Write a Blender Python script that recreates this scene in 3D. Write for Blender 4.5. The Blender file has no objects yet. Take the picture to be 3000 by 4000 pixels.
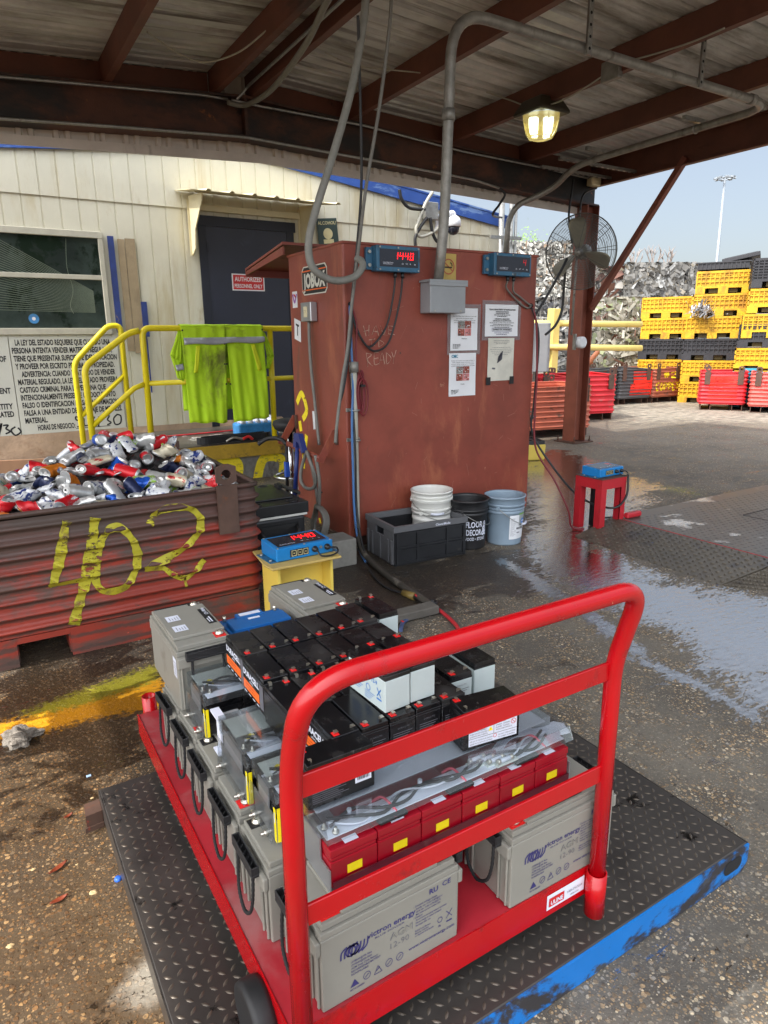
import bpy, bmesh, math, random
import numpy as np
from mathutils import Vector, Matrix, Quaternion
R = math.radians
rnd = random.Random(7)
nrg = np.random.default_rng(5)
scene = bpy.context.scene
COL = scene.collection

# ---------------------------------------------------------------- camera, world, sun, exposure
CAM_H = 1.5
FPX, PITCH, ROLL, YAW = 2620.0, R(14.35), R(0.6), R(31.35)
fw = Vector((math.sin(YAW)*math.cos(PITCH), math.cos(YAW)*math.cos(PITCH), -math.sin(PITCH)))
rt0 = Vector((math.cos(YAW), -math.sin(YAW), 0))
up0 = rt0.cross(fw)
rt = rt0*math.cos(ROLL) - up0*math.sin(ROLL)
up = rt0*math.sin(ROLL) + up0*math.cos(ROLL)
cam = bpy.data.objects.new('camera', bpy.data.cameras.new('camera'))
COL.objects.link(cam)
cam.matrix_world = Matrix(((rt.x, up.x, -fw.x, 0), (rt.y, up.y, -fw.y, 0), (rt.z, up.z, -fw.z, CAM_H), (0, 0, 0, 1)))
cam.data.sensor_fit = 'VERTICAL'; cam.data.sensor_height = 36.0
cam.data.lens = 36.0*FPX/4000.0
cam.data.clip_start = 0.05; cam.data.clip_end = 2000
scene.camera = cam

SUN_D = Vector((0.85, 0.03, -1.0)).normalized()
w = bpy.data.worlds.new("World"); scene.world = w; w.use_nodes = True
nt = w.node_tree; nt.nodes.clear()
sky = nt.nodes.new('ShaderNodeTexSky'); sky.sky_type = 'NISHITA'; sky.sun_disc = False
sky.sun_elevation = math.asin(-SUN_D.z); sky.sun_rotation = math.atan2(-SUN_D.x, -SUN_D.y)
sky.air_density = 1.0; sky.dust_density = 3.5; sky.ozone_density = 1.2; sky.altitude = 0
bg = nt.nodes.new('ShaderNodeBackground'); bg.inputs[1].default_value = 0.15
wo = nt.nodes.new('ShaderNodeOutputWorld')
# bright hazy sky: pale and dim low over the yard, brighter overhead and round the sun
gtc = nt.nodes.new('ShaderNodeTexCoord')
def wdot(v):
    n = nt.nodes.new('ShaderNodeVectorMath'); n.operation = 'DOT_PRODUCT'; nt.links.new(gtc.outputs['Generated'], n.inputs[0]); n.inputs[1].default_value = v
    return n.outputs['Value']
def wramp(a, lo, hi, o0, o1):
    n = nt.nodes.new('ShaderNodeMapRange'); n.interpolation_type = 'SMOOTHSTEP'; nt.links.new(a, n.inputs[0])
    for k, v in enumerate((lo, hi, o0, o1)): n.inputs[k+1].default_value = v
    return n.outputs[0]
def wadd(a, b):
    n = nt.nodes.new('ShaderNodeMath'); n.operation = 'ADD'; nt.links.new(a, n.inputs[0]); nt.links.new(b, n.inputs[1]); return n.outputs[0]
lum = wadd(wramp(wdot((0, 0, 1)), .25, .95, 1.0, 5.0), wramp(wdot((-.80, -.55, .25)), .1, 1.0, 0.0, 9.0))
hz = nt.nodes.new('ShaderNodeVectorMath'); hz.operation = 'SCALE'; hz.inputs[0].default_value = (1.47, 1.5, 1.53); nt.links.new(lum, hz.inputs['Scale'])
mx = nt.nodes.new('ShaderNodeMix'); mx.data_type = 'RGBA'; mx.inputs[0].default_value = 0.62
nt.links.new(hz.outputs[0], mx.inputs[7])
nt.links.new(sky.outputs[0], mx.inputs[6]); nt.links.new(mx.outputs[2], bg.inputs[0]); nt.links.new(bg.outputs[0], wo.inputs[0])
sun = bpy.data.objects.new('sun', bpy.data.lights.new('sun', 'SUN')); COL.objects.link(sun)
sun.data.energy = 2.2; sun.data.angle = R(0.6); sun.data.color = (1, 0.94, 0.86)
sun.rotation_euler = SUN_D.to_track_quat('-Z', 'Y').to_euler(); sun.location = (-6, 0, 9)
scene.view_settings.view_transform = 'Standard'; scene.view_settings.look = 'None'
scene.view_settings.exposure = 1.18; scene.view_settings.gamma = 1.0
scene.render.engine = 'CYCLES'
scene.cycles.max_bounces = 10; scene.cycles.diffuse_bounces = 6; scene.cycles.transparent_max_bounces = 16
scene.cycles.use_denoising = True
scene.cycles.caustics_reflective = False; scene.cycles.caustics_refractive = False

# ---------------------------------------------------------------- measuring: a sight line met with a plane of the yard
def at(px, py, X=None, Y=None, z=None, d=None):
    v = fw + rt*((px-1500)/FPX) - up*((py-2000)/FPX)
    if X is not None: k = X/v.x
    elif Y is not None: k = Y/v.y
    elif d is not None: k = d
    else: k = (z-CAM_H)/v.z
    return Vector((0, 0, CAM_H)) + v*k

def lin(c):
    return tuple((x/255/12.92 if x/255 <= .04045 else ((x/255+.055)/1.055)**2.4) for x in c)

# ---------------------------------------------------------------- materials
MATS = {}
def N(t, typ, **kw):
    n = t.nodes.new(typ)
    for k, v in kw.items(): setattr(n, k, v)
    return n
def L(t, a, b): t.links.new(a, b)
def mixc(t, fac, a, b, blend='MIX'):
    m = N(t, 'ShaderNodeMix', data_type='RGBA', blend_type=blend)
    for s, v in ((0, fac), (6, a), (7, b)):
        if hasattr(v, 'links'): L(t, v, m.inputs[s])
        else: m.inputs[s].default_value = v if s == 0 else (*v[:3], 1)
    return m.outputs[2]
def mth(t, op, a, b=0.0, c=0.0, clamp=False):
    m = N(t, 'ShaderNodeMath', operation=op, use_clamp=clamp)
    for i, v in enumerate((a, b, c)):
        if hasattr(v, 'links'): L(t, v, m.inputs[i])
        else: m.inputs[i].default_value = v
    return m.outputs[0]
def noise(t, vec, scale, detail=5, rough=.6, dist=0):
    n = N(t, 'ShaderNodeTexNoise'); n.inputs['Scale'].default_value = scale
    n.inputs['Detail'].default_value = detail; n.inputs['Roughness'].default_value = rough
    n.inputs['Distortion'].default_value = dist
    L(t, vec, n.inputs['Vector']); return n.outputs[0]
def sstep(t, v, lo, hi):
    m = N(t, 'ShaderNodeMapRange', interpolation_type='SMOOTHSTEP')
    L(t, v, m.inputs[0]); m.inputs[1].default_value = lo; m.inputs[2].default_value = hi
    return m.outputs[0]
def stretch(t, vec, s):
    m = N(t, 'ShaderNodeVectorMath', operation='MULTIPLY'); L(t, vec, m.inputs[0]); m.inputs[1].default_value = s
    return m.outputs[0]
def base_mat(name):
    m = bpy.data.materials.new(name); m.use_nodes = True
    t = m.node_tree; b = t.nodes['Principled BSDF']
    return m, t, b
def pm(name, c, rough=.5, metal=0, var=.12, vs=5, layers=(), bump=0, bs=60, bst=(1, 1, 1), coat=0, spec=.5, rvar=.1):
    """paint / plastic / metal: base colour with slow variation and worn layers (col, scale, threshold, softness, rough, stretch)"""
    if name in MATS: return MATS[name]
    m, t, b = base_mat(name); MATS[name] = m
    c = lin(c)
    tc = N(t, 'ShaderNodeTexCoord'); oi = N(t, 'ShaderNodeObjectInfo')
    off = N(t, 'ShaderNodeVectorMath', operation='ADD'); L(t, tc.outputs['Object'], off.inputs[0])
    sc = mth(t, 'MULTIPLY', oi.outputs['Random'], 37.0)
    L(t, sc, off.inputs[1]); P = off.outputs[0]
    n = noise(t, P, vs, 6, .65)
    lo = tuple(x*(1-var) for x in c); hi = tuple(min(1, x*(1+var)) for x in c)
    col = mixc(t, sstep(t, n, .3, .7), lo, hi)
    ro = mth(t, 'ADD', rough-rvar/2, mth(t, 'MULTIPLY', n, rvar))
    me = metal
    for i, ly in enumerate(layers):
        lc, s, th, so, lr, st = ly
        q = P if st == (1, 1, 1) else stretch(t, P, st)
        k = sstep(t, noise(t, q, s, 8, .68, .3), th, th+so)
        col = mixc(t, k, col, lin(lc))
        ro = mth(t, 'ADD', mth(t, 'MULTIPLY', ro, mth(t, 'SUBTRACT', 1, k)), mth(t, 'MULTIPLY', k, lr))
    L(t, col, b.inputs['Base Color']); L(t, ro, b.inputs['Roughness'])
    b.inputs['Metallic'].default_value = metal; b.inputs['Coat Weight'].default_value = coat
    b.inputs['Specular IOR Level'].default_value = spec
    if bump:
        bp = N(t, 'ShaderNodeBump'); bp.inputs['Strength'].default_value = bump; bp.inputs['Distance'].default_value = .01
        L(t, noise(t, stretch(t, P, bst), bs, 4, .6), bp.inputs['Height']); L(t, bp.outputs[0], b.inputs['Normal'])
    return m
def worn_paint(m, th=.5):
    """lets the surface below show where the paint has flaked off"""
    t = m.node_tree; b = t.nodes['Principled BSDF']; tc = N(t, 'ShaderNodeTexCoord')
    n_ = mth(t, 'ADD', mth(t, 'MULTIPLY', noise(t, stretch(t, tc.outputs['Object'], (1, 1, 2)), 24, 8, .75), .6), mth(t, 'MULTIPLY', noise(t, tc.outputs['Object'], 5, 4, .6), .4))
    L(t, sstep(t, n_, th-.06, th), b.inputs['Alpha']); return m
def glow(name, c, s):
    if name in MATS: return MATS[name]
    m, t, b = base_mat(name); MATS[name] = m
    b.inputs['Base Color'].default_value = (*lin(c), 1); b.inputs['Emission Color'].default_value = (*lin(c), 1)
    b.inputs['Emission Strength'].default_value = s
    return m
def clear(name, tint=(244, 248, 250), refl=.05, dust=.02):
    if name in MATS: return MATS[name]
    m = bpy.data.materials.new(name); m.use_nodes = True; MATS[name] = m
    t = m.node_tree; t.nodes.clear()
    tr = N(t, 'ShaderNodeBsdfTransparent'); tr.inputs[0].default_value = (*lin(tint), 1)
    gl = N(t, 'ShaderNodeBsdfGlossy'); gl.inputs['Roughness'].default_value = .06
    df = N(t, 'ShaderNodeBsdfDiffuse'); df.inputs[0].default_value = (.7, .72, .74, 1)
    lw = N(t, 'ShaderNodeLayerWeight'); lw.inputs[0].default_value = .35
    a = N(t, 'ShaderNodeMixShader'); b = N(t, 'ShaderNodeMixShader'); o = N(t, 'ShaderNodeOutputMaterial')
    L(t, mth(t, 'ADD', refl*.4, mth(t, 'MULTIPLY', lw.outputs['Fresnel'], .4)), a.inputs[0])
    L(t, tr.outputs[0], a.inputs[1]); L(t, gl.outputs[0], a.inputs[2])
    tc = N(t, 'ShaderNodeTexCoord')
    L(t, mth(t, 'MULTIPLY', noise(t, tc.outputs['Object'], 14), dust*2), b.inputs[0])
    L(t, a.outputs[0], b.inputs[1]); L(t, df.outputs[0], b.inputs[2]); L(t, b.outputs[0], o.inputs[0])
    return m

# ---------------------------------------------------------------- mesh building
FRAME = [1.0, 0.0]       # scale and drop of the drawing frame a section is measured in
class MB:
    def __init__(s): s.v = []; s.f = []; s.m = []; s.s = []
    def add(s, vs, fs, mi=0, smooth=False):
        n = len(s.v); s.v.extend([tuple(p) for p in vs])
        for f in fs: s.f.append(tuple(i+n for i in f)); s.m.append(mi); s.s.append(smooth)
    def box(s, a, b, mi=0):
        x0, x1 = sorted((a[0], b[0])); y0, y1 = sorted((a[1], b[1])); z0, z1 = sorted((a[2], b[2]))
        s.add([(x0,y0,z0),(x1,y0,z0),(x1,y1,z0),(x0,y1,z0),(x0,y0,z1),(x1,y0,z1),(x1,y1,z1),(x0,y1,z1)],
              [(0,3,2,1),(4,5,6,7),(0,1,5,4),(1,2,6,5),(2,3,7,6),(3,0,4,7)], mi)
    def obox(s, c, size, M=None, mi=0):
        hx, hy, hz = (q/2 for q in size); M = M or Matrix.Identity(3); c = Vector(c)
        ps = [c + M @ Vector(p) for p in ((-hx,-hy,-hz),(hx,-hy,-hz),(hx,hy,-hz),(-hx,hy,-hz),(-hx,-hy,hz),(hx,-hy,hz),(hx,hy,hz),(-hx,hy,hz))]
        s.add(ps, [(0,3,2,1),(4,5,6,7),(0,1,5,4),(1,2,6,5),(2,3,7,6),(3,0,4,7)], mi)
    def bar(s, a, b, wd, ht, mi=0, upv=(0,0,1)):
        a = Vector(a); b = Vector(b); x = (b-a).normalized(); u = Vector(upv)
        y = u.cross(x)
        if y.length < 1e-4: y = Vector((0,1,0)).cross(x)
        y.normalize(); z = x.cross(y)
        s.obox((a+b)/2, ((b-a).length, wd, ht), Matrix((x, y, z)).transposed(), mi)
    def prism(s, poly, d, f, mi=0, smooth=False):
        """poly: 2D points (ccw), d: depth pair, f(u,v,w)->3D"""
        n = len(poly)
        ps = [f(u, v, d[0]) for u, v in poly] + [f(u, v, d[1]) for u, v in poly]
        fs = [tuple(range(n-1, -1, -1)), tuple(range(n, 2*n))]
        s.add(ps, fs, mi)
        k = len(s.v)-2*n
        for i in range(n):
            j = (i+1) % n; s.f.append((k+i, k+j, k+n+j, k+n+i)); s.m.append(mi); s.s.append(smooth)
    def tube(s, pts, r, n=8, mi=0, closed=False, caps=True, sm=True):
        pts = [Vector(p) for p in pts]; m = len(pts)
        rr = r if isinstance(r, (list, tuple)) else [r]*m
        T = []
        for i in range(m):
            a = pts[(i-1) % m] if (closed or i) else pts[i]; b = pts[(i+1) % m] if (closed or i < m-1) else pts[i]
            t = b-a
            T.append(t.normalized() if t.length > 1e-9 else Vector((0,0,1)))
        u = T[0].orthogonal().normalized(); vs = []
        for i in range(m):
            if i:
                q = T[i-1].rotation_difference(T[i]); u = q @ u
                u = (u - T[i]*u.dot(T[i])).normalized()
            w_ = T[i].cross(u)
            for k in range(n):
                a = 2*math.pi*k/n; vs.append(pts[i] + (u*math.cos(a) + w_*math.sin(a))*rr[i])
        fs = []
        for i in range(m if closed else m-1):
            j = (i+1) % m
            for k in range(n):
                l = (k+1) % n; fs.append((i*n+k, i*n+l, j*n+l, j*n+k))
        s.add(vs, fs, mi, sm)
        if caps and not closed:
            b = len(s.v)-len(vs)
            s.f.append(tuple(b+k for k in range(n-1, -1, -1))); s.m.append(mi); s.s.append(False)
            s.f.append(tuple(b+(m-1)*n+k for k in range(n))); s.m.append(mi); s.s.append(False)
    def lathe(s, prof, c=(0,0,0), n=24, M=None, mi=0, sm=True, cap=(True, True)):
        c = Vector(c); M = M or Matrix.Identity(3); vs = []; m = len(prof)
        for r, z in prof:
            for k in range(n):
                a = 2*math.pi*k/n; vs.append(c + M @ Vector((r*math.cos(a), r*math.sin(a), z)))
        fs = [(i*n+k, i*n+(k+1) % n, (i+1)*n+(k+1) % n, (i+1)*n+k) for i in range(m-1) for k in range(n)]
        mis = mi if isinstance(mi, (list, tuple)) else [mi]*(m-1)
        b = len(s.v); s.v.extend([tuple(p) for p in vs])
        for i in range(m-1):
            for f in fs[i*n:(i+1)*n]: s.f.append(tuple(q+b for q in f)); s.m.append(mis[i]); s.s.append(sm)
        if cap[0] and prof[0][0] > 1e-6: s.f.append(tuple(b+k for k in range(n-1, -1, -1))); s.m.append(mis[0]); s.s.append(False)
        if cap[1] and prof[-1][0] > 1e-6: s.f.append(tuple(b+(m-1)*n+k for k in range(n))); s.m.append(mis[-1]); s.s.append(False)
    def quad(s, a, b, c, d, mi=0): s.add([a, b, c, d], [(0,1,2,3)], mi)
    def sheet(s, grid, mi=0, sm=True):
        h = len(grid); w_ = len(grid[0])
        s.add([p for r_ in grid for p in r_], [(i*w_+j, i*w_+j+1, (i+1)*w_+j+1, (i+1)*w_+j) for i in range(h-1) for j in range(w_-1)], mi, sm)
    def sphere(s, c, r, n=10, mi=0):
        s.lathe([(r[0]*math.sin(math.pi*i/n) if not isinstance(r, float) else r*math.sin(math.pi*i/n), -(r if isinstance(r, float) else r[1])*math.cos(math.pi*i/n)) for i in range(n+1)], c, n*2, None, mi)
    def build(s, name, mats, parent=None, local=False, bevel=0, origin=None, segs=1, solid=0):
        me = bpy.data.meshes.new(name)
        V = np.array(s.v, float).reshape(-1, 3)
        if not local: V = V*FRAME[0] + np.array([0, 0, FRAME[1]])
        L0 = np.zeros(3)
        if parent is not None and not local:
            p = parent
            while p is not None: L0 = L0 + np.array(p.location); p = p.parent
        elif parent is None and not local:
            L0 = np.array(origin) if origin is not None else np.array([(V[:,0].min()+V[:,0].max())/2, (V[:,1].min()+V[:,1].max())/2, V[:,2].min()])
        me.from_pydata((V-L0).tolist(), [], s.f)
        mats = mats if isinstance(mats, (list, tuple)) else [mats]
        for m in mats: me.materials.append(m)
        me.polygons.foreach_set('material_index', s.m); me.polygons.foreach_set('use_smooth', s.s)
        me.update()
        bm = bmesh.new(); bm.from_mesh(me); bmesh.ops.recalc_face_normals(bm, faces=bm.faces); bm.to_mesh(me); bm.free()
        o = bpy.data.objects.new(name, me); COL.objects.link(o)
        if parent is not None: o.parent = parent
        elif not local: o.location = L0
        if solid:
            md = o.modifiers.new('Solid', 'SOLIDIFY'); md.thickness = solid; md.offset = 0
        if bevel:
            md = o.modifiers.new('Bevel', 'BEVEL'); md.width = bevel; md.segments = segs; md.limit_method = 'ANGLE'; md.angle_limit = R(40)
        return o
def tag(o, label=None, cat=None, group=None, kind=None):
    if label: o['label'] = label
    if cat: o['category'] = cat
    if group: o['group'] = group
    if kind: o['kind'] = kind
    return o
def struct(o): o['kind'] = 'structure'; return o
def thing(name, label, cat, loc=(0,0,0), rz=0, group=None):
    o = bpy.data.objects.new(name, None); COL.objects.link(o); o.empty_display_size = .1
    loc = Vector(loc)*FRAME[0] + Vector((0, 0, FRAME[1]))
    o.location = loc; o.rotation_euler = (0, 0, rz)
    return tag(o, label, cat, group)
def dup(root, loc=None, rz=None, label=None, group=None, rot=None):
    r = root.copy(); COL.objects.link(r)
    if loc is not None: r.location = loc
    if rz is not None: r.rotation_euler = (0, 0, rz)
    if rot is not None: r.rotation_euler = rot
    if label: r['label'] = label
    if group: r['group'] = group
    for ch in list(root.children):
        c = ch.copy(); COL.objects.link(c); c.parent = r
        for g in list(ch.children):
            d = g.copy(); COL.objects.link(d); d.parent = c
    return r
def catmull(P, n=8, closed=False):
    P = [Vector(p) for p in P]; m = len(P); out = []
    for i in range(m if closed else m-1):
        g = lambda k: P[k % m] if closed else P[max(0, min(m-1, k))]
        p0, p1, p2, p3 = g(i-1), g(i), g(i+1), g(i+2)
        for k in range(n):
            t = k/n; out.append(.5*((2*p1)+(p2-p0)*t+(2*p0-5*p1+4*p2-p3)*t*t+(3*p1-p0-3*p2+p3)*t**3))
    if not closed: out.append(P[-1])
    return out
def fillet(P, r, n=6):
    P = [Vector(p) for p in P]; out = [P[0]]
    for i in range(1, len(P)-1):
        a, b, c = P[i-1], P[i], P[i+1]; d1 = (a-b); d2 = (c-b); rr = min(r, d1.length*.48, d2.length*.48)
        s0 = b + d1.normalized()*rr; s1 = b + d2.normalized()*rr
        for k in range(n+1):
            t = k/n; out.append((1-t)**2*s0 + 2*t*(1-t)*b + t*t*s1)
    out.append(P[-1]); return out
_TX = {}
def glyphs(txt, bold=0.0, res=2):
    k = (txt, bold)
    if k not in _TX:
        cu = bpy.data.curves.new('lettering', 'FONT'); cu.body = txt; cu.size = 1; cu.resolution_u = res; cu.offset = bold
        o = bpy.data.objects.new('lettering', cu); COL.objects.link(o)
        me = bpy.data.meshes.new_from_object(o)
        V = [tuple(v.co) for v in me.vertices]; Fs = [tuple(p.vertices) for p in me.polygons]
        bpy.data.objects.remove(o); bpy.data.curves.remove(cu); bpy.data.meshes.remove(me)
        _TX[k] = (V, Fs)
    return _TX[k]
def text(mb, txt, f, u, v, h, wd=None, mi=0, bold=0.0, align='L', shear=0):
    """letters of cap height h with lower left at (u,v); f(u,v)->3D point on the carrying surface"""
    V, Fs = glyphs(txt, bold)
    if not V: return 0
    x0 = min(p[0] for p in V); x1 = max(p[0] for p in V)
    k = h/.729; sx = k if wd is None else wd/max(1e-6, x1-x0)
    W = (x1-x0)*sx; o = {'L': 0, 'C': -W/2, 'R': -W}[align]
    mb.add([f(u+o+(p[0]-x0)*sx+shear*p[1]*k, v+p[1]*k) for p in V], Fs, mi)
    return W
def plane(o, ux, vx):
    o = Vector(o); ux = Vector(ux); vx = Vector(vx)
    return lambda u, v: o + ux*u + vx*v
def rect(mb, f, u0, v0, u1, v1, mi=0): mb.quad(f(u0, v0), f(u1, v0), f(u1, v1), f(u0, v1), mi)
def ring(mb, f, u, v, r, wd, mi=0, n=20):
    for k in range(n):
        a, b = 2*math.pi*k/n, 2*math.pi*(k+1)/n
        mb.quad(f(u+r*math.cos(a), v+r*math.sin(a)), f(u+r*math.cos(b), v+r*math.sin(b)), f(u+(r-wd)*math.cos(b), v+(r-wd)*math.sin(b)), f(u+(r-wd)*math.cos(a), v+(r-wd)*math.sin(a)), mi)
def stroke(mb, f, pts, wd, mi=0, n=6, taper=False):
    P = catmull([(p[0], p[1], 0) for p in pts], n) if len(pts) > 2 else [Vector((p[0], p[1], 0)) for p in pts]
    if len(pts) == 2: P = [P[0].lerp(P[1], k/n) for k in range(n+1)]
    for i in range(len(P)-1):
        a, b = P[i], P[i+1]; d = (b-a)
        if d.length < 1e-9: continue
        def nn(i):
            t = (P[min(i+1, len(P)-1)]-P[max(i-1, 0)]).normalized(); return Vector((-t.y, t.x, 0))
        k0, k1 = ((1+.16*math.sin(q*.11+pts[0][0]*50)+.06*math.sin(q*.37)) if taper else 1 for q in (i, i+1))
        n0 = nn(i)*wd/2*k0; n1 = nn(i+1)*wd/2*k1
        mb.quad(f(a.x-n0.x, a.y-n0.y), f(b.x-n1.x, b.y-n1.y), f(b.x+n1.x, b.y+n1.y), f(a.x+n0.x, a.y+n0.y), mi)
# ---------------------------------------------------------------- material library
def rust(c=(112, 62, 40), s=7, th=.6, so=.12, r=.85, st=(1, 1, 1)): return (c, s, th, so, r, st)
M_beam = pm('primer_beam', (94, 52, 40), .62, 0, .22, 3, [((44, 34, 30), 2.2, .56, .16, .7, (1, 1, 1)), ((140, 84, 52), 9, .68, .1, .85, (1, 1, 1))], bump=.12)
M_header = pm('blackened_primer_header', (92, 56, 42), .62, 0, .25, 3, [((30, 27, 26), 1.1, .36, .24, .55, (1, 1, 2.2)), ((148, 92, 58), 3.5, .64, .06, .9, (1, 1, 1)), ((20, 19, 19), 6, .62, .1, .55, (.5, 1, 1))], bump=.2)
M_purlin = pm('primer_purlin', (100, 58, 44), .6, 0, .2, 3, [((52, 38, 34), 3, .6, .15, .7, (1, .3, 1))], bump=.08)
M_column = pm('primer_column', (126, 70, 54), .55, 0, .15, 3, [((88, 52, 42), 5, .62, .1, .75, (1, 1, .3))], bump=.08)
M_deck = pm('dusty_galvanised_deck', (212, 213, 212), .5, .1, .2, 1.6, [((116, 112, 106), 1.6, .52, .16, .75, (.15, 5, 1)), ((130, 124, 114), 1.3, .5, .2, .75, (.35, 1.6, 1)), ((84, 78, 70), 5, .62, .16, .8, (.2, 2, 1))])
M_galv = pm('galvanised_steel', (158, 158, 154), .42, .7, .18, 18, [((112, 108, 100), 9, .58, .14, .7, (1, 1, 1))])
M_galvd = pm('dull_conduit', (140, 138, 132), .5, .45, .2, 12, [((104, 98, 90), 6, .56, .14, .75, (1, 1, .4))])
M_fascia = pm('dull_white_ribbed_cladding', (214, 208, 202), .6, 0, .12, 2, [((112, 104, 98), 4, .6, .2, .8, (1, 1, .2))])
M_siding = pm('cream_painted_siding', (217, 213, 193), .6, 0, .05, 1.5, [((196, 184, 150), 1.4, .5, .2, .7, (1.5, 1, .2)), ((186, 170, 134), 2.5, .62, .15, .75, (1, 1, .35)), ((150, 128, 92), 14, .74, .06, .85, (1, 1, .4))], bump=.35, bs=26, bst=(5, 1, .35))
M_cream = pm('cream_trim', (216, 206, 172), .55, 0, .06, 3, [((160, 138, 100), 7, .66, .1, .8, (1, 1, .5))])
M_blue = pm('blue_roof_trim', (46, 82, 156), .45, 0, .1, 3, [((110, 140, 190), 5, .55, .1, .6, (.4, 1, 1)), ((226, 226, 220), 12, .72, .03, .8, (.4, 1, 2))])
M_bluew = pm('blue_flaking_wood', (44, 62, 124), .7, 0, .2, 8, [((150, 128, 98), 11, .64, .06, .85, (1, 1, .4))])
M_wood = pm('weathered_wood', (160, 142, 114), .8, 0, .18, 4, [((110, 90, 66), 5, .56, .2, .85, (3, 1, .2))], bump=.3, bs=30, bst=(6, 1, .3))
M_door = pm('navy_door_paint', (38, 42, 58), .42, 0, .12, 2, [((62, 66, 82), 3, .62, .18, .6, (1, 1, .6)), ((110, 110, 116), 22, .75, .03, .8, (1, 1, .5))], bump=.04)
M_navy = pm('navy_frame', (28, 32, 46), .5, 0, .15, 4)
M_stone = pm('tan_stone_panel', (178, 152, 128), .8, 0, .12, 5, [((140, 104, 78), 3, .58, .15, .85, (1, 1, 1))], bump=.6, bs=18)
M_glass = clear('window_glass', (232, 238, 236), -.1, .0)
M_winback = pm('painted_dim_window', (96, 100, 98), .8, 0, .5, 1.2, [((44, 56, 42), 3, .5, .1, .8, (1, 1, 1))])  # flat backing painted dim, green blotches standing for trees reflected in the panes
M_dark = pm('dark_interior', (24, 25, 27), .85, 0, .2, 3)
M_alu = pm('white_aluminium_frame', (188, 184, 168), .45, .1, .1, 6)
M_yel = pm('yellow_rail_paint', (226, 206, 24), .42, 0, .07, 4, [((190, 160, 40), 6, .62, .1, .6, (1, 1, .5)), ((60, 48, 30), 15, .71, .03, .8, (1, 1, .6))])
M_dockyel = pm('worn_yellow_edge', (176, 142, 40), .65, 0, .2, 5, [((84, 66, 44), 5, .5, .15, .8, (1, 1, 1)), ((216, 204, 50), 6, .66, .05, .6, (1, 1, 1))])
M_hiviz = pm('hi_vis_fabric', (186, 226, 30), .75, 0, .06, 3, [((104, 112, 44), 2.4, .52, .2, .85, (1, 1, .6)), ((50, 52, 36), 26, .68, .04, .9, (1, 1, 1))], bump=.25, bs=16)
M_hiviz2 = pm('hi_vis_trim', (216, 228, 30), .6, 0, .06, 5)
M_silver = pm('reflective_tape', (176, 178, 184), .35, .2, .08, 9)
M_white = pm('white_paper', (226, 228, 232), .5, 0, .03, 6)
M_signw = pm('white_sign_board', (206, 206, 196), .45, 0, .05, 2, [((150, 146, 136), 4, .66, .12, .7, (1, 1, 1))])
M_ink = pm('black_lettering', (22, 22, 26), .5, 0, .1, 5)
M_blk = pm('black_rubber', (26, 26, 28), .6, 0, .2, 8)
M_blkp = pm('black_plastic', (30, 31, 34), .38, 0, .2, 9, [((66, 64, 62), 12, .64, .12, .7, (1, 1, 1))])
M_grayc = pm('grey_cable', (112, 110, 104), .55, 0, .12, 14)
M_ltgray = pm('pale_grey_conduit', (170, 168, 156), .5, 0, .1, 10, [((120, 114, 100), 9, .62, .1, .7, (1, 1, .3))])
M_muddy = pm('muddy_conduit', (66, 62, 56), .6, 0, .2, 8, [((120, 114, 104), 6, .55, .12, .6, (1, 1, 1))])
M_blackc = pm('black_cable', (34, 34, 36), .5, 0, .1, 14)
M_redc = pm('dark_red_cable', (112, 28, 36), .5, 0, .12, 14)
M_bluec = pm('blue_cable', (66, 108, 160), .5, 0, .12, 14)
M_cab = pm('rust_red_cabinet_paint', (134, 64, 50), .48, 0, .2, 1.7, [((160, 92, 66), 2.6, .52, .16, .5, (1, 1, .28)), ((108, 72, 58), 5, .6, .08, .65, (1, 1, .16)), ((92, 70, 62), 7, .67, .03, .7, (1, 1, .6)), ((70, 56, 50), 9, .69, .03, .75, (2, 2, 1)), ((168, 116, 94), 11, .68, .05, .6, (1, 1, .5)), ((206, 180, 166), 20, .8, .012, .7, (1, 1, 2.2))], bump=.06, bs=9)
M_scratch = pm('pale_scratch', (206, 178, 160), .8)
M_indblue = pm('indicator_blue', (22, 122, 190), .4, 0, .08, 6, [((70, 92, 110), 9, .66, .06, .7, (1, 1, 1))])
M_indworn = pm('indicator_blue_worn', (52, 100, 130), .5, 0, .12, 6, [((66, 72, 76), 6, .56, .12, .75, (1, 1, 1))])
M_panel = pm('dark_display_panel', (38, 40, 52), .18, 0, .15, 8, [((70, 66, 66), 14, .64, .1, .6, (1, 1, 1))])
M_led = glow('red_led', (255, 22, 30), 1.6)
M_leddim = glow('dim_red_led', (190, 30, 36), .6)
M_eboxg = pm('grey_box_paint', (146, 150, 154), .42, 0, .06, 5, [((112, 112, 112), 10, .68, .06, .7, (1, 1, 1))])
M_orange = pm('orange_label', (240, 106, 32), .42, 0, .05, 6)
M_red = pm('red_print', (196, 40, 40), .45, 0, .06, 6)
M_purple = pm('purple_print', (150, 96, 170), .5)
M_greenp = pm('dark_green_poster', (48, 66, 62), .5, 0, .1, 4)
M_creamp = pm('cream_print', (206, 196, 150), .6)
M_cart = pm('red_cart_enamel', (176, 4, 16), .24, 0, .05, 6, [((120, 20, 24), 7, .58, .12, .45, (1, 1, 1)), ((222, 180, 140), 16, .70, .012, .6, (1, 1, .6)), ((84, 30, 28), 7, .68, .03, .6, (1, 1, 1))], coat=.15)
M_deckred = pm('scuffed_red_deck', (158, 30, 42), .5, 0, .16, 5, [((150, 92, 92), 3, .5, .25, .7, (1, 1, 1)), ((84, 40, 42), 14, .62, .06, .7, (1, 1, 1)), ((110, 26, 34), 9, .6, .12, .6, (1, 1, 1))])
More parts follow.
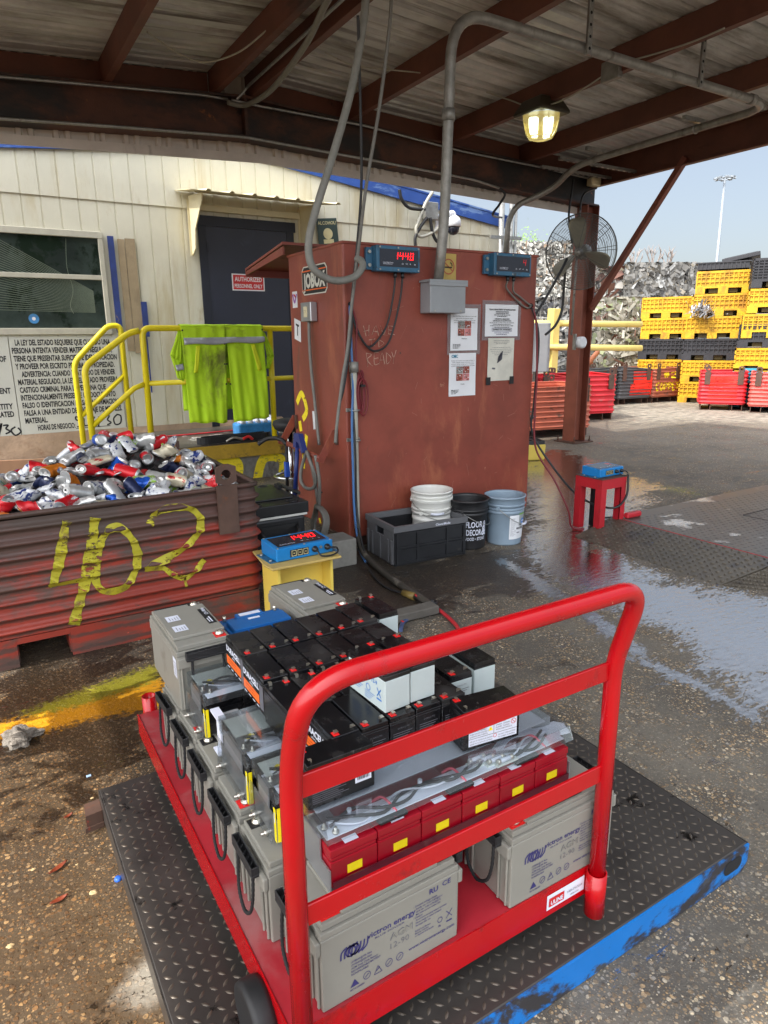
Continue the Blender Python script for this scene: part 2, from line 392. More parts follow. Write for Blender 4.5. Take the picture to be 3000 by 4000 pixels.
M_batt = pm('grey_battery_case', (134, 132, 124), .42, 0, .05, 5, [((162, 160, 150), 20, .70, .1, .6, (1, 1, .3)), ((112, 106, 94), 4, .56, .2, .6, (1, 1, 1)), ((84, 78, 70), 26, .72, .04, .7, (1, 1, 1))])
M_battd = pm('dark_grey_battery_case', (92, 92, 90), .42, 0, .06, 5)
M_blkb = pm('black_battery_case', (15, 15, 18), .2, 0, .25, 7, [((84, 80, 76), 24, .62, .12, .65, (1, 1, 1)), ((46, 44, 44), 5, .48, .2, .5, (1, 1, 1)), ((120, 116, 110), 60, .70, .05, .7, (1, 1, 1))], rvar=.16)
M_lgb = pm('light_grey_battery_case', (186, 198, 198), .4, 0, .05, 7)
M_blub = pm('blue_battery_lid', (22, 92, 158), .36, 0, .08, 6, [((96, 140, 180), 16, .72, .06, .6, (1, 1, 1))])
M_redb = pm('red_battery_case', (150, 10, 30), .3, 0, .06, 6)
M_tab = pm('tinned_tab', (204, 198, 184), .3, .9, .1, 20)
M_bolt = pm('steel_bolt', (176, 172, 164), .32, .9, .12, 30)
M_tred = pm('red_terminal', (222, 30, 30), .4)
M_lblw = pm('white_label', (216, 220, 234), .45, 0, .03, 6)
M_lily = pm('yellow_label', (240, 218, 20), .45)
M_navyprint = pm('navy_print', (52, 50, 104), .5)
M_grayprint = pm('grey_print', (96, 96, 104), .5)
M_bluep = pm('blue_print', (56, 116, 186), .5)
M_clearp = clear('clear_cover', (246, 249, 250), .06, .02)
M_alum = pm('brushed_aluminium', (176, 178, 182), .35, .75, .08, 5)
M_bracket = pm('grey_bracket_card', (206, 212, 208), .4, 0, .06, 5)
M_rope = pm('black_rope', (22, 22, 24), .8, 0, .3, 60)
M_tread = pm('worn_tread', (96, 88, 79), .36, .4, .3, 9, [((64, 58, 54), 3, .5, .2, .5, (1, 1, 1)), ((140, 84, 40), 30, .7, .03, .8, (1, 1, 1))])
M_diam = pm('black_diamond_plate', (68, 64, 61), .38, .3, .25, 2.2, [((56, 52, 50), 2.2, .48, .2, .4, (1, 1, 1)), ((112, 94, 76), 3, .6, .2, .7, (1, 1, 1)), ((50, 104, 146), 8, .68, .05, .55, (1, 1, 1)), ((132, 74, 34), 22, .72, .04, .8, (1, 1, 1)), ((18, 17, 17), 4, .58, .08, .1, (1, 1, 1))], rvar=.25)
M_diam2 = pm('worn_glare_diamond_plate', (92, 88, 82), .36, .4, .2, 1.2, [((56, 52, 50), 1.6, .48, .22, .35, (1, 1, 1)), ((204, 204, 202), 2.3, .57, .06, .25, (1, 1, 1)), ((96, 62, 60), 3, .7, .1, .6, (1, 1, 1))], rvar=.25)  # pale blotches in the colour stand in for glare, the rest is wear
M_ramp = pm('ramp_diamond_plate', (100, 93, 82), .42, .35, .16, 2, [((54, 50, 52), 2, .54, .2, .3, (1, 1, 1)), ((70, 96, 150), 10, .68, .06, .5, (1, 1, 1))], rvar=.2)
M_scblue = pm('scraped_blue_paint', (18, 112, 190), .42, 0, .06, 4, [((50, 48, 50), 3.4, .485, .07, .6, (.8, 1, 1.6)), ((64, 66, 70), 12, .62, .05, .6, (.6, 1, 1.5)), ((30, 28, 28), 10, .62, .05, .6, (.5, 1, 2))])
M_bin = pm('rusty_red_bin', (140, 50, 36), .5, 0, .16, 3, [((88, 64, 56), 2.6, .46, .12, .6, (.6, .6, 1.6)), ((64, 54, 50), 9, .6, .08, .7, (.6, .6, 2.5)), ((206, 92, 66), 8, .66, .06, .55, (1, 1, 3))], bump=.1)
def soot_band(m, z0, z1, c):
    """oily soot over the upper part of one bin, with a ragged lower edge"""
    t = m.node_tree; b = t.nodes['Principled BSDF']; old = b.inputs['Base Color'].links[0].from_socket
    tc = N(t, 'ShaderNodeTexCoord'); sp = N(t, 'ShaderNodeSeparateXYZ'); L(t, tc.outputs['Object'], sp.inputs[0])
    k = sstep(t, mth(t, 'ADD', sp.outputs[2], mth(t, 'MULTIPLY', mth(t, 'SUBTRACT', noise(t, stretch(t, tc.outputs['Object'], (1, 1, 4)), 3.5, 8, .7), .5), .55)), z0, z1)
    L(t, mixc(t, mth(t, 'MULTIPLY', k, .88), old, lin(c)), b.inputs['Base Color'])
soot_band(M_bin, .46, .58, (72, 60, 54))
def below_crest_bands(m, foot, pitch, c):
    """darker bands just below each crest of the corrugation, broken up by noise"""
    t = m.node_tree; b = t.nodes['Principled BSDF']; old = b.inputs['Base Color'].links[0].from_socket
    tc = N(t, 'ShaderNodeTexCoord'); sp = N(t, 'ShaderNodeSeparateXYZ'); L(t, tc.outputs['Object'], sp.inputs[0])
    s_ = mth(t, 'SINE', mth(t, 'MULTIPLY', mth(t, 'SUBTRACT', sp.outputs[2], foot), 2*math.pi/pitch))
    k = sstep(t, mth(t, 'ADD', mth(t, 'MULTIPLY', s_, .5), mth(t, 'MULTIPLY', mth(t, 'SUBTRACT', noise(t, stretch(t, tc.outputs['Object'], (1, 1, 3)), 6, 8, .75), .5), 2.2)), .12, .5)
    L(t, mixc(t, mth(t, 'MULTIPLY', k, .8), old, lin(c)), b.inputs['Base Color'])
below_crest_bands(M_bin, .15, .0706, (70, 56, 50))  # darker tone just under each rib crest
M_binrust = pm('bare_rusty_steel', (88, 66, 56), .6, .2, .2, 6, [((120, 72, 44), 7, .56, .12, .85, (1, 1, 1)), ((150, 60, 44), 9, .66, .06, .6, (1, 1, 1))])
M_bindark = pm('dark_grey_bin', (70, 70, 72), .6, 0, .15, 3, [((112, 66, 54), 4, .62, .1, .7, (1, 1, 2))])
M_binorg = pm('faded_orange_bin', (196, 108, 84), .6, 0, .1, 3, [((120, 84, 68), 5, .58, .1, .7, (1, 1, 2.5)), ((170, 52, 42), 3, .64, .1, .6, (1, 1, 1))])
M_binred = pm('bright_red_bin', (206, 40, 50), .5, 0, .1, 3, [((150, 100, 96), 2.5, .56, .14, .65, (1, 1, 2)), ((84, 70, 66), 8, .64, .08, .7, (1, 1, 2))])
M_paintred = worn_paint(pm('sprayed_red_paint', (236, 44, 30), .55, 0, .1, 6), .46)
M_paintyel = worn_paint(pm('brushed_yellow_paint', (172, 164, 40), .65, 0, .15, 8, [((128, 112, 50), 9, .54, .1, .7, (1, 1, 1))]), .465)
M_paintwht = worn_paint(pm('sprayed_white_paint', (214, 216, 218), .6), .46)
M_spryel = worn_paint(pm('sprayed_yellow_paint', (244, 220, 40), .6), .46)
M_cratey = pm('yellow_container_plastic', (208, 164, 30), .5, 0, .1, 3, [((168, 124, 36), 2.6, .5, .14, .65, (1, 1, .6)), ((120, 96, 50), 8, .66, .06, .75, (1, 1, 1))])
M_crateb = pm('black_container_plastic', (46, 46, 50), .5, 0, .15, 4)
M_cratet = pm('teal_container_plastic', (60, 150, 172), .5, 0, .1, 4)
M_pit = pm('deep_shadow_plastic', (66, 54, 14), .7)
M_fenceyel = pm('pale_yellow_pipe', (226, 206, 120), .5, 0, .07, 3)
M_stand = pm('red_stand_paint', (176, 34, 44), .45, 0, .1, 5, [((84, 60, 54), 7, .62, .08, .7, (1, 1, 1))])
M_standy = pm('yellow_stand_paint', (228, 200, 90), .5, 0, .06, 3, [((140, 112, 50), 12, .7, .05, .7, (1, 1, 1))])
M_standtop = pm('worn_yellow_plate', (190, 164, 96), .6, 0, .12, 6, [((96, 84, 60), 8, .58, .12, .75, (1, 1, 1))])
M_block = pm('concrete_block', (128, 126, 120), .85, 0, .15, 14, bump=.4, bs=60)
M_crate = pm('grey_crate_rim', (92, 93, 96), .45, 0, .08, 6)
M_bwhite = pm('white_bucket', (222, 222, 216), .4, 0, .04, 5, [((170, 160, 140), 9, .7, .08, .6, (1, 1, 1))])
M_bgrey = pm('blue_grey_bucket', (136, 154, 170), .42, 0, .05, 5, [((176, 186, 194), 18, .74, .05, .6, (1, 1, .3))])
M_bblk = pm('black_bucket', (34, 34, 36), .42, 0, .2, 6, [((86, 84, 84), 14, .66, .1, .7, (1, 1, .5))])
M_green = pm('green_print', (112, 168, 50), .5)
M_hose = pm('ribbed_grey_hose', (128, 128, 122), .55, 0, .1, 20)
M_lumber = pm('dirty_grey_timber', (92, 88, 82), .85, 0, .2, 6, bump=.4, bs=30)
M_driftw = pm('grey_weathered_wood', (126, 118, 108), .85, 0, .3, 14, bump=.7, bs=26, bst=(1, 1, 4))
M_leaf = pm('rust_brown_leaf', (120, 52, 26), .55, 0, .3, 30)
M_pebble = pm('pale_pebble', (190, 164, 120), .7, 0, .15, 20)
M_plasb = pm('bright_blue_plastic', (46, 96, 190), .4)
M_lamp = pm('bronze_lamp_housing', (66, 60, 48), .5, .2, .15, 6)
M_chrome = pm('chrome', (210, 212, 214), .12, 1, .03, 5)
M_fan = pm('grey_fan_wire', (104, 104, 100), .45, .3, .1, 10)
M_blade = pm('grey_fan_blade', (150, 145, 126), .5, .2, .08, 6)
M_conc = pm('pole_grey', (150, 158, 166), .5, .3, .05, 4)
M_bark = pm('bare_branch', (150, 140, 134), .9)
M_leafg = pm('pale_green_leaves', (120, 150, 84), .7, 0, .25, 2)
M_cardboard = pm('blue_wrapped_bottles', (56, 130, 190), .3, 0, .2, 10)

# ---------------------------------------------------------------- ground
def gsdf(X, Y, poly):
    """signed distance (positive inside) to a polygon, on arrays"""
    P = np.array(poly); d = np.full(X.shape, 1e9); ins = np.zeros(X.shape, bool)
    for i in range(len(P)):
        a = P[i]; b = P[(i+1) % len(P)]; e = b-a; l2 = (e**2).sum()+1e-12
        t = np.clip(((X-a[0])*e[0]+(Y-a[1])*e[1])/l2, 0, 1)
        d = np.minimum(d, np.hypot(X-a[0]-t*e[0], Y-a[1]-t*e[1]))
        c = ((a[1] > Y) != (b[1] > Y)) & (X < (b[0]-a[0])*(Y-a[1])/(b[1]-a[1]+1e-12)+a[0])
        ins ^= c
    return np.where(ins, d, -d)
def sline(X, Y, P):
    d = np.full(X.shape, 1e9)
    for a, b in zip(P[:-1], P[1:]):
        a = np.array(a); b = np.array(b); e = b-a
        t = np.clip(((X-a[0])*e[0]+(Y-a[1])*e[1])/((e**2).sum()+1e-12), 0, 1)
        d = np.minimum(d, np.hypot(X-a[0]-t*e[0], Y-a[1]-t*e[1]))
    return d
gp = lambda pts: [tuple(at(x, y, z=0)[:2]) for x, y in pts]
def build_ground():
    xs = np.concatenate([[-300, -120, -60, -30, -16, -9, -6, -4, -3, -2], np.arange(-1.2, 5.6, .03), np.arange(5.6, 12, .12), np.arange(12, 24, .6), [26, 32, 45, 70, 120, 300]])
    ys = np.concatenate([[-300, -120, -50, -20, -8, -4, -2, -1], np.arange(0, 5.6, .03), np.arange(5.6, 14, .12), np.arange(14, 26, .6), [28, 34, 45, 70, 120, 300, 600]])
    X, Y = np.meshgrid(xs, ys); h, wd = X.shape
    Z = np.zeros_like(X)
    Z += .004*np.sin(X*1.7+Y*.9)*np.exp(-((X-3)**2+(Y-3)**2)/60)
    me = bpy.data.meshes.new('ground')
    idx = np.arange(h*wd).reshape(h, wd)
    F = np.stack([idx[:-1, :-1], idx[:-1, 1:], idx[1:, 1:], idx[1:, :-1]], -1).reshape(-1, 4)
    me.from_pydata(np.stack([X, Y, Z], -1).reshape(-1, 3).tolist(), [], F.tolist())
    sd = lambda pts, s: np.clip(.5+gsdf(X, Y, gp(pts))/s*.5, 0, 1)
    wet = sd([(2060,1800),(2200,1760),(2380,1840),(2560,1900),(2470,2000),(2260,2105),(2330,2150),(2600,2285),(2850,2330),(3000,2345),(3100,2400),(3100,2860),(2960,2760),(2780,2590),(2600,2440),(2440,2370),(2300,2330),(2150,2250),(2080,2180),(2090,2000)], .22)
    for ln, s in (([(2120,2300),(2260,2380),(2380,2460),(2520,2570)], .09), ([(2430,2560),(2560,2600),(2760,2690),(2950,2800)], .07), ([(1960,2190),(2080,2260),(2200,2330)], .1), ([(2080,1900),(2060,1800),(2160,1760),(2230,1800)], .12)):
        wet = np.maximum(wet, np.clip(1-sline(X, Y, gp(ln))/s, 0, 1)*.85)
    damp = np.maximum(sd([(1180,2150),(1700,2180),(2080,2150),(2150,2230),(2020,2300),(1800,2330),(1700,2380),(1560,2400),(1400,2330),(1240,2290),(1150,2260)], .35), sd([(-200,2540),(560,2440),(720,2900),(660,3100),(-200,3120)], .5)*.8)  # second patch: damp floor left of the cart, painted darker for its shade
    damp = np.maximum(damp, sd([(1400,2440),(1620,2440),(1900,2600),(2100,2900),(1900,2800)], .3)*.35)
    brown = np.clip((1.0-X)/.9, 0, 1)*np.clip((3.6-Y)/.5, 0, 1)
    yel = np.maximum(sd([(60,2790),(320,2690),(640,2575),(640,2690),(330,2775),(130,2835)], .12)*.95, sd([(2420,1870),(2560,1880),(2760,1900),(2850,1955),(2700,1960),(2500,1920)], .3)*.5)
    ora = sd([(-60,2925),(-60,2835),(330,2750),(640,2645),(660,2760),(350,2812),(130,2880)], .10)
    ora = np.maximum(ora, sd([(2180,1780),(2330,1790),(2340,1830),(2200,1830)], .3)*.12)
    lite = np.maximum(sd([(470,3870),(540,3760),(620,3740),(640,3900),(560,3950)], .12), sd([(2790,3990),(2880,3900),(2960,3840),(3050,3830),(3050,3860),(2960,3870),(2900,3930),(2830,4020)], .03))
    lite = np.maximum(lite, sd([(2200,1560),(3300,1520),(3400,1680),(2700,1665),(2340,1690)], 1.2)*.55)  # far paving painted lighter where sun falls beyond the roof shadow edge
    redst = sd([(2120,1800),(2230,1790),(2300,1900),(2200,1960),(2100,1880)], .3)*.8
    for nm, a in (('wet', wet), ('damp', damp), ('brown', brown), ('yel', yel), ('ora', ora), ('lite', lite), ('redst', redst)):
        at_ = me.attributes.new(nm, 'FLOAT', 'POINT'); at_.data.foreach_set('value', a.reshape(-1).astype(np.float32))
    m = bpy.data.materials.new('stained_concrete'); m.use_nodes = True; t = m.node_tree; b = t.nodes['Principled BSDF']
    geo = N(t, 'ShaderNodeNewGeometry'); P = geo.outputs['Position']
    A = lambda n: N(t, 'ShaderNodeAttribute', attribute_name=n).outputs['Fac']
    n1 = noise(t, P, 1.1, 8, .62); n2 = noise(t, P, 6, 8, .65); n3 = noise(t, P, 44, 8, .75); n4 = noise(t, stretch(t, P, (1, 2.2, 1)), 2.6, 8, .66, .6)
    col = mixc(t, sstep(t, n1, .3, .72), lin((80, 76, 70)), lin((112, 106, 96)))
    col = mixc(t, mth(t, 'MULTIPLY', sstep(t, n2, .46, .66), .7), col, lin((78, 72, 64)))
    col = mixc(t, mth(t, 'MULTIPLY', sstep(t, n3, .52, .66), .55), col, lin((66, 60, 54)))
    col = mixc(t, mth(t, 'MULTIPLY', sstep(t, noise(t, P, 150, 3, .6), .6, .72), .7), col, lin((178, 168, 150)))
    # exposed aggregate: two sizes of stones of their own colours
    for sc_, th, k_ in ((58, .42, .95), (105, .36, .85)):
        vo = N(t, 'ShaderNodeTexVoronoi', voronoi_dimensions='2D'); vo.inputs['Scale'].default_value = sc_; vo.inputs['Randomness'].default_value = 1
        wv = N(t, 'ShaderNodeVectorMath', operation='ADD'); L(t, P, wv.inputs[0])
        ns = N(t, 'ShaderNodeTexNoise'); ns.inputs['Scale'].default_value = sc_*1.3; L(t, P, ns.inputs['Vector'])
        wm = N(t, 'ShaderNodeVectorMath', operation='SCALE'); L(t, ns.outputs['Color'], wm.inputs[0]); wm.inputs['Scale'].default_value = .55/sc_; L(t, wm.outputs[0], wv.inputs[1])
        L(t, wv.outputs[0], vo.inputs['Vector'])
        sp = N(t, 'ShaderNodeSeparateColor'); L(t, vo.outputs['Color'], sp.inputs[0])
        cr = N(t, 'ShaderNodeValToRGB'); L(t, sp.outputs[0], cr.inputs[0]); e = cr.color_ramp.elements
        e[0].color = (*lin((96, 82, 66)), 1); e[1].color = (*lin((226, 206, 170)), 1)
        for p_, c_ in ((.35, (140, 116, 86)), (.6, (178, 150, 112)), (.8, (150, 146, 138))): q = e.new(p_); q.color = (*lin(c_), 1)
        size = mth(t, 'MULTIPLY', sp.outputs[1], th)
        k = mth(t, 'MULTIPLY', sstep(t, mth(t, 'SUBTRACT', size, vo.outputs['Distance']), -.03, .04), mth(t, 'MULTIPLY', sstep(t, mth(t, 'ADD', n2, mth(t, 'MULTIPLY', A('brown'), .22)), .36, .6), k_))
        col = mixc(t, k, col, cr.outputs[0])
        if sc_ == 58: kst = k
    br = mth(t, 'MULTIPLY', A('brown'), mth(t, 'ADD', .6, mth(t, 'MULTIPLY', n1, .6), 0, True))
    col = mixc(t, br, col, mixc(t, .85, col, lin((200, 158, 92)), 'MULTIPLY'))
    col = mixc(t, mth(t, 'MULTIPLY', mth(t, 'MULTIPLY', A('brown'), sstep(t, n4, .35, .7)), .6), col, lin((74, 54, 30)))
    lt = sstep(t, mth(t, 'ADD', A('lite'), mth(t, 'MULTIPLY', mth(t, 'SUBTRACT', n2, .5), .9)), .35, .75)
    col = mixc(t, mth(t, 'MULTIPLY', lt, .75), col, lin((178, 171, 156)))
    yk = sstep(t, mth(t, 'ADD', A('yel'), mth(t, 'MULTIPLY', mth(t, 'SUBTRACT', n3, .55), 1.3)), .35, .62)
    col = mixc(t, mth(t, 'MULTIPLY', yk, .8), col, lin((178, 170, 40)))
    ok = sstep(t, mth(t, 'ADD', A('ora'), mth(t, 'MULTIPLY', mth(t, 'SUBTRACT', n3, .52), 1.5)), .38, .62)
    col = mixc(t, mth(t, 'MULTIPLY', ok, .92), col, lin((232, 160, 24)))
    col = mixc(t, mth(t, 'MULTIPLY', A('redst'), mth(t, 'MULTIPLY', sstep(t, n2, .42, .6), .8)), col, lin((92, 34, 26)))
    # damp patches, with shade painted on the left floor, darken the stone itself; the film of water on top only smooths it
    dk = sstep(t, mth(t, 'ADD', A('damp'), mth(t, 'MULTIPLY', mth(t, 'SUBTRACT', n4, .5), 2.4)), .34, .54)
    wk = sstep(t, mth(t, 'ADD', mth(t, 'ADD', A('wet'), mth(t, 'MULTIPLY', mth(t, 'SUBTRACT', n4, .5), 2.0)), mth(t, 'MULTIPLY', mth(t, 'SUBTRACT', noise(t, stretch(t, P, (1, 2.6, 1)), 26, 8, .75, .6), .5), 2.9)), .42, .5)
    spot = sstep(t, noise(t, P, 3.2, 5, .6, .5), .63, .72)
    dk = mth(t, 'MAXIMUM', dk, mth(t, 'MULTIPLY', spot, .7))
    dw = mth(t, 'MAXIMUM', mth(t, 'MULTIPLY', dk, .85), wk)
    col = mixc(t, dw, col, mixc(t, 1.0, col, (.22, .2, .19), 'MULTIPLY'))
    ro = mth(t, 'ADD', .62, mth(t, 'MULTIPLY', n3, .25))
    ro = mth(t, 'SUBTRACT', ro, mth(t, 'MULTIPLY', A('brown'), .18))
    ro = mth(t, 'ADD', mth(t, 'MULTIPLY', ro, mth(t, 'SUBTRACT', 1, dk)), mth(t, 'MULTIPLY', dk, .36))
    ro = mth(t, 'ADD', mth(t, 'MULTIPLY', ro, mth(t, 'SUBTRACT', 1, wk)), mth(t, 'MULTIPLY', wk, .07))
    L(t, col, b.inputs['Base Color']); L(t, ro, b.inputs['Roughness'])
    L(t, mth(t, 'ADD', .4, mth(t, 'MULTIPLY', wk, .6)), b.inputs['Specular IOR Level'])
    L(t, wk, b.inputs['Coat Weight']); b.inputs['Coat IOR'].default_value = 4.0; b.inputs['Coat Roughness'].default_value = .04   # oily film
    rip = N(t, 'ShaderNodeBump'); rip.inputs['Strength'].default_value = .5; rip.inputs['Distance'].default_value = .006; L(t, noise(t, stretch(t, P, (1, 2.4, 1)), 16, 4, .6, .6), rip.inputs['Height']); L(t, rip.outputs[0], b.inputs['Coat Normal'])
    hgt = mth(t, 'ADD', mth(t, 'MULTIPLY', n3, .5), mth(t, 'ADD', mth(t, 'MULTIPLY', n2, .9), mth(t, 'MULTIPLY', kst, .35)))
    bp = N(t, 'ShaderNodeBump'); bp.inputs['Distance'].default_value = .012
    L(t, mth(t, 'SUBTRACT', .75, mth(t, 'MULTIPLY', wk, .6)), bp.inputs['Strength']); L(t, hgt, bp.inputs['Height']); L(t, bp.outputs[0], b.inputs['Normal'])
    me.materials.append(m); me.polygons.foreach_set('use_smooth', [True]*len(me.polygons)); me.update()
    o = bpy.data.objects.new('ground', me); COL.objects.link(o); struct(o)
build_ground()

# ---------------------------------------------------------------- open canopy on steel frame
BY = 7.05
def zb(x): return 3.455-(.07 if x < 2.7 else .04)*abs(x-2.7)        # underside of the header
def zt(x): return 3.83-(.075 if x < 2.7 else .045)*abs(x-2.7)       # top of the header = underside of the purlins
XL, XR, YN, YF = -2.75, 7.95, .5, 7.2
can = thing('steel_canopy', 'open steel canopy on brown red frame with ribbed metal roof over the scales', 'canopy', (7.62, BY, 0))
# header: rolled beam in two lengths meeting at the ridge
mb = MB()
for xa, xb in ((XL, 2.7), (2.7, 7.75)):
    for z_, off in ((zb, .012), (zt, -.012)):
        mb.prism([(xa, z_(xa)-.012+off), (xb, z_(xb)-.012+off), (xb, z_(xb)+.012+off), (xa, z_(xa)+.012+off)], (BY-.1, BY+.1), lambda u, v, q: (u, q, v))
    mb.prism([(xa, zb(xa)+.024), (xb, zb(xb)+.024), (xb, zt(xb)-.024), (xa, zt(xa)-.024)], (BY-.008, BY+.008), lambda u, v, q: (u, q, v))
mb.box((2.685, BY-.1, zb(2.7)+.024), (2.715, BY-.012, zt(2.7)-.024))
mb.build('header_beam', M_header, can)
# purlins: channels along Y, closed at the far end by a channel on the header
for x in (-2.6, -1.2, .1, 1.43, 2.42, 2.79, 3.89, 5.2, 6.42):
    mb = MB(); z0 = zt(x)+.002; z1 = z0+.21
    mb.box((x-.032, YN, z0), (x+.032, YF-.1, z0+.012)); mb.box((x-.032, YN, z0+.0125), (x-.02, YF-.1, z1-.0125)); mb.box((x-.032, YN, z1-.012), (x+.032, YF-.1, z1))
    mb.build('purlin', M_purlin, can)
mb = MB(); x = 7.72; z0 = zt(x)-.1; z1 = z0+.31
mb.box((x-.012, YN, z0), (x, YF, z1)); mb.box((x-.08, YN, z0-.012), (x, YF, z0-.0005)); mb.box((x-.08, YN, z1+.0005), (x, YF, z1+.012))
mb.build('edge_channel', M_purlin, can)
mb = MB()
for xa, xb in ((XL, 2.38), (2.83, 7.7)):
    mb.prism([(xa, zt(xa)+.004), (xb, zt(xb)+.004), (xb, zt(xb)+.2), (xa, zt(xa)+.2)], (BY+.04, BY+.055), lambda u, v, q: (u, q, v))
mb.build('end_channel', M_purlin, can)
# ribbed roof deck, ribs across the purlins
mb = MB(); prof = []; y = YN
while y < YF:
    prof += [(y, 0), (y+.05, 0), (y+.07, .06), (y+.1, .06), (y+.125, 0), (y+.19, 0), (y+.205, .02), (y+.225, .02), (y+.24, 0), (y+.3, 0)]; y += .31
grid = [[(xx, yy, zt(xx)+.222+dz) for yy, dz in prof] for xx in (XL, -1, 1, 2.7, 4.5, 6, XR)]
mb.sheet(grid, 0, False)
grid = [[(xx, yy, zt(xx)+.28+dz) for yy, dz in prof] for xx in (XL, 2.7, XR)]
mb.sheet(grid, 0, False)
mb.build('roof_sheet', M_deck, can)
# end cladding behind the header
mb = MB(); cols = []; x = XL
def fz(x): return (3.289-.049*(2.875-x)) if x < 2.875 else (3.289-.0255*(x-2.875))
while x < 7.6:
    cols += [(x, 0), (x+.1, 0), (x+.115, .035), (x+.15, .035), (x+.165, 0), (x+.2, 0), (x+.212, .035), (x+.245, .035), (x+.26, 0)]; x += .3
cols = [c for c in cols if c[0] < 7.7]
mb.sheet([[(cx, 7.17-cy, fz(cx)+.06) for cx, cy in cols], [(cx, 7.17-cy, zt(cx)+.24) for cx, cy in cols]], 0, False)
mb.build('end_cladding', M_fascia, can)
mb = MB()
for xa, xb in ((XL, 2.875), (2.875, 7.6)):
    mb.prism([(xa, fz(xa)-.005), (xb, fz(xb)-.005), (xb, fz(xb)+.075), (xa, fz(xa)+.075)], (7.125, 7.143), lambda u, v, q: (u, q, v))
mb.build('cladding_trim', M_fascia, can)
# column (H section) on a bolted base plate
cx, cy = 7.63, BY
mb = MB(); zc = zb(7.6)-.002
mb.box((cx-.115, cy-.115, .02), (cx-.1, cy+.115, zc)); mb.box((cx+.1, cy-.115, .02), (cx+.115, cy+.115, zc)); mb.box((cx-.1, cy-.006, .02), (cx+.1, cy+.006, zc))
co = mb.build('column', M_column, can)
mb = MB(); mb.box((cx-.2, cy-.2, .003), (cx+.2, cy+.2, .022)); mb.build('base_plate', M_binrust, co)
for dx in (-.16, .16):
    for dy in (-.16, .16):
        mb = MB(); mb.lathe([(.017, .023), (.017, .045)], (cx+dx, cy+dy, 0), 6); mb.lathe([(.009, .045), (.009, .1)], (cx+dx, cy+dy, 0), 8); mb.build('anchor_bolt', M_binrust, co)
mb = MB(); a = Vector((cx+.08, cy-.06, 1.85)); b = at(2680, 622, X=7.68)
mb.bar((7.68, cy-.13, 1.9), (7.68, b.y, b.z+.02), .07, .07); mb.build('knee_brace', M_column, can)
# far left column carries the other end
mb = MB(); mb.box((-2.7, BY-.11, .0), (-2.5, BY-.098, zb(-2.6)-.002)); mb.box((-2.7, BY+.098, .0), (-2.5, BY+.11, zb(-2.6)-.002)); mb.box((-2.606, BY-.098, 0), (-2.594, BY+.098, zb(-2.6)-.002)); mb.build('column', M_column, can)

# ---------------------------------------------------------------- pipes, conduits and hanging cords of the canopy
def pipe(name, label, cat, P, r, mat, n=10, group=None, fil=.12, couplers=()):
    mb = MB(); Q = fillet(P, fil, 8) if fil else [Vector(p) for p in P]; mb.tube(Q, r, n)
    for i, c in enumerate(couplers):
        a, d = c; d = Vector(d).normalized()*.035; mb.tube([Vector(a)-d, Vector(a)+d], r*1.22, n)
    return tag(mb.build(name, mat), label, cat, group)
def cable(name, label, cat, P, r, mat, n=8, k=8, group=None):
    mb = MB(); mb.tube(catmull(P, k), r, n); return tag(mb.build(name, mat), label, cat, group)
zr = 3.56
pp = [at(1712, 1095, Y=4.09), (2.99, 4.06, 2.3), (2.985, 4.02, 2.95), (2.99, 4.0, zr), (6.62, 3.98, zr-.02), (6.62, 5.7, zr-.03), at(2240, 650, Y=6.3), at(2160, 740, Y=6.75), at(2020, 800, Y=7.0), at(1985, 860, Y=7.08), at(1975, 1010, Y=7.08)]
pp = [Vector(p) for p in pp]
pipe('conduit', 'thick grey steel conduit rising from the cabinet and bending away under the roof', 'conduit', pp, .036, M_galvd, 12, fil=.3, couplers=[((2.985, 4.02, 2.95), (0, 0, 1)), ((6.3, 3.98, zr-.018), (1, 0, 0))])
for px, py, ht, lab in ((2283, 150, .36, 'slotted grey strut hanger holding the thick conduit nearer the lamp'), (2722, 265, .3, 'slotted grey strut hanger holding the thick conduit nearer the right edge')):
    q = at(px, py, Y=3.98); q.z = zr
    h = thing('strut_hanger', lab, 'hanger', (q.x, 3.93, q.z-.08), 0, 'strut hangers on the conduit')
    mb = MB(); mb.box((q.x-.022, 3.925, zr-.07), (q.x+.022, 3.93, zr+ht)); mb.box((q.x-.022, 3.93, zr-.07), (q.x-.018, 3.945, zr+ht)); mb.box((q.x+.018, 3.93, zr-.07), (q.x+.022, 3.945, zr+ht)); mb.build('strut', M_galv, h)
    mb = MB()
    for k in range(5): mb.lathe([(.011, 0), (.011, .003)], (q.x, 3.9235, zr-.03+k*.075), 10, Matrix.Rotation(R(-90), 3, 'X'))
    mb.build('slot', M_dark, h)
for Y_, lab in ((4.75, 'short grey strut clamp under the return conduit nearer the viewer'), (6.0, 'short grey strut clamp under the return conduit nearer the header')):
    mb = MB(); mb.box((6.42, Y_-.02, zr+.03), (6.72, Y_+.02, zr+.07)); mb.tube([(6.62+.045*math.cos(a), Y_, zr-.025+.045*math.sin(a)) for a in np.linspace(0, 2*math.pi, 13)[:-1]], .006, 6, closed=True)
    tag(mb.build('strut_clamp', M_galv), lab, 'clamp', 'strut clamps on the return conduit')
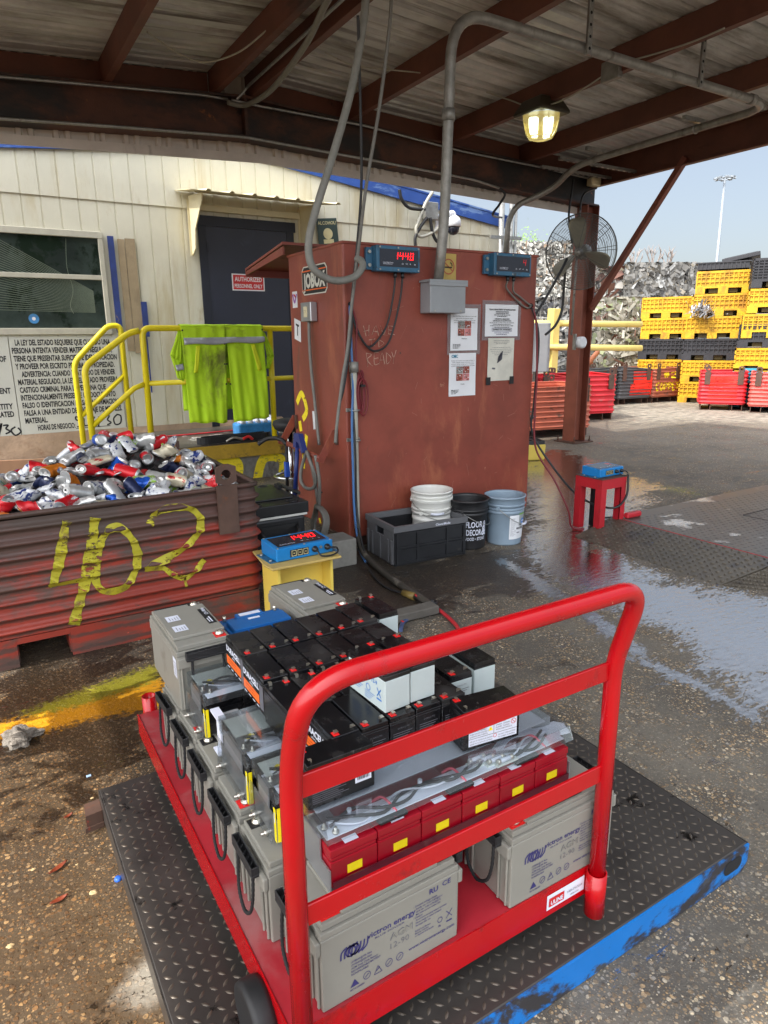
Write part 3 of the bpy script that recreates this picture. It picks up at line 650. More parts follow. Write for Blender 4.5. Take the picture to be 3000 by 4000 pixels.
for i, (Y_, lab) in enumerate(((6.35, 'long slotted strut under the roof edge, the one farther from the column'), (6.75, 'long slotted strut under the roof edge, the one closer to the column'))):
    mb = MB(); mb.box((6.35+.1*i, Y_-.02, 3.55), (7.9-.05*i, Y_+.02, 3.555)); mb.box((6.35+.1*i, Y_-.02, 3.5555), (7.9-.05*i, Y_-.016, 3.585)); mb.box((6.35+.1*i, Y_+.016, 3.5555), (7.9-.05*i, Y_+.02, 3.585))
    for k in range(14): mb.box((6.42+.1*k, Y_-.008, 3.547), (6.47+.1*k, Y_+.008, 3.5497), 1)
    tag(mb.build('slotted_strut', [M_galv, M_dark]), lab, 'strut', 'slotted struts at the roof edge')
# thin conduits along the header
def onb(px, py, off): return at(px, py, Y=BY-off)
pipe('conduit', 'thin bright conduit clipped along the lower flange of the header beam', 'conduit', [onb(-200, 460, .13), onb(0, 463, .13), onb(480, 497, .13), onb(955, 535, .13), onb(1450, 625, .13), onb(1850, 702, .13), onb(1950, 735, .13)], .014, M_galv, 8, fil=.1)
pipe('conduit', 'thin bright conduit along the top of the header beam ending at the twin purlins', 'conduit', [onb(-200, 285, .12), onb(0, 300, .12), onb(450, 340, .12), onb(800, 372, .12), onb(890, 388, .12)], .013, M_galv, 8, fil=.1)
pipe('conduit', 'thin bright conduit along the header beam from the twin purlins to the column', 'conduit', [onb(905, 390, .12), onb(1000, 412, .12), onb(1420, 490, .12), onb(1800, 590, .12), onb(2120, 655, .12), onb(2300, 697, .12)], .013, M_galv, 8, fil=.1)
mb = MB(); p = onb(2320, 712, .14); mb.box((p.x-.09, p.y-.05, p.z-.05), (p.x+.09, p.y+.05, p.z+.05))
tag(mb.build('junction_box', M_cream, bevel=.01), 'small cream junction box at the corner of canopy and column', 'junction box')
# flexible conduits at the twin purlins
pipe('conduit', 'thin bright conduit rising between the twin purlins', 'conduit', [onb(925, 390, .14), onb(965, 340, .14), (2.6, 4.7, zt(2.6)-.02), (2.6, 2.5, zt(2.6)-.02)], .013, M_galv, 8, fil=.1)
cable('flexible_hose', 'grey ribbed flexible hose swooping from the twin purlins to the header', 'hose', [onb(890, 400, .14), onb(960, 410, .17), at(1060, 350, Y=6.3), at(1190, 180, Y=5.2), at(1270, 20, Y=4.6), at(1330, -80, Y=4.3)], .024, M_hose)
cable('cord', 'thin pale wire sagging across the roof left of the twin purlins', 'wire', [at(575, 125, z=3.86), at(690, 205, z=3.84), at(800, 243, z=3.83), at(930, 205, z=3.84), at(1040, 120, z=3.87)], .007, M_ltgray)
cable('cord', 'thin pale wire under the roof right of the twin purlins', 'wire', [at(1270, 205, z=3.85), at(1380, 255, z=3.84), at(1500, 270, z=3.84), at(1700, 290, z=3.82)], .006, M_ltgray)
# cords from the roof to the cabinet
cable('flexible_hose', 'thick grey flexible hose hanging from the roof and curling onto the cabinet edge', 'hose', [at(1432, -60, Y=3.95), at(1418, 100, Y=3.95), at(1370, 360, Y=3.95), at(1290, 640, Y=3.95), at(1228, 840, Y=3.97), at(1205, 960, Y=3.98), at(1225, 1050, Y=3.98), at(1300, 1095, Y=3.99), at(1378, 1085, Y=4.0), at(1415, 1045, Y=4.02), at(1412, 1020, Y=4.05), at(1394, 1010, Y=4.1)], .0235, M_hose, 10, 10)
cable('cord', 'slim black cord hanging straight from the roof to the cabinet corner', 'cord', [at(1398, 60, Y=3.9), at(1405, 300, Y=4.0), at(1412, 700, Y=4.08), at(1395, 960, Y=4.1), at(1375, 1170, Y=4.12), at(1372, 1300, Y=4.13), at(1345, 1500, Y=4.13), at(1325, 1580, Y=4.13)], .009, M_blackc)
cable('cord', 'grey cord falling from the roof in a long slant past the cabinet corner', 'cord', [at(1530, -40, Y=3.9), at(1520, 120, Y=3.9), at(1480, 430, Y=3.95), at(1430, 730, Y=4.0), at(1402, 960, Y=4.08), at(1375, 1180, Y=4.12), at(1358, 1360, Y=4.12), at(1338, 1480, Y=4.1), at(1318, 1640, Y=4.1), at(1310, 1730, Y=4.11)], .0115, M_grayc)
# junction box and wire on the lamp purlin
p = at(2390, 275, X=5.16); mb = MB(); mb.box((p.x-.03, p.y-.1, p.z-.08), (p.x+.03, p.y+.1, p.z+.08)); tag(mb.build('junction_box', M_galvd, bevel=.008), 'small dull square junction box on the lamp purlin', 'junction box')
cable('cord', 'thin white wire running from the purlin junction box down to the lamp', 'wire', [at(2420, 250, X=5.14), at(2350, 300, X=5.14), at(2240, 370, X=5.14), at(2160, 405, X=5.14), at(2080, 420, X=5.14), at(1990, 390, X=5.14), at(1900, 360, X=4.9)], .007, M_ltgray)
cable('cord', 'thin pale wire along the lamp purlin toward the roof edge', 'wire', [at(2430, 245, X=5.15), at(2560, 210, X=5.14), at(2700, 165, X=5.14), at(2830, 110, X=5.14)], .007, M_ltgray)
# lamp
lc = at(2115, 440, X=5.2); lz = lc.z
la = thing('canopy_lamp', 'lit canopy lamp with bronze housing and amber glass bowl hanging under the roof', 'lamp', (lc.x, lc.y, lz-.22))
mb = MB(); M4 = Matrix.Rotation(R(45), 3, 'Z')
mb.lathe([(.275, 0), (.285, .02), (.2, .13), (.18, .14)], (lc.x, lc.y, lz-.03), 4, M4, sm=False); mb.build('housing', M_lamp, la, bevel=.01)
m_, t_, b_ = base_mat('amber_lens'); b_.inputs['Base Color'].default_value = (*lin((232, 214, 140)), 1); b_.inputs['Roughness'].default_value = .25; b_.inputs['Transmission Weight'].default_value = .7; b_.inputs['Emission Color'].default_value = (*lin((236, 206, 110)), 1); b_.inputs['Emission Strength'].default_value = .12
mb = MB(); mb.lathe([(.07, -.245), (.12, -.23), (.165, -.16), (.185, -.08), (.19, -.033)], (lc.x, lc.y, lz), 8, Matrix.Rotation(R(22), 3, 'Z'), sm=False, cap=(True, False)); mb.build('lens', m_, la)
M_bulb = glow('lamp_tube', (226, 244, 255), 6)
for dx in (-.05, .05):
    mb = MB(); mb.tube([(lc.x+dx*.9, lc.y-dx*.6, lz-.05), (lc.x+dx*.9, lc.y-dx*.6, lz-.17)], .026, 10); mb.build('bulb', M_bulb, la)
# the office front was measured with the door 0.9 m wide; it is 1.2 times that and its yard 0.3 m lower
FRAME[:] = [1.2, -0.3]
# ---------------------------------------------------------------- office building
WY = 7.3
bd = thing('office_building', 'cream board office building with blue roof edge behind the yellow railing', 'building', (2.7, WY, 0))
def gz(x): return 3.40-(.10 if x < 2.65 else .125)*abs(x-2.65)
BX0, BX1 = -4.0, 6.28
def siding(z0, z1f, dy, name):
    mb = MB(); pts = []; x = BX0
    while x < BX1-.02:
        pts += [(x, 0), (x+.145, 0), (x+.148, .008), (x+.157, .008), (x+.16, 0)]; x += .1605
    pts = [(min(a, BX1), b) for a, b in pts]
    mb.sheet([[(a, WY-dy+b, z0) for a, b in pts], [(a, WY-dy+b, z1f(a)) for a, b in pts]], 0, False)
    return mb.build(name, M_siding, bd)
siding(.62, lambda x: 2.84, .0, 'siding')
siding(2.815, lambda x: gz(x), .014, 'upper_siding')
mb = MB(); mb.box((BX0, WY+.012, 0), (BX1, 12, 2.9)); mb.prism([(BX0, 2.9), (BX1, 2.9), (BX1, gz(BX1)), (2.65, 3.40), (BX0, gz(BX0))], (WY+.012, 12), lambda u, v, q: (u, q, v)); mb.build('core_wall', M_cream, bd)
mb = MB()
for xa, xb in ((BX0-.2, 2.65), (2.65, BX1+.12)):
    mb.prism([(xa, gz(xa)-.02), (xb, gz(xb)-.02), (xb, gz(xb)+.115), (xa, gz(xa)+.115)], (WY-.05, WY-.022), lambda u, v, q: (u, q, v))
    mb.prism([(xa, gz(xa)+.1155), (xb, gz(xb)+.1155), (xb, gz(xb)+.135), (xa, gz(xa)+.135)], (WY-.06, 12.2), lambda u, v, q: (u, q, v))
mb.build('roof_edge', M_blue, bd)
mb = MB()
g = [[(x, WY-.03-.012*math.sin(x*9+z*7)*math.sin(z*13+x*3), z) for x in np.arange(BX0, BX1, .1)] for z in np.arange(0, .66, .06)]
mb.sheet(g, 0, True); mb.build('stone_skirting', M_stone, bd)
# window
wx0, wx1, wz0, wz1 = -.6, 1.30, 1.63, 2.50; wm = 2.115
wn = MB()
for a, b in (((wx0, wz1-.03), (wx1, wz1+.03)), ((wx0, wz0-.045), (wx1, wz0+.015))): wn.box((a[0], WY-.045, a[1]), (b[0], WY+.005, b[1]))
for xx in (wx0, wx1-.045): wn.box((xx, WY-.042, wz0+.0155), (xx+.045, WY+.003, wz1-.0305))
wn.box((wx0+.0455, WY-.035, wm-.022), (wx1-.0455, WY+.002, wm+.022))
wf = wn.build('window', M_alu, bd, bevel=.004)
mb = MB(); mb.box((wx0+.046, WY-.012, wz0+.0155), (wx1-.046, WY-.008, wm-.0225)); mb.box((wx0+.046, WY-.02, wm+.0225), (wx1-.046, WY-.016, wz1-.031)); mb.build('pane', M_glass, wf)
mb = MB(); mb.quad((wx0, WY-.0045, wz0), (wx1, WY-.0045, wz0), (wx1, WY-.0045, wz1), (wx0, WY-.0045, wz1)); mb.build('window_backing', M_winback, wf)
mb = MB()
for k in range(30):
    xr, zr_ = 1.17, 1.99-.0068*k; zl = 2.40-.0205*k; sl_ = (zl-zr_)/.72; xl = max(-.5, .45-(2.45-zl)/max(1e-3, sl_)) if sl_ > 0 else -.5
    for xa, xb in ((xl, xr),): mb.bar((xa, WY-.0065, zr_+sl_*(xr-xa)), (xb, WY-.0065, zr_), .0015, .0052)
mb.build('blind_slat', M_alu, wf)
mb = MB()
for xx in (.35, .98): mb.tube(catmull([(xx, WY-.0065, 2.46), (xx-.02, WY-.0065, 2.2), (xx+.01, WY-.0065, 2.0), (xx-.03, WY-.0065, 1.86), (xx-.01, WY-.0065, 1.78)], 4), .003, 4)
mb.build('blind_cord', M_alu, wf)
mb = MB()
for xx in (.19, .62):
    mb.lathe([(.045, 0), (.045, .002)], (xx, WY-.015, 1.73), 18, Matrix.Rotation(R(90), 3, 'X')); mb.lathe([(.016, 0), (.016, .001)], (xx, WY-.0175, 1.73), 16, Matrix.Rotation(R(90), 3, 'X'), 1)
mb.build('round_sticker', [M_cardboard, M_white], wf)
# wood and blue shutter remains beside the window
mb = MB(); mb.box((1.435, WY-.024, 1.42), (1.50, WY-.016, 2.48)); mb.box((1.505, WY-.022, 1.40), (1.60, WY-.016, 2.49)); mb.build('weathered_board', M_wood, bd)
mb = MB(); mb.box((1.345, WY-.04, 1.60), (1.40, WY-.016, 2.50)); mb.build('blue_strip', M_bluew, bd)
mb = MB(); mb.box((1.60, WY-.042, 1.56), (1.655, WY-.03, 1.90)); mb.box((1.62, WY-.03, 1.0), (1.632, WY-.016, 1.56)); mb.build('blue_strip', M_bluew, bd)
# door, frame and little metal awning
mb = MB(); dx0, dx1, dz0, dz1 = 2.235, 3.30, .6, 2.76
mb.box((dx0, WY-.03, dz0), (dx0+.085, WY-.016, dz1-.1)); mb.box((dx1-.085, WY-.03, dz0), (dx1, WY-.016, dz1-.1)); mb.box((dx0-.02, WY-.034, dz1-.0995), (dx1+.02, WY-.016, dz1)); mb.build('door_frame', M_navy, bd)
mb = MB(); mb.box((dx0+.087, WY-.024, dz0), (dx1-.087, WY-.017, dz1-.102)); dr = mb.build('door', M_door, bd)
mb = MB()
for zz in (.9, 1.6, 2.4): mb.box((dx0+.078, WY-.036, zz), (dx0+.1, WY-.0305, zz+.1))
mb.build('hinge', M_navy, dr)
mb = MB(); y0 = WY-.022; xx = 2.03
pts = []
while xx < 3.5: pts += [(xx, 0), (xx+.14, 0), (xx+.16, .018), (xx+.18, .018), (xx+.2, 0)]; xx += .23
mb.sheet([[(a, y0, 2.97+b) for a, b in pts], [(a, y0-.55, 2.885+b) for a, b in pts]], 0, False)
aw = mb.build('door_awning', M_cream, bd, solid=.006)
for xx in (2.16, 3.38):
    mb = MB(); mb.prism([(y0, 2.93), (y0-.45, 2.885), (y0-.43, 2.82), (y0-.16, 2.6), (y0-.12, 2.42), (y0, 2.36)], (xx, xx+.012), lambda u, v, q: (q, u, v)); mb.box((xx-.02, y0-.012, 2.36), (xx-.0005, y0, 2.9)); mb.build('awning_bracket', M_cream, aw)
mb = MB(); mb.box((2.18, WY-.05, 2.80), (3.37, WY-.016, 2.86)); mb.build('awning_rail', M_cream, aw)
# AUTHORIZED sign on the door
sg = MB(); p0 = at(905, 1068, Y=WY-.03); p1 = at(1035, 1138, Y=WY-.03)
f = plane((p0.x, WY-.0285, p1.z), (1, 0, 0), (0, 0, 1)); W_, H_ = p1.x-p0.x, p0.z-p1.z
sg.box((p0.x, WY-.0275, p1.z), (p1.x, WY-.0245, p0.z), 0); rect(sg, f, .012, .012, W_-.012, H_-.012, 1)
f2 = plane((p0.x, WY-.0295, p1.z), (1, 0, 0), (0, 0, 1)); text(sg, 'AUTHORIZED', f2, W_/2, H_*.56, H_*.27, W_*.84, 0, .02, 'C'); text(sg, 'PERSONNEL ONLY', f2, W_/2, H_*.17, H_*.24, W_*.86, 0, .015, 'C')
tag(sg.build('door_sign', [M_white, M_red]), 'red and white AUTHORIZED PERSONNEL ONLY sign on the navy door', 'sign')
# posters behind the cabinet
p0 = at(1245, 905, Y=WY-.03); p1 = at(1335, 950, Y=WY-.03); sg = MB(); W_ = .26; H_ = .3
f = plane((p0.x, WY-.034, p0.z-.16), (.98, 0, .1), (-.1, 0, .98)); sg.prism([(0, 0), (W_, 0), (W_, H_), (0, H_)], (0, .004), lambda u, v, q: Vector(f(u, v))+Vector((0, q, 0)))
f2 = plane((p0.x, WY-.0355, p0.z-.16), (.98, 0, .1), (-.1, 0, .98)); text(sg, 'ALCOHOL!', f2, W_/2, H_*.78, .036, W_*.9, 1, .02, 'C')
ring(sg, f2, W_*.5, H_*.45, .06, .06, 1); rect(sg, f2, W_*.25, H_*.1, W_*.75, H_*.25, 1)
tag(sg.build('poster', [M_greenp, M_creamp]), 'dark green ALCOHOL poster on the wall right of the door awning', 'poster')
# the Spanish law sign and its neighbour
def board(name, x0, x1, z0, z1, label):
    mb = MB(); mb.box((x0, WY-.028, z0), (x1, WY-.022, z1)); o = mb.build(name, M_signw); tag(o, label, 'sign'); return o
sx0, sx1, sz0, sz1 = .385, 1.335, .66, 1.565
s1 = board('sign_board', sx0, sx1, sz0, sz1, 'white sign board lettered in black Spanish below the window, behind the railing')
mb = MB(); f = plane((sx0, WY-.0295, sz0), (1, 0, 0), (0, 0, 1)); W_ = sx1-sx0
LN = [('LA LEY DEL ESTADO REQUIERE QUE CUANDO UNA', .05, .93), ('PERSONA INTENTA VENDER MATERIAL REGULADO,', .015, .94), ('TIENE QUE PRESENTAR SUFICIENTE IDENTIFICACION', .02, .98), ('Y PROVEER POR ESCRITO PRUEBA DE PROPIEDAD.', .025, .95), ('ADVERTENCIA: CUANDO TRATANDO DE VENDER', .07, .95), ('MATERIAL REGULADO, LA LEY DEL ESTADO PROVEERA', .03, .97), ('CASTIGO CRIMINAL PARA LA PERSONA QUE', .035, .84), ('INTENCIONALMENTE PRESENTE UN DOCUMENTO', .035, .93), ('FALSO O IDENTIFICACION FALSA E INFORMACION', .04, .95), ('FALSA A UNA ENTIDAD DE RECICLAJE DE METALES.', .045, .98), ('MATERIAL.', .045, .25), ('HORAS DE NEGOCIO:', .15, .5)]
for i, (s_, a, b) in enumerate(LN): text(mb, s_, f, a*W_, .83-.0725*i, .052, (b-a)*W_, 0, .035)
mb.build('lettering', M_ink, s1)
mb = MB()
for P_ in ([(.53, .12), (.49, .14), (.49, .11), (.53, .09), (.53, .05), (.49, .04)], [(.56, .12), (.56, .05), (.6, .05)], [(.66, .13), (.64, .08), (.7, .08)], [(.7, .13), (.69, .03)], [(.76, .13), (.8, .13), (.78, .09), (.81, .06), (.77, .04)], [(.88, .14), (.84, .1), (.85, .04), (.9, .05), (.91, .12), (.87, .14)]): stroke(mb, f, P_, .014)
stroke(mb, f, [(.48, .025), (.8, .03)], .006); mb.build('marker_writing', M_ink, s1)
s2 = board('sign_board', -1.0, .378, sz0, sz1+.003, 'white sign board of English text cut off by the picture left edge')
mb = MB(); f = plane((.378, WY-.0295, sz0), (1, 0, 0), (0, 0, 1))
for i, s_ in ((2, 'OR SHOW PROOF'), (6, 'SALE AGREEMENT'), (8, 'OF AN ENTITY'), (9, 'REGULATED')): text(mb, s_, f, -.035, .83-.0725*i, .052, .028*len(s_), 0, .035, 'R')
mb.build('lettering', M_ink, s2)
mb = MB()
for P_ in ([(-.3, .03), (-.29, .1), (-.26, .05), (-.24, .1), (-.22, .03)], [(-.2, .11), (-.18, .07), (-.15, .12), (-.19, .0)], [(-.14, .1), (-.1, .1), (-.12, .07), (-.09, .04), (-.13, .02)], [(-.04, .08), (-.08, .05), (-.05, .0), (.0, .03), (-.02, .07)]): stroke(mb, f, P_, .015)
mb.build('marker_writing', M_ink, s2)

# ---------------------------------------------------------------- loading dock with yellow railing
dk = thing('loading_dock', 'steel loading dock with worn yellow edge before the navy door', 'platform', (2.3, 6.6, 0))
PZ = .60
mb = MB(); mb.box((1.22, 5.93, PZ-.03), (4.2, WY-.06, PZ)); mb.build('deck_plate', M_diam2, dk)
mb = MB(); mb.box((1.22, 5.91, PZ-.13), (4.2, 5.929, PZ-.005)); mb.build('front_edge', M_dockyel, dk)
mb = MB(); mb.box((1.25, 5.97, 0), (4.2, 5.99, PZ-.031)); mb.build('front_panel', M_galvd, dk)
mb = MB(); f = plane((1.7, 5.967, 0), (1, 0, 0), (0, 0, 1))
for c_, pl in ((0, [(.05, .2), (.2, .44), (.35, .4), (.3, .2), (.12, .12)]), (0, [(.5, .1), (.6, .42), (.8, .38), (.75, .15)]), (1, [(.0, .1), (.15, .3), (.2, .42)])):
    stroke(mb, f, pl, .09, c_)
mb.build('sprayed_paint', [M_spryel, M_paintred], dk)
for k in range(3):
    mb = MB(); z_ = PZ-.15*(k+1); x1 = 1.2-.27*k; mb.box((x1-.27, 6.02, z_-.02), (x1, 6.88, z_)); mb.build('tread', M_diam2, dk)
for yy in (6.0, 6.9):
    mb = MB(); mb.prism([(1.25, PZ), (1.25, PZ-.25), (.45, 0), (.3, 0), (1.0, PZ)], (yy-.006, yy+.006), lambda u, v, q: (u, q, v)); mb.build('stringer', M_yel, dk)
rl = thing('railing', 'yellow pipe railing with sloped stair handrails on the loading dock', 'railing', (1.3, 6.0, PZ))
def rpipe(P, r=.026, fil=.08):
    mb = MB(); mb.tube(fillet(P, fil, 6) if fil else P, r, 12); return mb
mb = rpipe([(1.30, 6, PZ), (1.31, 6, 1.62), (2.9, 6, 1.615), (3.3, 6, 1.615)], fil=.07); mb.tube([(1.305, 6, 1.165), (3.3, 6, 1.165)], .022, 12); mb.build('guard_rail', M_yel, rl)
mb = rpipe([(2.44, 6, PZ), (2.445, 6, 1.6)], fil=0); mb.build('post', M_yel, rl)
for px in (1.3, 2.44):
    mb = MB(); mb.lathe([(.06, .001), (.06, .012)], (px, 6, PZ), 16); mb.build('post_flange', M_dockyel, rl)
mb = rpipe([(1.285, 6.0, 1.6), (1.2, 6.0, 1.58), (.83, 6.0, 1.32), (.83, 6.0, .1)], fil=.07); mb.tube([(1.285, 6, 1.16), (1.2, 6, 1.13), (.83, 6, .83)], .022, 12); mb.build('stair_handrail', M_yel, rl)
mb = rpipe([(1.31, 6.9, PZ), (1.31, 6.9, 1.66), (1.2, 6.9, 1.66), (.87, 6.9, 1.33), (.87, 6.9, .1)], fil=.07); mb.tube([(1.3, 6.9, 1.2), (.87, 6.9, .83)], .022, 12); mb.build('stair_handrail', M_yel, rl)

# hi-vis coat hung over the rail
jk = thing('hi_vis_coat', 'grimy lime hi vis coat hung over the yellow railing', 'coat', (2.05, 5.95, .9))
def cloth(poly_top, poly_bot, y, name, mat, amp=.008, n=26, m=26, par=None):
    g = []
    for j in range(m+1):
        v = j/m; row = []
        for i in range(n+1):
            u = i/n
            a = Vector(poly_top[0]).lerp(Vector(poly_top[1]), u); b = Vector(poly_bot[0]).lerp(Vector(poly_bot[1]), u); p = a.lerp(b, v)
            dy = amp*(.35+v)*(math.sin(u*17+v*2.3)+.6*math.sin(u*31-v*4+1)+.4*math.sin(v*9+u*5)) - .012*v
            row.append((p.x, y+dy, p.z+.006*math.sin(u*13)*v))
        g.append(row)
    mb = MB(); mb.sheet(g, 0, True); return mb.build(name, mat, par or jk, solid=.006)
q = lambda px, py: (lambda p: (p.x, 0, p.z))(at(px, py, Y=5.93))
cloth((q(706, 1272), q(880, 1270)), (q(742, 1652), q(888, 1650)), 5.935, 'left_front', M_hiviz)
cloth((q(882, 1270), q(1026, 1272)), (q(915, 1650), q(1052, 1630)), 5.937, 'right_front', M_hiviz)
cloth((q(708, 1270), q(1025, 1270)), (q(735, 1610), q(1040, 1600)), 6.065, 'back_panel', M_hiviz, .01)
mb = MB(); a, b = q(706, 1272), q(1026, 1272)
mb.sheet([[(a[0]+(b[0]-a[0])*i/12, 6.0-.066*math.cos(t), 1.612+.04*math.sin(t)+.002*math.sin(i*2.1)) for i in range(13)] for t in np.linspace(-.2, math.pi+.2, 9)], 0, True); mb.build('rail_fold', M_hiviz, jk)
cloth((q(714, 1320), q(1028, 1315)), (q(716, 1347), q(1029, 1336)), 5.906, 'reflective_band', M_silver, .004, 30, 2)
cloth((q(700, 1290), q(708, 1300)), (q(668, 1385), q(712, 1420)), 5.96, 'sleeve', M_hiviz, .01, 8, 8); cloth((q(668, 1385), q(714, 1400)), (q(698, 1480), q(722, 1490)), 5.962, 'sleeve', M_hiviz, .01, 8, 8)
cloth((q(686, 1428), q(716, 1420)), (q(692, 1450), q(720, 1442)), 5.945, 'sleeve_band', M_silver, .003, 6, 2)
cloth((q(1028, 1290), q(1040, 1300)), (q(1050, 1400), q(1076, 1390)), 5.97, 'sleeve', M_hiviz, .008, 8, 8); cloth((q(1048, 1395), q(1076, 1390)), (q(1046, 1440), q(1056, 1440)), 5.97, 'sleeve', M_hiviz, .008, 8, 8)
for P4 in (((762, 1350), (778, 1350), (752, 1455), (768, 1455)), ((975, 1345), (990, 1343), (1002, 1448), (1018, 1444))):
    cloth((q(*P4[0]), q(*P4[1])), (q(*P4[2]), q(*P4[3])), 5.9, 'pocket_flap', M_hiviz2, .003, 4, 8)
mb = MB()
for px, py in ((877, 1343), (878, 1422), (886, 1422), (884, 1500), (900, 1500), (712, 1290), (1024, 1288)):
    p = at(px, py, Y=5.90); mb.lathe([(.008, 0), (.008, .004)], (p.x, p.y, p.z), 8, Matrix.Rotation(R(90), 3, 'X'))
mb.build('snap_button', M_blk, jk)
# things on the dock
bp = thing('bottle_pack', 'blue shrink wrapped pack of bottles on the dock behind the coat', 'bottle pack', (2.35, 6.25, PZ))
mb = MB(); mb.box((2.15, 6.15, PZ+.002), (2.55, 6.36, PZ+.14)); mb.build('wrap', M_cardboard, bp, bevel=.02, segs=2)
mb = MB()
for i in range(5):
    for j in range(3): mb.lathe([(.03, .14), (.03, .16), (.014, .185), (.014, .2)], (2.2+.075*i, 6.19+.07*j, PZ), 10)
mb.build('bottle_top', M_lblw, bp)
ln = thing('lineman_tongs', 'dark rubber straps and red handled pliers lying on the dock edge', 'straps', (2.1, 6.1, PZ))
mb = MB()
for P_ in ([(1.72, 5.99), (1.85, 6.06), (2.1, 6.03), (2.32, 6.07), (2.4, 6.02)], [(1.7, 6.02), (1.78, 5.97), (2.0, 6.0), (2.3, 5.99), (2.42, 6.06)], [(1.75, 6.06), (1.9, 6.11), (2.2, 6.1), (2.38, 6.12)]):
    C = catmull([(x, y, 0) for x, y in P_], 6)
    for i in range(len(C)-1): mb.bar((C[i].x, C[i].y, PZ+.035), (C[i+1].x, C[i+1].y, PZ+.035), .008, .06)
mb.build('strap', M_blk, ln)
mb = MB(); mb.tube(catmull([(1.95, 5.96, PZ+.02), (2.02, 5.95, PZ+.05), (2.1, 5.94, PZ+.03)], 5), .012, 8); mb.tube(catmull([(2.1, 5.94, PZ+.03), (2.16, 5.945, PZ+.05), (2.2, 5.95, PZ+.02)], 5), .014, 8, 1); mb.build('pliers', [M_bolt, M_red], ln)
cable('cord', 'red cord lying along the dock and trailing over its left end', 'cord', [(2.9, 6.9, PZ+.01), (2.2, 6.75, PZ+.01), (1.6, 6.7, PZ+.01), (1.3, 6.6, PZ+.01), (1.15, 6.4, .45), (1.0, 6.35, .33)], .008, pm('red_cord', (176, 40, 48), .5))
# folded cardboard leaning on the skirting left of the stairs
mb = MB(); mb.prism([(-.3, 0), (.62, 0), (.6, .42), (-.3, .46)], (WY-.09, WY-.07), lambda u, v, q: (u, q, v)); tag(mb.build('cardboard_sheet', pm('brown_card', (164, 126, 98), .8, 0, .1, 4), bevel=.004), 'tan brown sheet leaning on the stone skirting left of the stairs', 'sheet')
# wall pipes and camera at the right end of the building
for px, r_, lab in ((1962, .036, 'grey vertical pipe at the building corner, the one bearing the flexible elbow'), (2000, .03, 'grey vertical pipe at the building corner, middle of the three'), (2018, .02, 'thinnest grey vertical pipe at the building corner')):
    a = at(px, 770, Y=7.12); pipe('wall_pipe', lab, 'pipe', [(a.x, 7.12, .3), (a.x, 7.12, a.z)], r_, M_galv, 12, 'vertical pipes at the building corner', fil=0)
mb = MB(); a = at(1915, 925, Y=7.06); b = at(2035, 932, Y=7.06); mb.bar(a, b, .03, .04); tag(mb.build('strut', M_galv), 'grey strut clamping the vertical pipes at the building corner', 'strut')
cm = thing('dome_camera', 'white dome security camera on the cream wall above the cabinet', 'camera', at(1770, 870, Y=7.2))
c_ = at(1771, 865, Y=7.12)
mb = MB(); mb.box((c_.x-.16, WY-.03, c_.z-.1), (c_.x-.06, WY-.0145, c_.z+.1)); mb.tube(fillet([(c_.x-.1, WY-.03, c_.z+.05), (c_.x-.1, 7.12, c_.z+.07), (c_.x, 7.12, c_.z+.1), (c_.x, 7.12, c_.z+.02)], .06), .035, 10); mb.build('bracket', M_white, cm)
mb = MB(); mb.lathe([(.05, .09), (.085, .06), (.095, .02), (.095, -.03), (.085, -.035)], (c_.x, c_.y, c_.z-.03), 20); mb.build('shell', M_white, cm)
mb = MB(); mb.lathe([(.0, -.13), (.04, -.12), (.065, -.095), (.075, -.06), (.076, -.036)], (c_.x, c_.y, c_.z-.03), 18); mb.build('dome', M_panel, cm)
p = at(1680, 825, Y=7.24); mb = MB(); mb.box((p.x-.1, 7.2, p.z-.1), (p.x+.1, WY-.0145, p.z+.1)); tag(mb.build('junction_box', M_galv, bevel=.008), 'grey junction box with curling hoses on the cream wall', 'junction box')
for lab, P_, m_ in (('pale flexible hose looping down beside the wall junction box', [(1690, 750), (1665, 790), (1640, 850), (1625, 900), (1645, 925), (1695, 905), (1720, 880)], M_ltgray), ('dark flexible hose dropping from the roof edge to the wall junction box', [(1560, 740), (1570, 780), (1600, 812), (1660, 818)], M_blackc), ('dark flexible hose from the wall junction box down behind the cabinet', [(1668, 850), (1640, 890), (1622, 930), (1625, 980)], M_blackc), ('black flexible hose curling below the dome camera', [(1680, 850), (1690, 910), (1710, 945), (1735, 930), (1745, 900)], M_blackc)):
    cable('flexible_hose', lab, 'hose', [at(x, y, Y=7.15) for x, y in P_], .02, m_, 8, 8, 'hoses at the wall junction box')
FRAME[:] = [1.0, 0.0]
cable('flexible_hose', 'dark flexible elbow joining the lower header conduit to the corner pipe', 'hose', [onb(1950, 735, .13), onb(1972, 760, .13), onb(1950, 800, .1), onb(1925, 840, .05), at(1960, 850, Y=8.5)], .015, M_blackc)
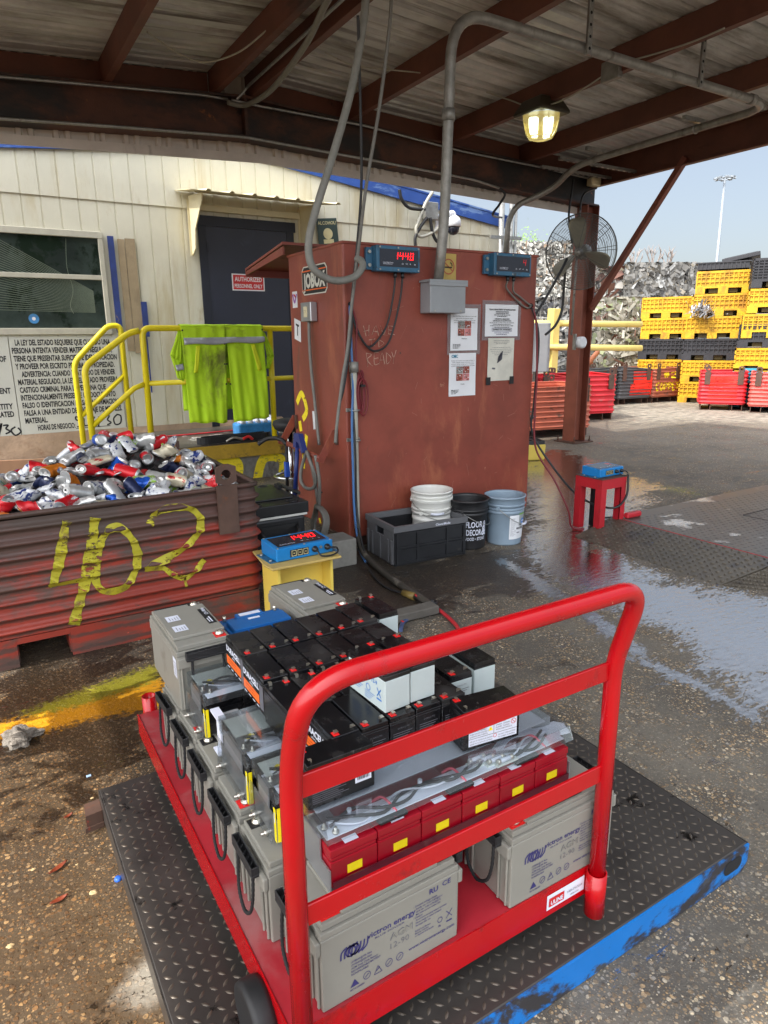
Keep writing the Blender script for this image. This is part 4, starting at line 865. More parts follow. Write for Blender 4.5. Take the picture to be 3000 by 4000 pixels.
# ---------------------------------------------------------------- rust red steel job cabinet
KX0, KX1, KY0, KY1, KZ0, KZ1 = 2.24, 3.99, 4.17, 5.06, .09, 2.135
cb = thing('tool_cabinet', 'tall rust red steel tool cabinet with scratched face, displays and papers, skids below', 'cabinet', (3.1, 4.6, 0))
mb = MB(); mb.box((KX0, KY0, KZ0), (KX1, KY1, KZ1)); mb.build('body', M_cab, cb, bevel=.012, segs=2)
mb = MB(); mb.box((KX0-.006, KY0-.008, KZ1-.012), (KX1+.01, KY1+.01, KZ1+.006)); mb.build('top_plate', M_cab, cb, bevel=.003)
for x in (KX0+.12, KX1-.35):
    mb = MB(); mb.box((x, KY0+.06, 0), (x+.22, KY1-.06, KZ0-.001)); mb.build('skid', M_binrust, cb)
mb = MB(); mb.prism([(KY1-.02, 2.235), (5.86, 2.115), (5.86, 2.045), (5.84, 2.045), (5.84, 2.1), (KY1-.02, 2.215)], (KX0-.05, KX1), lambda u, v, q: (q, u, v))
mb.prism([(KY1-.02, 2.141), (5.84, 2.06), (5.84, 2.09), (KY1-.02, 2.2)], (KX0-.05, KX0-.035), lambda u, v, q: (q, u, v)); mb.build('visor_lid', M_cab, cb)
mb = MB(); mb.lathe([(.016, 0), (.016, .004)], (KX0+.045, KY0-.006, 1.74), 16, Matrix.Rotation(R(90), 3, 'X')); mb.lathe([(.022, 0), (.022, .003)], (3.933, KY0-.006, 1.754), 16, Matrix.Rotation(R(90), 3, 'X'))
mb.lathe([(.008, 0), (.008, .003)], (KX0-.0005, 4.6, .36), 10, Matrix.Rotation(R(-90), 3, 'Y')); mb.build('cable_hole', M_dark, cb)
mb = MB(); f = plane((2.375, KY0-.0022, 1.32), (1, 0, 0), (0, 0, 1))
def scr(P_, w_=.0028):
    for q in range(2): j = lambda: rnd.gauss(0, .0035)*q; stroke(mb, f, [(a*.27+j(), b*.28+j()) for a, b in P_], w_*(1-.3*q), q, 3)
for P_ in ([(.05,1),(.12,.75)], [(.22,1.02),(.2,.76)], [(.05,.86),(.22,.9)], [(.3,.78),(.42,1),(.5,.76)], [(.34,.86),(.48,.86)], [(.56,1.0),(.66,.78),(.74,1)], [(.8,1),(.8,.8)], [(.8,1),(.98,.98)], [(.8,.9),(.95,.88)], [(.8,.8),(1,.78)],
           [(.2,.66),(.4,.68)], [(.3,.68),(.28,.5)], [(.15,.48),(.38,.52)], [(.5,.66),(.5,.48)], [(.5,.66),(.66,.58),(.5,.48)],
           [(.12,.34),(.16,.0)], [(.12,.34),(.28,.3),(.14,.18),(.3,.02)], [(.36,.34),(.36,.06),(.5,.08)], [(.36,.2),(.48,.22)], [(.36,.34),(.5,.36)], [(.5,.06),(.6,.34),(.68,.06)], [(.54,.16),(.66,.16)], [(.74,.34),(.74,.06),(.88,.2),(.74,.34)], [(.9,.36),(.96,.22),(1.04,.4)], [(.96,.22),(.94,.06)]): scr(P_)
for k in range(75):
    x, z = rnd.uniform(.1, 1.5), rnd.uniform(-1.15, .72); a = rnd.gauss(1.3, .9); l = rnd.uniform(.01, .06)*rnd.choice((.5, 1, 1, 2))
    stroke(mb, f, [(x, z), (x+l*math.cos(a), z+l*math.sin(a))], rnd.uniform(.0006, .002), 1, 1)
mb.build('scratched_writing', [M_scratch, pm('faint_scratch', (166, 122, 104), .75)], cb)
mb = MB(); g = plane((KX0-.0022, 5.06, .6), (0, -1, 0), (0, 0, 1))
for P_ in ([(.06, .42), (.16, .5), (.24, .38), (.16, .3)], [(.1, .28), (.12, .2)], [(.08, .16), (.16, .02), (.22, .18)], [(.15, .02), (.14, -.1)]): stroke(mb, g, P_, .052, 0)
stroke(mb, g, [(.36, .38), (.37, .24)], .04, 1); stroke(mb, g, [(.4, -.46), (.42, -.5)], .03, 0); mb.build('sprayed_paint', [M_spryel, M_paintwht], cb)
# badge with letters
mb = MB(); fB = plane((KX0-.0015, 4.815, 1.83), (0, -1, 0), (0, 0, 1)); fB2 = plane((KX0-.003, 4.815, 1.83), (0, -1, 0), (0, 0, 1)); fB3 = plane((KX0-.0045, 4.815, 1.83), (0, -1, 0), (0, 0, 1))
W_, H_ = .415, .2
def oct_(f, m_, e, mi):
    c_ = .03; P_ = [(e+c_, e), (W_-e-c_, e), (W_-e, e+c_), (W_-e, H_-e-c_), (W_-e-c_, H_-e), (e+c_, H_-e), (e, H_-e-c_), (e, e+c_)]; mb.add([f(*p) for p in P_], [tuple(range(8))], mi)
oct_(fB, 0, 0, 1); oct_(fB2, 0, .008, 0); rect(mb, fB3, .012, .03, W_-.012, .038, 2); rect(mb, fB3, .012, H_-.038, W_-.012, H_-.03, 2); text(mb, 'JOBOX', fB3, W_/2, .052, .098, W_*.86, 1, .05, 'C')
tag(mb.build('badge', [M_ink, M_signw, M_orange], None), 'black octagonal JOBOX badge with orange bars on the cabinet side', 'badge')
# switch box with cord
sw = thing('switch_box', 'small grey switch box with a woven cord on the cabinet side', 'switch box', (KX0-.03, 4.66, 1.64))
mb = MB(); mb.box((KX0-.055, 4.575, 1.64), (KX0-.002, 4.745, 1.775)); mb.build('box', M_alum, sw, bevel=.004)
mb = MB(); mb.box((KX0-.058, 4.63, 1.67), (KX0-.0555, 4.69, 1.745)); mb.box((KX0-.066, 4.65, 1.7), (KX0-.0585, 4.668, 1.72)); mb.build('switch', M_cream, sw)
mb = MB(); mb.tube(catmull([(KX0-.03, 4.66, 1.64), (KX0-.035, 4.655, 1.5), (KX0-.035, 4.64, 1.3), (KX0-.03, 4.6, 1.0), (KX0-.035, 4.55, .74)], 8), .0125, 8); mb.build('cord', M_grayc, sw)
for lab, y0, z0, w_, h_, tx in (('torn purple sticker on the cabinet side edge', 5.0, 1.75, .09, .12, None), ('white T card tilted on the cabinet side edge', 4.99, 1.52, .12, .16, 'T')):
    mb = MB(); a = R(0 if not tx else 14); f = plane((KX0-.0025, y0, z0), (0, -math.cos(a), -math.sin(a)), (0, -math.sin(a)*.2, math.cos(a))); rect(mb, f, 0, 0, w_, h_)
    f2 = plane((KX0-.004, y0, z0), (0, -math.cos(a), -math.sin(a)), (0, -math.sin(a)*.2, math.cos(a)))
    if tx: text(mb, tx, f2, w_/2, .04, .09, .06, 1, .02, 'C')
    else: stroke(mb, f2, [(.01, .1), (.04, .04), (.08, .1)], .02, 2); stroke(mb, f2, [(.03, .1), (.07, .07)], .015, 3)
    tag(mb.build('sticker', [M_white, M_ink, M_purple, M_red]), lab, 'sticker')
# paper roll bar, crowbar, coils on the side
rb = thing('hanger_bar', 'rust red bar on two hooked brackets across the cabinet side', 'bar', (2.1, 4.7, .68))
yA, yB, xB_ = 5.03, 4.33, 2.10
mb = MB(); mb.tube([(xB_, yA+.03, .725), (xB_, yB-.02, .68)], .02, 12); mb.build('bar', M_cab, rb)
for y_, z_ in ((yA, .725), (yB, .68)):
    mb = MB(); mb.prism([(KX0-.002, z_+.19), (KX0-.03, z_+.2), (xB_-.03, z_-.02), (xB_+.02, z_-.035), (KX0-.002, z_+.13)], (y_-.008, y_+.004), lambda u, v, q: (u, q, v)); mb.build('bracket', M_cab, rb)
    mb = MB(); mb.box((KX0-.02, y_-.03, z_+.09), (KX0-.002, y_-.009, z_+.2)); mb.build('hook_plate', M_binrust, rb)
cw = thing('pry_bar', 'blue pry bar hooked over the hanger bar with its shaft slanting down', 'tool', (2.05, 4.66, .3))
mb = MB(); mb.tube([(2.06, 4.72, .30), (2.075, 4.66, .72)], .017, 6); mb.build('shaft', pm('dark_blue_tool', (36, 54, 120), .4), cw)
mb = MB(); mb.prism([(4.7, .72), (4.67, .83), (4.59, .83), (4.52, .70), (4.55, .69), (4.6, .76), (4.64, .77), (4.65, .72)], (2.055, 2.095), lambda u, v, q: (q, u, v)); mb.build('head', pm('dark_blue_tool', (36, 54, 120), .4), cw)
mb = MB(); mb.tube([(2.09, 4.93, .3), (2.09, 4.9, .72)], .014, 8); mb.tube(catmull([(2.09, 4.9, .71), (2.06, 4.95, .75), (2.0, 5.05, .75), (1.93, 5.1, .7)], 6), .016, 8); mb.box((2.074, 4.895, .45), (2.106, 4.935, .57), 1)
tag(mb.build('hand_tool', [M_blk, pm('blue_tape', (40, 90, 190), .4)]), 'black long handled tool with a blue band on the far end of the hanger bar', 'tool')
cl = thing('coiled_cord', 'grey cord looped over the hanger bar and coiled low on the cabinet side', 'cord', (2.12, 4.42, .05))
mb = MB(); mb.tube([(2.07+.02*math.sin(a*2), 4.48+.11*math.cos(a), .57+.14*math.sin(a)) for a in np.linspace(0, 2*math.pi, 33)[:-1]], .0135, 8, closed=True)
mb.tube(catmull([(2.08, 4.47, .7), (2.1, 4.43, .5), (2.12, 4.42, .3)], 6), .0135, 8); mb.tube(catmull([(2.08, 4.36, .7), (2.1, 4.35, .5), (2.12, 4.42, .28)], 6), .0135, 8); mb.build('upper_loop', M_grayc, cl)
mb = MB()
for k in range(4):
    a0 = .07+.02*k; mb.tube([(2.10+.012*k+.012*math.sin(t*3), 4.41+.02*(k-1.5)+a0*math.cos(t), .165+.14*math.sin(t)) for t in np.linspace(0, 2*math.pi, 33)[:-1]], .0125, 8, closed=True)
mb.build('lower_coil', M_grayc, cl)
# pale conduit and cables running down the near corner
pc = thing('floor_conduit', 'pale grey conduit down the cabinet corner bending out across the wet floor', 'conduit', (2.29, 4.12, 0))
mb = MB(); mb.tube(catmull([(2.285, 4.13, 1.29), (2.285, 4.13, .9), (2.285, 4.13, .4), (2.275, 4.11, .18)], 10), .022, 10); mb.build('pipe', M_ltgray, pc)
mb = MB(); mb.tube(catmull([(2.275, 4.11, .18), (2.235, 3.95, .04), (2.15, 3.5, .025), (2.12, 3.15, .025), (2.10, 2.93, .025)], 10), .0215, 10); mb.build('muddy_pipe', M_muddy, pc)
mb = MB(); mb.tube([(2.285, 4.13, 1.29), (2.285, 4.13, 1.36)], .032, 10); mb.build('coupling', M_galvd, pc)
for z_ in (1.03, .82): 
    mb = MB(); mb.box((2.235, 4.157, z_-.012), (2.335, 4.169, z_+.012)); mb.tube([(2.255, 4.15, z_), (2.26, 4.105, z_), (2.285, 4.095, z_), (2.31, 4.105, z_), (2.315, 4.15, z_)], .007, 6); mb.build('pipe_clamp', M_galv, pc)
cable('cable', 'blue cable running down beside the pale conduit at the cabinet corner', 'cable', [(2.28, 4.16, 1.73), (2.275, 4.14, 1.45), (2.27, 4.12, 1.2), (2.25, 4.11, .95), (2.245, 4.1, .6), (2.25, 4.1, .3), (2.245, 4.03, .05), (2.19, 3.85, .015)], .009, M_bluec)
cable('cable', 'thin black cable along the pale conduit and onto the wet floor', 'cable', [(2.27, 4.15, 1.3), (2.265, 4.1, .8), (2.265, 4.09, .3), (2.22, 3.9, .02), (2.10, 3.6, .012), (2.05, 3.35, .012), (2.08, 3.2, .014)], .008, M_blackc)
cable('cord', 'red cord leaving the conduit end on the floor and passing behind the cart handle', 'cord', [(2.10, 3.1, .03), (2.11, 2.94, .02), (2.09, 2.75, .012), (2.04, 2.6, .012), (1.95, 2.5, .012), (1.8, 2.4, .012)], .011, pm('red_cord', (176, 40, 48), .5))
mb = MB(); mb.tube([(2.08, 3.2, .018), (2.10, 3.1, .02)], [.02, .024], 10); mb.tube([(2.10, 3.1, .02), (2.12, 3.02, .02)], .018, 10, 1); tag(mb.build('cable_plug', [pm('brass_plug', (120, 100, 50), .5), M_blackc]), 'dull brass coloured cable plug on the wet floor', 'plug')
cable('cable', 'black cable from the plug to the timber end', 'cable', [(2.12, 3.03, .02), (2.16, 2.98, .02), (2.12, 2.93, .03), (2.10, 2.94, .05)], .009, M_blackc)
rc = thing('cable_bundle', 'dark red cable tied into a small hanging bundle at the cabinet corner', 'cable', (2.33, 4.13, 1.0))
mb = MB(); mb.tube(catmull([(2.29, 4.15, 1.73), (2.32, 4.14, 1.6), (2.31, 4.14, 1.4), (2.33, 4.13, 1.22)], 8), .006, 6)
for k in range(5): mb.tube([(2.335+.012*math.cos(k*1.3)+(.016+.006*k)*math.sin(t), 4.13-.006*k, 1.2+.1*math.cos(t)*(1 if math.cos(t) > 0 else 1.5)-.015*k) for t in np.linspace(0, 2*math.pi, 25)[:-1]], .006, 6, closed=True)
mb.build('loops', M_redc, rc)
mb = MB(); mb.box((2.32, 4.09, 1.19), (2.352, 4.15, 1.205)); mb.build('cable_tie', M_blk, rc)

# remote displays
SEG = {'0': 'abcdef', '1': 'bc', '4': 'bcfg', '8': 'abcdefg'}
def digit(mb, f, u, v, w_, h_, ch, mi, dots=True, slant=.12):
    pts = {'a': ((0, 1), (1, 1)), 'b': ((1, 1), (1, .5)), 'c': ((1, .5), (1, 0)), 'd': ((0, 0), (1, 0)), 'e': ((0, 0), (0, .5)), 'f': ((0, .5), (0, 1)), 'g': ((0, .5), (1, .5))}
    for s_ in SEG[ch]:
        (x0, y0), (x1, y1) = pts[s_]; n = 5 if x0 != x1 else 5
        for k in range(n):
            t = k/(n-1); x = (x0+(x1-x0)*t)*w_; y = (y0+(y1-y0)*t)*h_; r = h_*.06
            cx_, cy_ = u+x+slant*y, v+y
            mb.add([f(cx_+r*math.cos(a), cy_+r*math.sin(a)) for a in np.linspace(0, 2*math.pi, 9)[:-1]], [tuple(range(8))], mi)
def display(x0, x1, z0, z1, digits, label, dim):
    d = thing('remote_display', label, 'display', ((x0+x1)/2, KY0-.05, z0), 0, 'remote displays on the cabinet')
    mb = MB(); mb.box((x0+.05, KY0-.09, z0), (x1, KY0-.012, z1)); mb.build('case', M_indworn, d, bevel=.004)
    mb = MB(); mb.box((x0, KY0-.035, z0+.012), (x0+.049, KY0-.012, z1-.012))
    for zz in (z0+.04, z1-.04): mb.lathe([(.012, 0), (.012, .012)], (x0+.022, KY0-.0355, zz), 8, Matrix.Rotation(R(90), 3, 'X'), 1)
    mb.build('flange', [M_indworn, M_bolt], d)
    mb = MB(); mb.box((x0+.072, KY0-.0925, z0+.03), (x1-.018, KY0-.0905, z1-.022)); pn = mb.build('panel', M_panel, d)
    mb = MB(); f = plane((x0+.072, KY0-.094, z0+.03), (1, 0, 0), (0, 0, 1)); W_ = x1-x0-.09; H_ = z1-z0-.052
    n = len(digits)
    for k, ch in enumerate(digits): digit(mb, f, W_*.92-.042*(n-k), H_*.46, .022, H_*.36, ch, 0)
    mb.build('digits', M_leddim if dim else M_led, pn)
    mb = MB(); text(mb, 'Avery Weigh-Tronix', f, W_*.08, H_*.2, .009, W_*.26, 0, .01); rect(mb, f, W_*.08, H_*.14, W_*.32, H_*.16, 0)
    for k, s_ in enumerate(('GR', 'NT', 'lb', 'kg')): text(mb, s_, f, W_*(.56+.11*k), H_*.16, .009, None, 0, .01)
    mb.build('lettering', M_lblw, pn)
    mb = MB()
    for xx in ((x0+x1)/2+.02, x0+.075, x1-.015):
        for zz in (z0+.012, z1-.011): mb.lathe([(.006, 0), (.006, .004)], (xx, KY0-.0905, zz), 8, Matrix.Rotation(R(90), 3, 'X'))
    mb.build('screw', M_bolt, d)
    for xx in (x0+.22, x0+.28):
        mb = MB(); mb.tube([(xx, KY0-.05, z0-.001), (xx, KY0-.05, z0-.035)], .013, 8); mb.build('cable_gland', M_blkp, d)
display(2.40, 2.80, 1.953, 2.118, '1440', 'blue remote display on the cabinet reading 1440 in red dots', False)
display(3.42, 3.84, 1.965, 2.125, '4', 'blue remote display on the cabinet reading 4 in dim red dots', True)
cable('cord', 'left strand of the dark cord looping from the 1440 display to the corner hole', 'cord', [(2.62, 4.12, 1.92), (2.61, 4.13, 1.8), (2.56, 4.14, 1.6), (2.45, 4.145, 1.47), (2.38, 4.145, 1.48), (2.31, 4.15, 1.62), (2.285, 4.16, 1.74)], .007, M_blackc)
cable('cord', 'right strand of the dark cord looping from the 1440 display to the corner hole', 'cord', [(2.68, 4.12, 1.92), (2.66, 4.13, 1.75), (2.58, 4.135, 1.5), (2.48, 4.14, 1.43), (2.40, 4.14, 1.46), (2.32, 4.145, 1.58), (2.285, 4.16, 1.73)], .007, M_blackc)
cable('cord', 'grey cord from the dim display curving to the cabinet right hole, the lower strand', 'cord', [(3.64, 4.12, 1.93), (3.65, 4.14, 1.88), (3.76, 4.15, 1.8), (3.87, 4.15, 1.74), (3.93, 4.16, 1.75)], .007, M_grayc)
cable('cord', 'grey cord from the dim display curving to the cabinet right hole, the upper strand', 'cord', [(3.70, 4.12, 1.93), (3.72, 4.14, 1.86), (3.80, 4.15, 1.82), (3.89, 4.15, 1.77), (3.93, 4.16, 1.76)], .007, M_grayc)
cable('cord', 'thin dark red cord dropping down the cabinet right edge to the wet floor', 'cord', [(3.935, 4.15, 1.75), (3.97, 4.13, 1.6), (3.99, 4.12, 1.2), (3.985, 4.12, .9), (4.0, 4.1, .6), (4.08, 3.95, .35), (4.1, 3.8, .12), (4.02, 3.68, .02), (4.08, 3.6, .012)], .008, M_redc)
cable('cord', 'black cord from the cabinet right edge sagging to the red stand indicator', 'cord', [(3.935, 4.15, 1.74), (4.0, 4.13, 1.5), (4.0, 4.15, 1.0), (4.0, 4.16, .75), (4.1, 4.05, .5), (4.15, 3.75, .25), (4.2, 3.45, .2), (4.33, 3.42, .28), (4.40, 3.47, .44)], .009, M_blackc)
# grey electrical box, signs and papers
eb = thing('electrical_box', 'pale grey electrical box under the steel conduit on the cabinet face', 'electrical box', (3.02, 4.1, 1.686))
mb = MB(); mb.box((2.862, KY0-.13, 1.686), (3.175, KY0-.002, 1.895)); mb.build('case', M_eboxg, eb, bevel=.004)
mb = MB(); mb.box((2.852, KY0-.14, 1.8955), (3.185, KY0-.002, 1.912)); mb.box((2.852, KY0-.14, 1.87), (3.185, KY0-.1305, 1.895)); mb.build('lid', M_eboxg, eb)
mb = MB()
for xx in (2.9, 3.13): mb.lathe([(.007, 0), (.007, .004)], (xx, KY0-.1305, 1.7), 8, Matrix.Rotation(R(90), 3, 'X'))
mb.build('screw', M_bolt, eb)
def paper(name, x0, z0, x1, z1, label, cat, base, fn, mats, sleeve=False, off=.004):
    mb = MB(); y = KY0-off
    g = [[(x0+(x1-x0)*i/6, y-.0015-.002*math.sin(i*1.3+j)*(j/6), z1+(z0-z1)*j/6) for i in range(7)] for j in range(7)]
    mb.sheet(g, 0, True); f = plane((x0, y-.006, z0), (1, 0, 0), (0, 0, 1)); fn(mb, f, x1-x0, z1-z0)
    if sleeve:
        o = .03; k = len(mats)
        for a, b in (((-o, -o), (x1-x0+o, 0)), ((-o, z1-z0), (x1-x0+o, z1-z0+o)), ((-o, 0), (0, z1-z0)), ((x1-x0, 0), (x1-x0+o, z1-z0))): rect(mb, plane((x0, y-.001, z0), (1, 0, 0), (0, 0, 1)), *a, *b, k)
        mats = mats + [clear('crumpled_sleeve', (226, 216, 236), .3, .12)]
    return tag(mb.build(name, mats), label, cat)
def lines(mb, f, u0, u1, v, n, dv, h, mi, c=True):
    for i in range(n):
        k = rnd.uniform(.72, 1) if i < n-1 else .6; m_ = (u0+u1)/2; hw = (u1-u0)/2*k
        u = m_-hw if c else u0
        while u < (m_+hw if c else u0+2*hw):
            w_ = rnd.uniform(.008, .022); rect(mb, f, u, v-i*dv, min(u+w_, m_+hw if c else u0+2*hw), v-i*dv+h, mi); u += w_+.004
def pnote(first):
    def fn(mb, f, W_, H_):
        text(mb, 'CMC', f, .02, H_*.9, .022, .06, 1, .03)
        if first:
            for i, s_ in enumerate(('Due to Dallas City Ordinance, if you sell', 'any non-ferrous material except', 'aluminum cans it will be a check in the', 'mail to the address on your ID unless', 'you have a CMC cash card.')): text(mb, s_, f, W_/2, H_*(.80-.05*i), .0075, W_*(.86, .62, .8, .78, .5)[i], 2, .01, 'C')
        else:
            for i, s_ in enumerate(('Debido a la ordenanza de la ciudad de Dallas, si', 'vende cualquier material no ferroso, con la', 'excepcion de latas, el pago sera en cheque por', 'correo a la direccion de su ID a menos que tenga', 'una tarjeta de CMC.')): text(mb, s_, f, W_/2, H_*(.82-.04*i), .006, W_*(.86, .8, .86, .88, .4)[i], 2, .01, 'C')
        c_ = H_*(.35 if first else .36)
        for i in range(2):
            for j in range(2):
                u0, v0 = W_*(.26+.25*i), c_+.055*j; rect(mb, f, u0, v0, u0+W_*.235, v0+.052, 3+(i+2*j) % 3)
                for k in range(14):
                    u, v = rnd.uniform(u0, u0+W_*.18), rnd.uniform(v0, v0+.042); rect(mb, plane(f(0, 0)+Vector((0, -.001, 0)), (1, 0, 0), (0, 0, 1)), u, v, u+rnd.uniform(.006, .014), v+.006, rnd.choice((3, 4, 5, 2, 0)))
        text(mb, 'Thank you,' if first else 'Gracias,', f, W_/2, H_*.27, .009, None, 2, .01, 'C'); lines(mb, f, .02, W_*.4, H_*.14, 4, .009, .004, 2, False)
    return fn
PMATS = [M_white, pm('teal_logo', (30, 130, 160), .5), M_ink, pm('copper_print', (150, 76, 60), .5), pm('pink_print', (206, 130, 130), .5), pm('grey_print2', (140, 140, 136), .5)]
paper('paper_notice', 3.136, 1.42, 3.392, 1.728, 'white CMC notice on the cabinet below the electrical box, the upper of the pair', 'notice', 0, pnote(True), PMATS, True)
paper('paper_notice', 3.126, 1.078, 3.384, 1.40, 'white CMC notice in Spanish on the cabinet, the lower of the pair', 'notice', 0, pnote(False), PMATS)
def cert(mb, f, W_, H_):
    text(mb, 'TEXAS DEPARTMENT OF AGRICULTURE', f, W_/2, H_*.82, .011, W_*.8, 2, .03, 'C'); rect(mb, f, W_*.3, H_*.76, W_*.7, H_*.785, 2); lines(mb, f, W_*.25, W_*.75, H_*.71, 3, .011, .005, 2)
    text(mb, 'WEIGHTS & MEASURES', f, W_/2, H_*.53, .010, W_*.46, 2, .03, 'C'); text(mb, 'CERTIFICATE OF REGISTRATION', f, W_/2, H_*.47, .010, W_*.56, 2, .03, 'C'); lines(mb, f, W_*.12, W_*.88, H_*.42, 4, .011, .004, 2)
    for a in ((W_*.2, H_*.155, W_*.8, H_*.165), (W_*.2, H_*.255, W_*.8, H_*.265), (W_*.2, H_*.165, W_*.208, H_*.255), (W_*.792, H_*.165, W_*.8, H_*.255)): rect(mb, f, *a, 1)
    text(mb, 'EXPIRES ON: 04/30/2025', f, W_/2, H_*.19, .0115, W_*.54, 2, .03, 'C'); lines(mb, f, W_*.22, W_*.78, H_*.1, 2, .012, .004, 1)
paper('certificate', 3.466, 1.522, 3.80, 1.76, 'white weights and measures certificate in a crumpled clear sleeve on the cabinet', 'certificate', 0, cert, [M_white, M_navyprint, M_ink], True)
def oldp(mb, f, W_, H_):
    lines(mb, f, W_*.15, W_*.85, H_*.94, 3, .012, .003, 2); lines(mb, f, W_*.06, W_*.94, H_*.78, 5, .014, .0025, 2)
    for k in range(9): stroke(mb, f, [(W_*(.36+.02*k), H_*(.42+.01*k)), (W_*(.4+.018*k), H_*(.58+.015*k))], .007, 2, 2)
    stroke(mb, f, [(W_*.16, H_*.3), (W_*.28, H_*.29)], .012, 2, 2)
    for u in (-.005, W_-.03): rect(mb, plane(f(0, 0)+Vector((0, -.001, 0)), (1, 0, 0), (0, 0, 1)), u-.01, -.03, u+.035, .03, 1)
paper('old_form', 3.502, 1.18, 3.77, 1.508, 'worn white form with scribbles and black tape, under the certificate', 'form', 0, oldp, [pm('aged_paper', (206, 204, 192), .6), M_blk, M_grayprint])
def nosm(mb, f, W_, H_):
    ring(mb, f, W_/2, H_*.5, W_*.38, W_*.055, 1, 28); stroke(mb, f, [(W_*.25, H_*.66), (W_*.75, H_*.34)], W_*.05, 1, 2); rect(mb, f, W_*.2, H_*.45, W_*.72, H_*.5, 2); stroke(mb, f, [(W_*.72, H_*.52), (W_*.7, H_*.6), (W_*.6, H_*.66)], .008, 2, 4)
paper('no_smoking_sign', 3.035, 1.925, 3.178, 2.105, 'yellowed no smoking sign beside the conduit on the cabinet', 'sign', 0, nosm, [pm('yellowed_card', (186, 158, 84), .5, 0, .1, 6), pm('faded_red', (170, 84, 60), .5), M_ink])
# ---------------------------------------------------------------- corrugated steel bins
def rrect(w, d, r, off, n=4):
    P_ = []
    for cx_, cy_, a0 in ((w/2-r, -d/2+r, -90), (w/2-r, d/2-r, 0), (-w/2+r, d/2-r, 90), (-w/2+r, -d/2+r, 180)):
        for k in range(n+1):
            a = R(a0+90*k/n); P_.append((cx_+(r+off)*math.cos(a), cy_+(r+off)*math.sin(a)))
    return P_
def corr_bin(name, label, loc, rz, w, d, h, mat, group=None, ribs=8, foot=.13, skirt=False, marks=(), lugs='xxxx', lugx=.13):
    b = thing(name, label, 'bin', loc, rz, group)
    p = (h-foot-.05)/ribs
    def wave(z):
        if z < foot+.01 or z > h-.04: return 0
        return .024*(max(0, math.cos(2*math.pi*((z-foot)/p-.5)))**1.3)
    zs = [foot+(h-.02-foot)*k/(ribs*8) for k in range(ribs*8+1)]
    mb = MB(); rings = []
    prof = [(z, wave(z)) for z in zs] + [(h-.02, .016), (h, .016), (h, -.014), (h-.02, -.012)] + [(z, wave(z)-.010) for z in reversed(zs)]
    vs = []; m = None
    for z, o in prof:
        ring_ = rrect(w, d, .07, o); m = len(ring_)
        for k, (x, y) in enumerate(ring_):
            j = .006*math.sin(x*5+y*3+z*4); vs.append((x, y, z + (.012*math.sin(x*3.1+1)+.01*math.sin(y*5))*(1 if z > h-.03 else 0) + 0*j))
    fs = [(i*m+k, i*m+(k+1) % m, (i+1)*m+(k+1) % m, (i+1)*m+k) for i in range(len(prof)-1) for k in range(m)]
    mb.add(vs, fs, 0, True); mb.box((-w/2+.02, -d/2+.02, foot-.004), (w/2-.02, d/2-.02, foot+.006))
    mb.build('shell', mat, b, local=True)
    mb = MB()
    if skirt:
        for y in (-d/2, d/2-.02):
            for xa, xb in ((-w/2+.03, -w*.30), (-w*.15, w/2-.03)): mb.box((xa, y, 0), (xb, y+.02, foot-.005))
            mb.box((-w*.30+.0005, y+.001, foot-.035), (-w*.15-.0005, y+.019, foot-.005))
        for x in (-w/2+.03, w/2-.05): mb.box((x, -d/2+.0205, 0), (x+.02, d/2-.0205, foot-.005))
        for x in (-w*.30, -w*.15): mb.box((x-.006, -d/2+.021, .01), (x+.006, d/2-.021, foot-.006))
    else:
        for x in (-w/2+.04, w/2-.24):
            mb.box((x, -d/2+.03, 0), (x+.2, d/2-.03, .012)); mb.box((x, -d/2+.03, .0125), (x+.014, d/2-.03, foot-.005)); mb.box((x+.186, -d/2+.03, .0125), (x+.2, d/2-.03, foot-.005))
    mb.build('skid', M_binrust if not skirt else mat, b, local=True)
    for k, (sx, sy) in enumerate(((-1, -1), (1, -1), (1, 1), (-1, 1))):
        if lugs[k] != 'x': continue
        x = sx*(w/2-lugx); y = sy*(d/2+.0)
        mb = MB(); n = 10; hz = h+.06; lw = .055
        hole = [(x+.028*math.cos(a), hz+.028*math.sin(a)) for a in np.linspace(0, 2*math.pi, n+1)[:-1]]
        out = []
        for a in np.linspace(0, 2*math.pi, n+1)[:-1]:
            c_, s_ = math.cos(a), math.sin(a); q_ = max(abs(c_), abs(s_)); out.append((x+lw*c_/q_, hz+lw*s_/q_))
        y0, y1 = (y-.034, y-.018) if sy < 0 else (y+.018, y+.034)
        for yy in (y0, y1):
            mb.add([(a_, yy, b_) for a_, b_ in hole]+[(a_, yy, b_) for a_, b_ in out], [(i, (i+1) % n, n+(i+1) % n, n+i) for i in range(n)])
        mb.add([(a_, y0, b_) for a_, b_ in hole]+[(a_, y1, b_) for a_, b_ in hole], [(i, (i+1) % n, n+(i+1) % n, n+i) for i in range(n)])
        mb.add([(a_, y0, b_) for a_, b_ in out]+[(a_, y1, b_) for a_, b_ in out], [(i, (i+1) % n, n+(i+1) % n, n+i) for i in range(n)])
        mb.box((x-lw, y0, h-.26), (x+lw, y1, hz-lw-.0005))
        mb.build('lifting_lug', M_binrust, b, local=True)
    f = lambda u, v: Vector((u, -d/2-wave(v)-.005, v))
    if marks:
        mm = []; mb = MB()
        for mt, P_, wd_ in marks:
            if mt not in mm: mm.append(mt)
            stroke(mb, f, P_, wd_, mm.index(mt), 24, True)
        mb.build('painted_mark', mm, b, local=True)
    return b
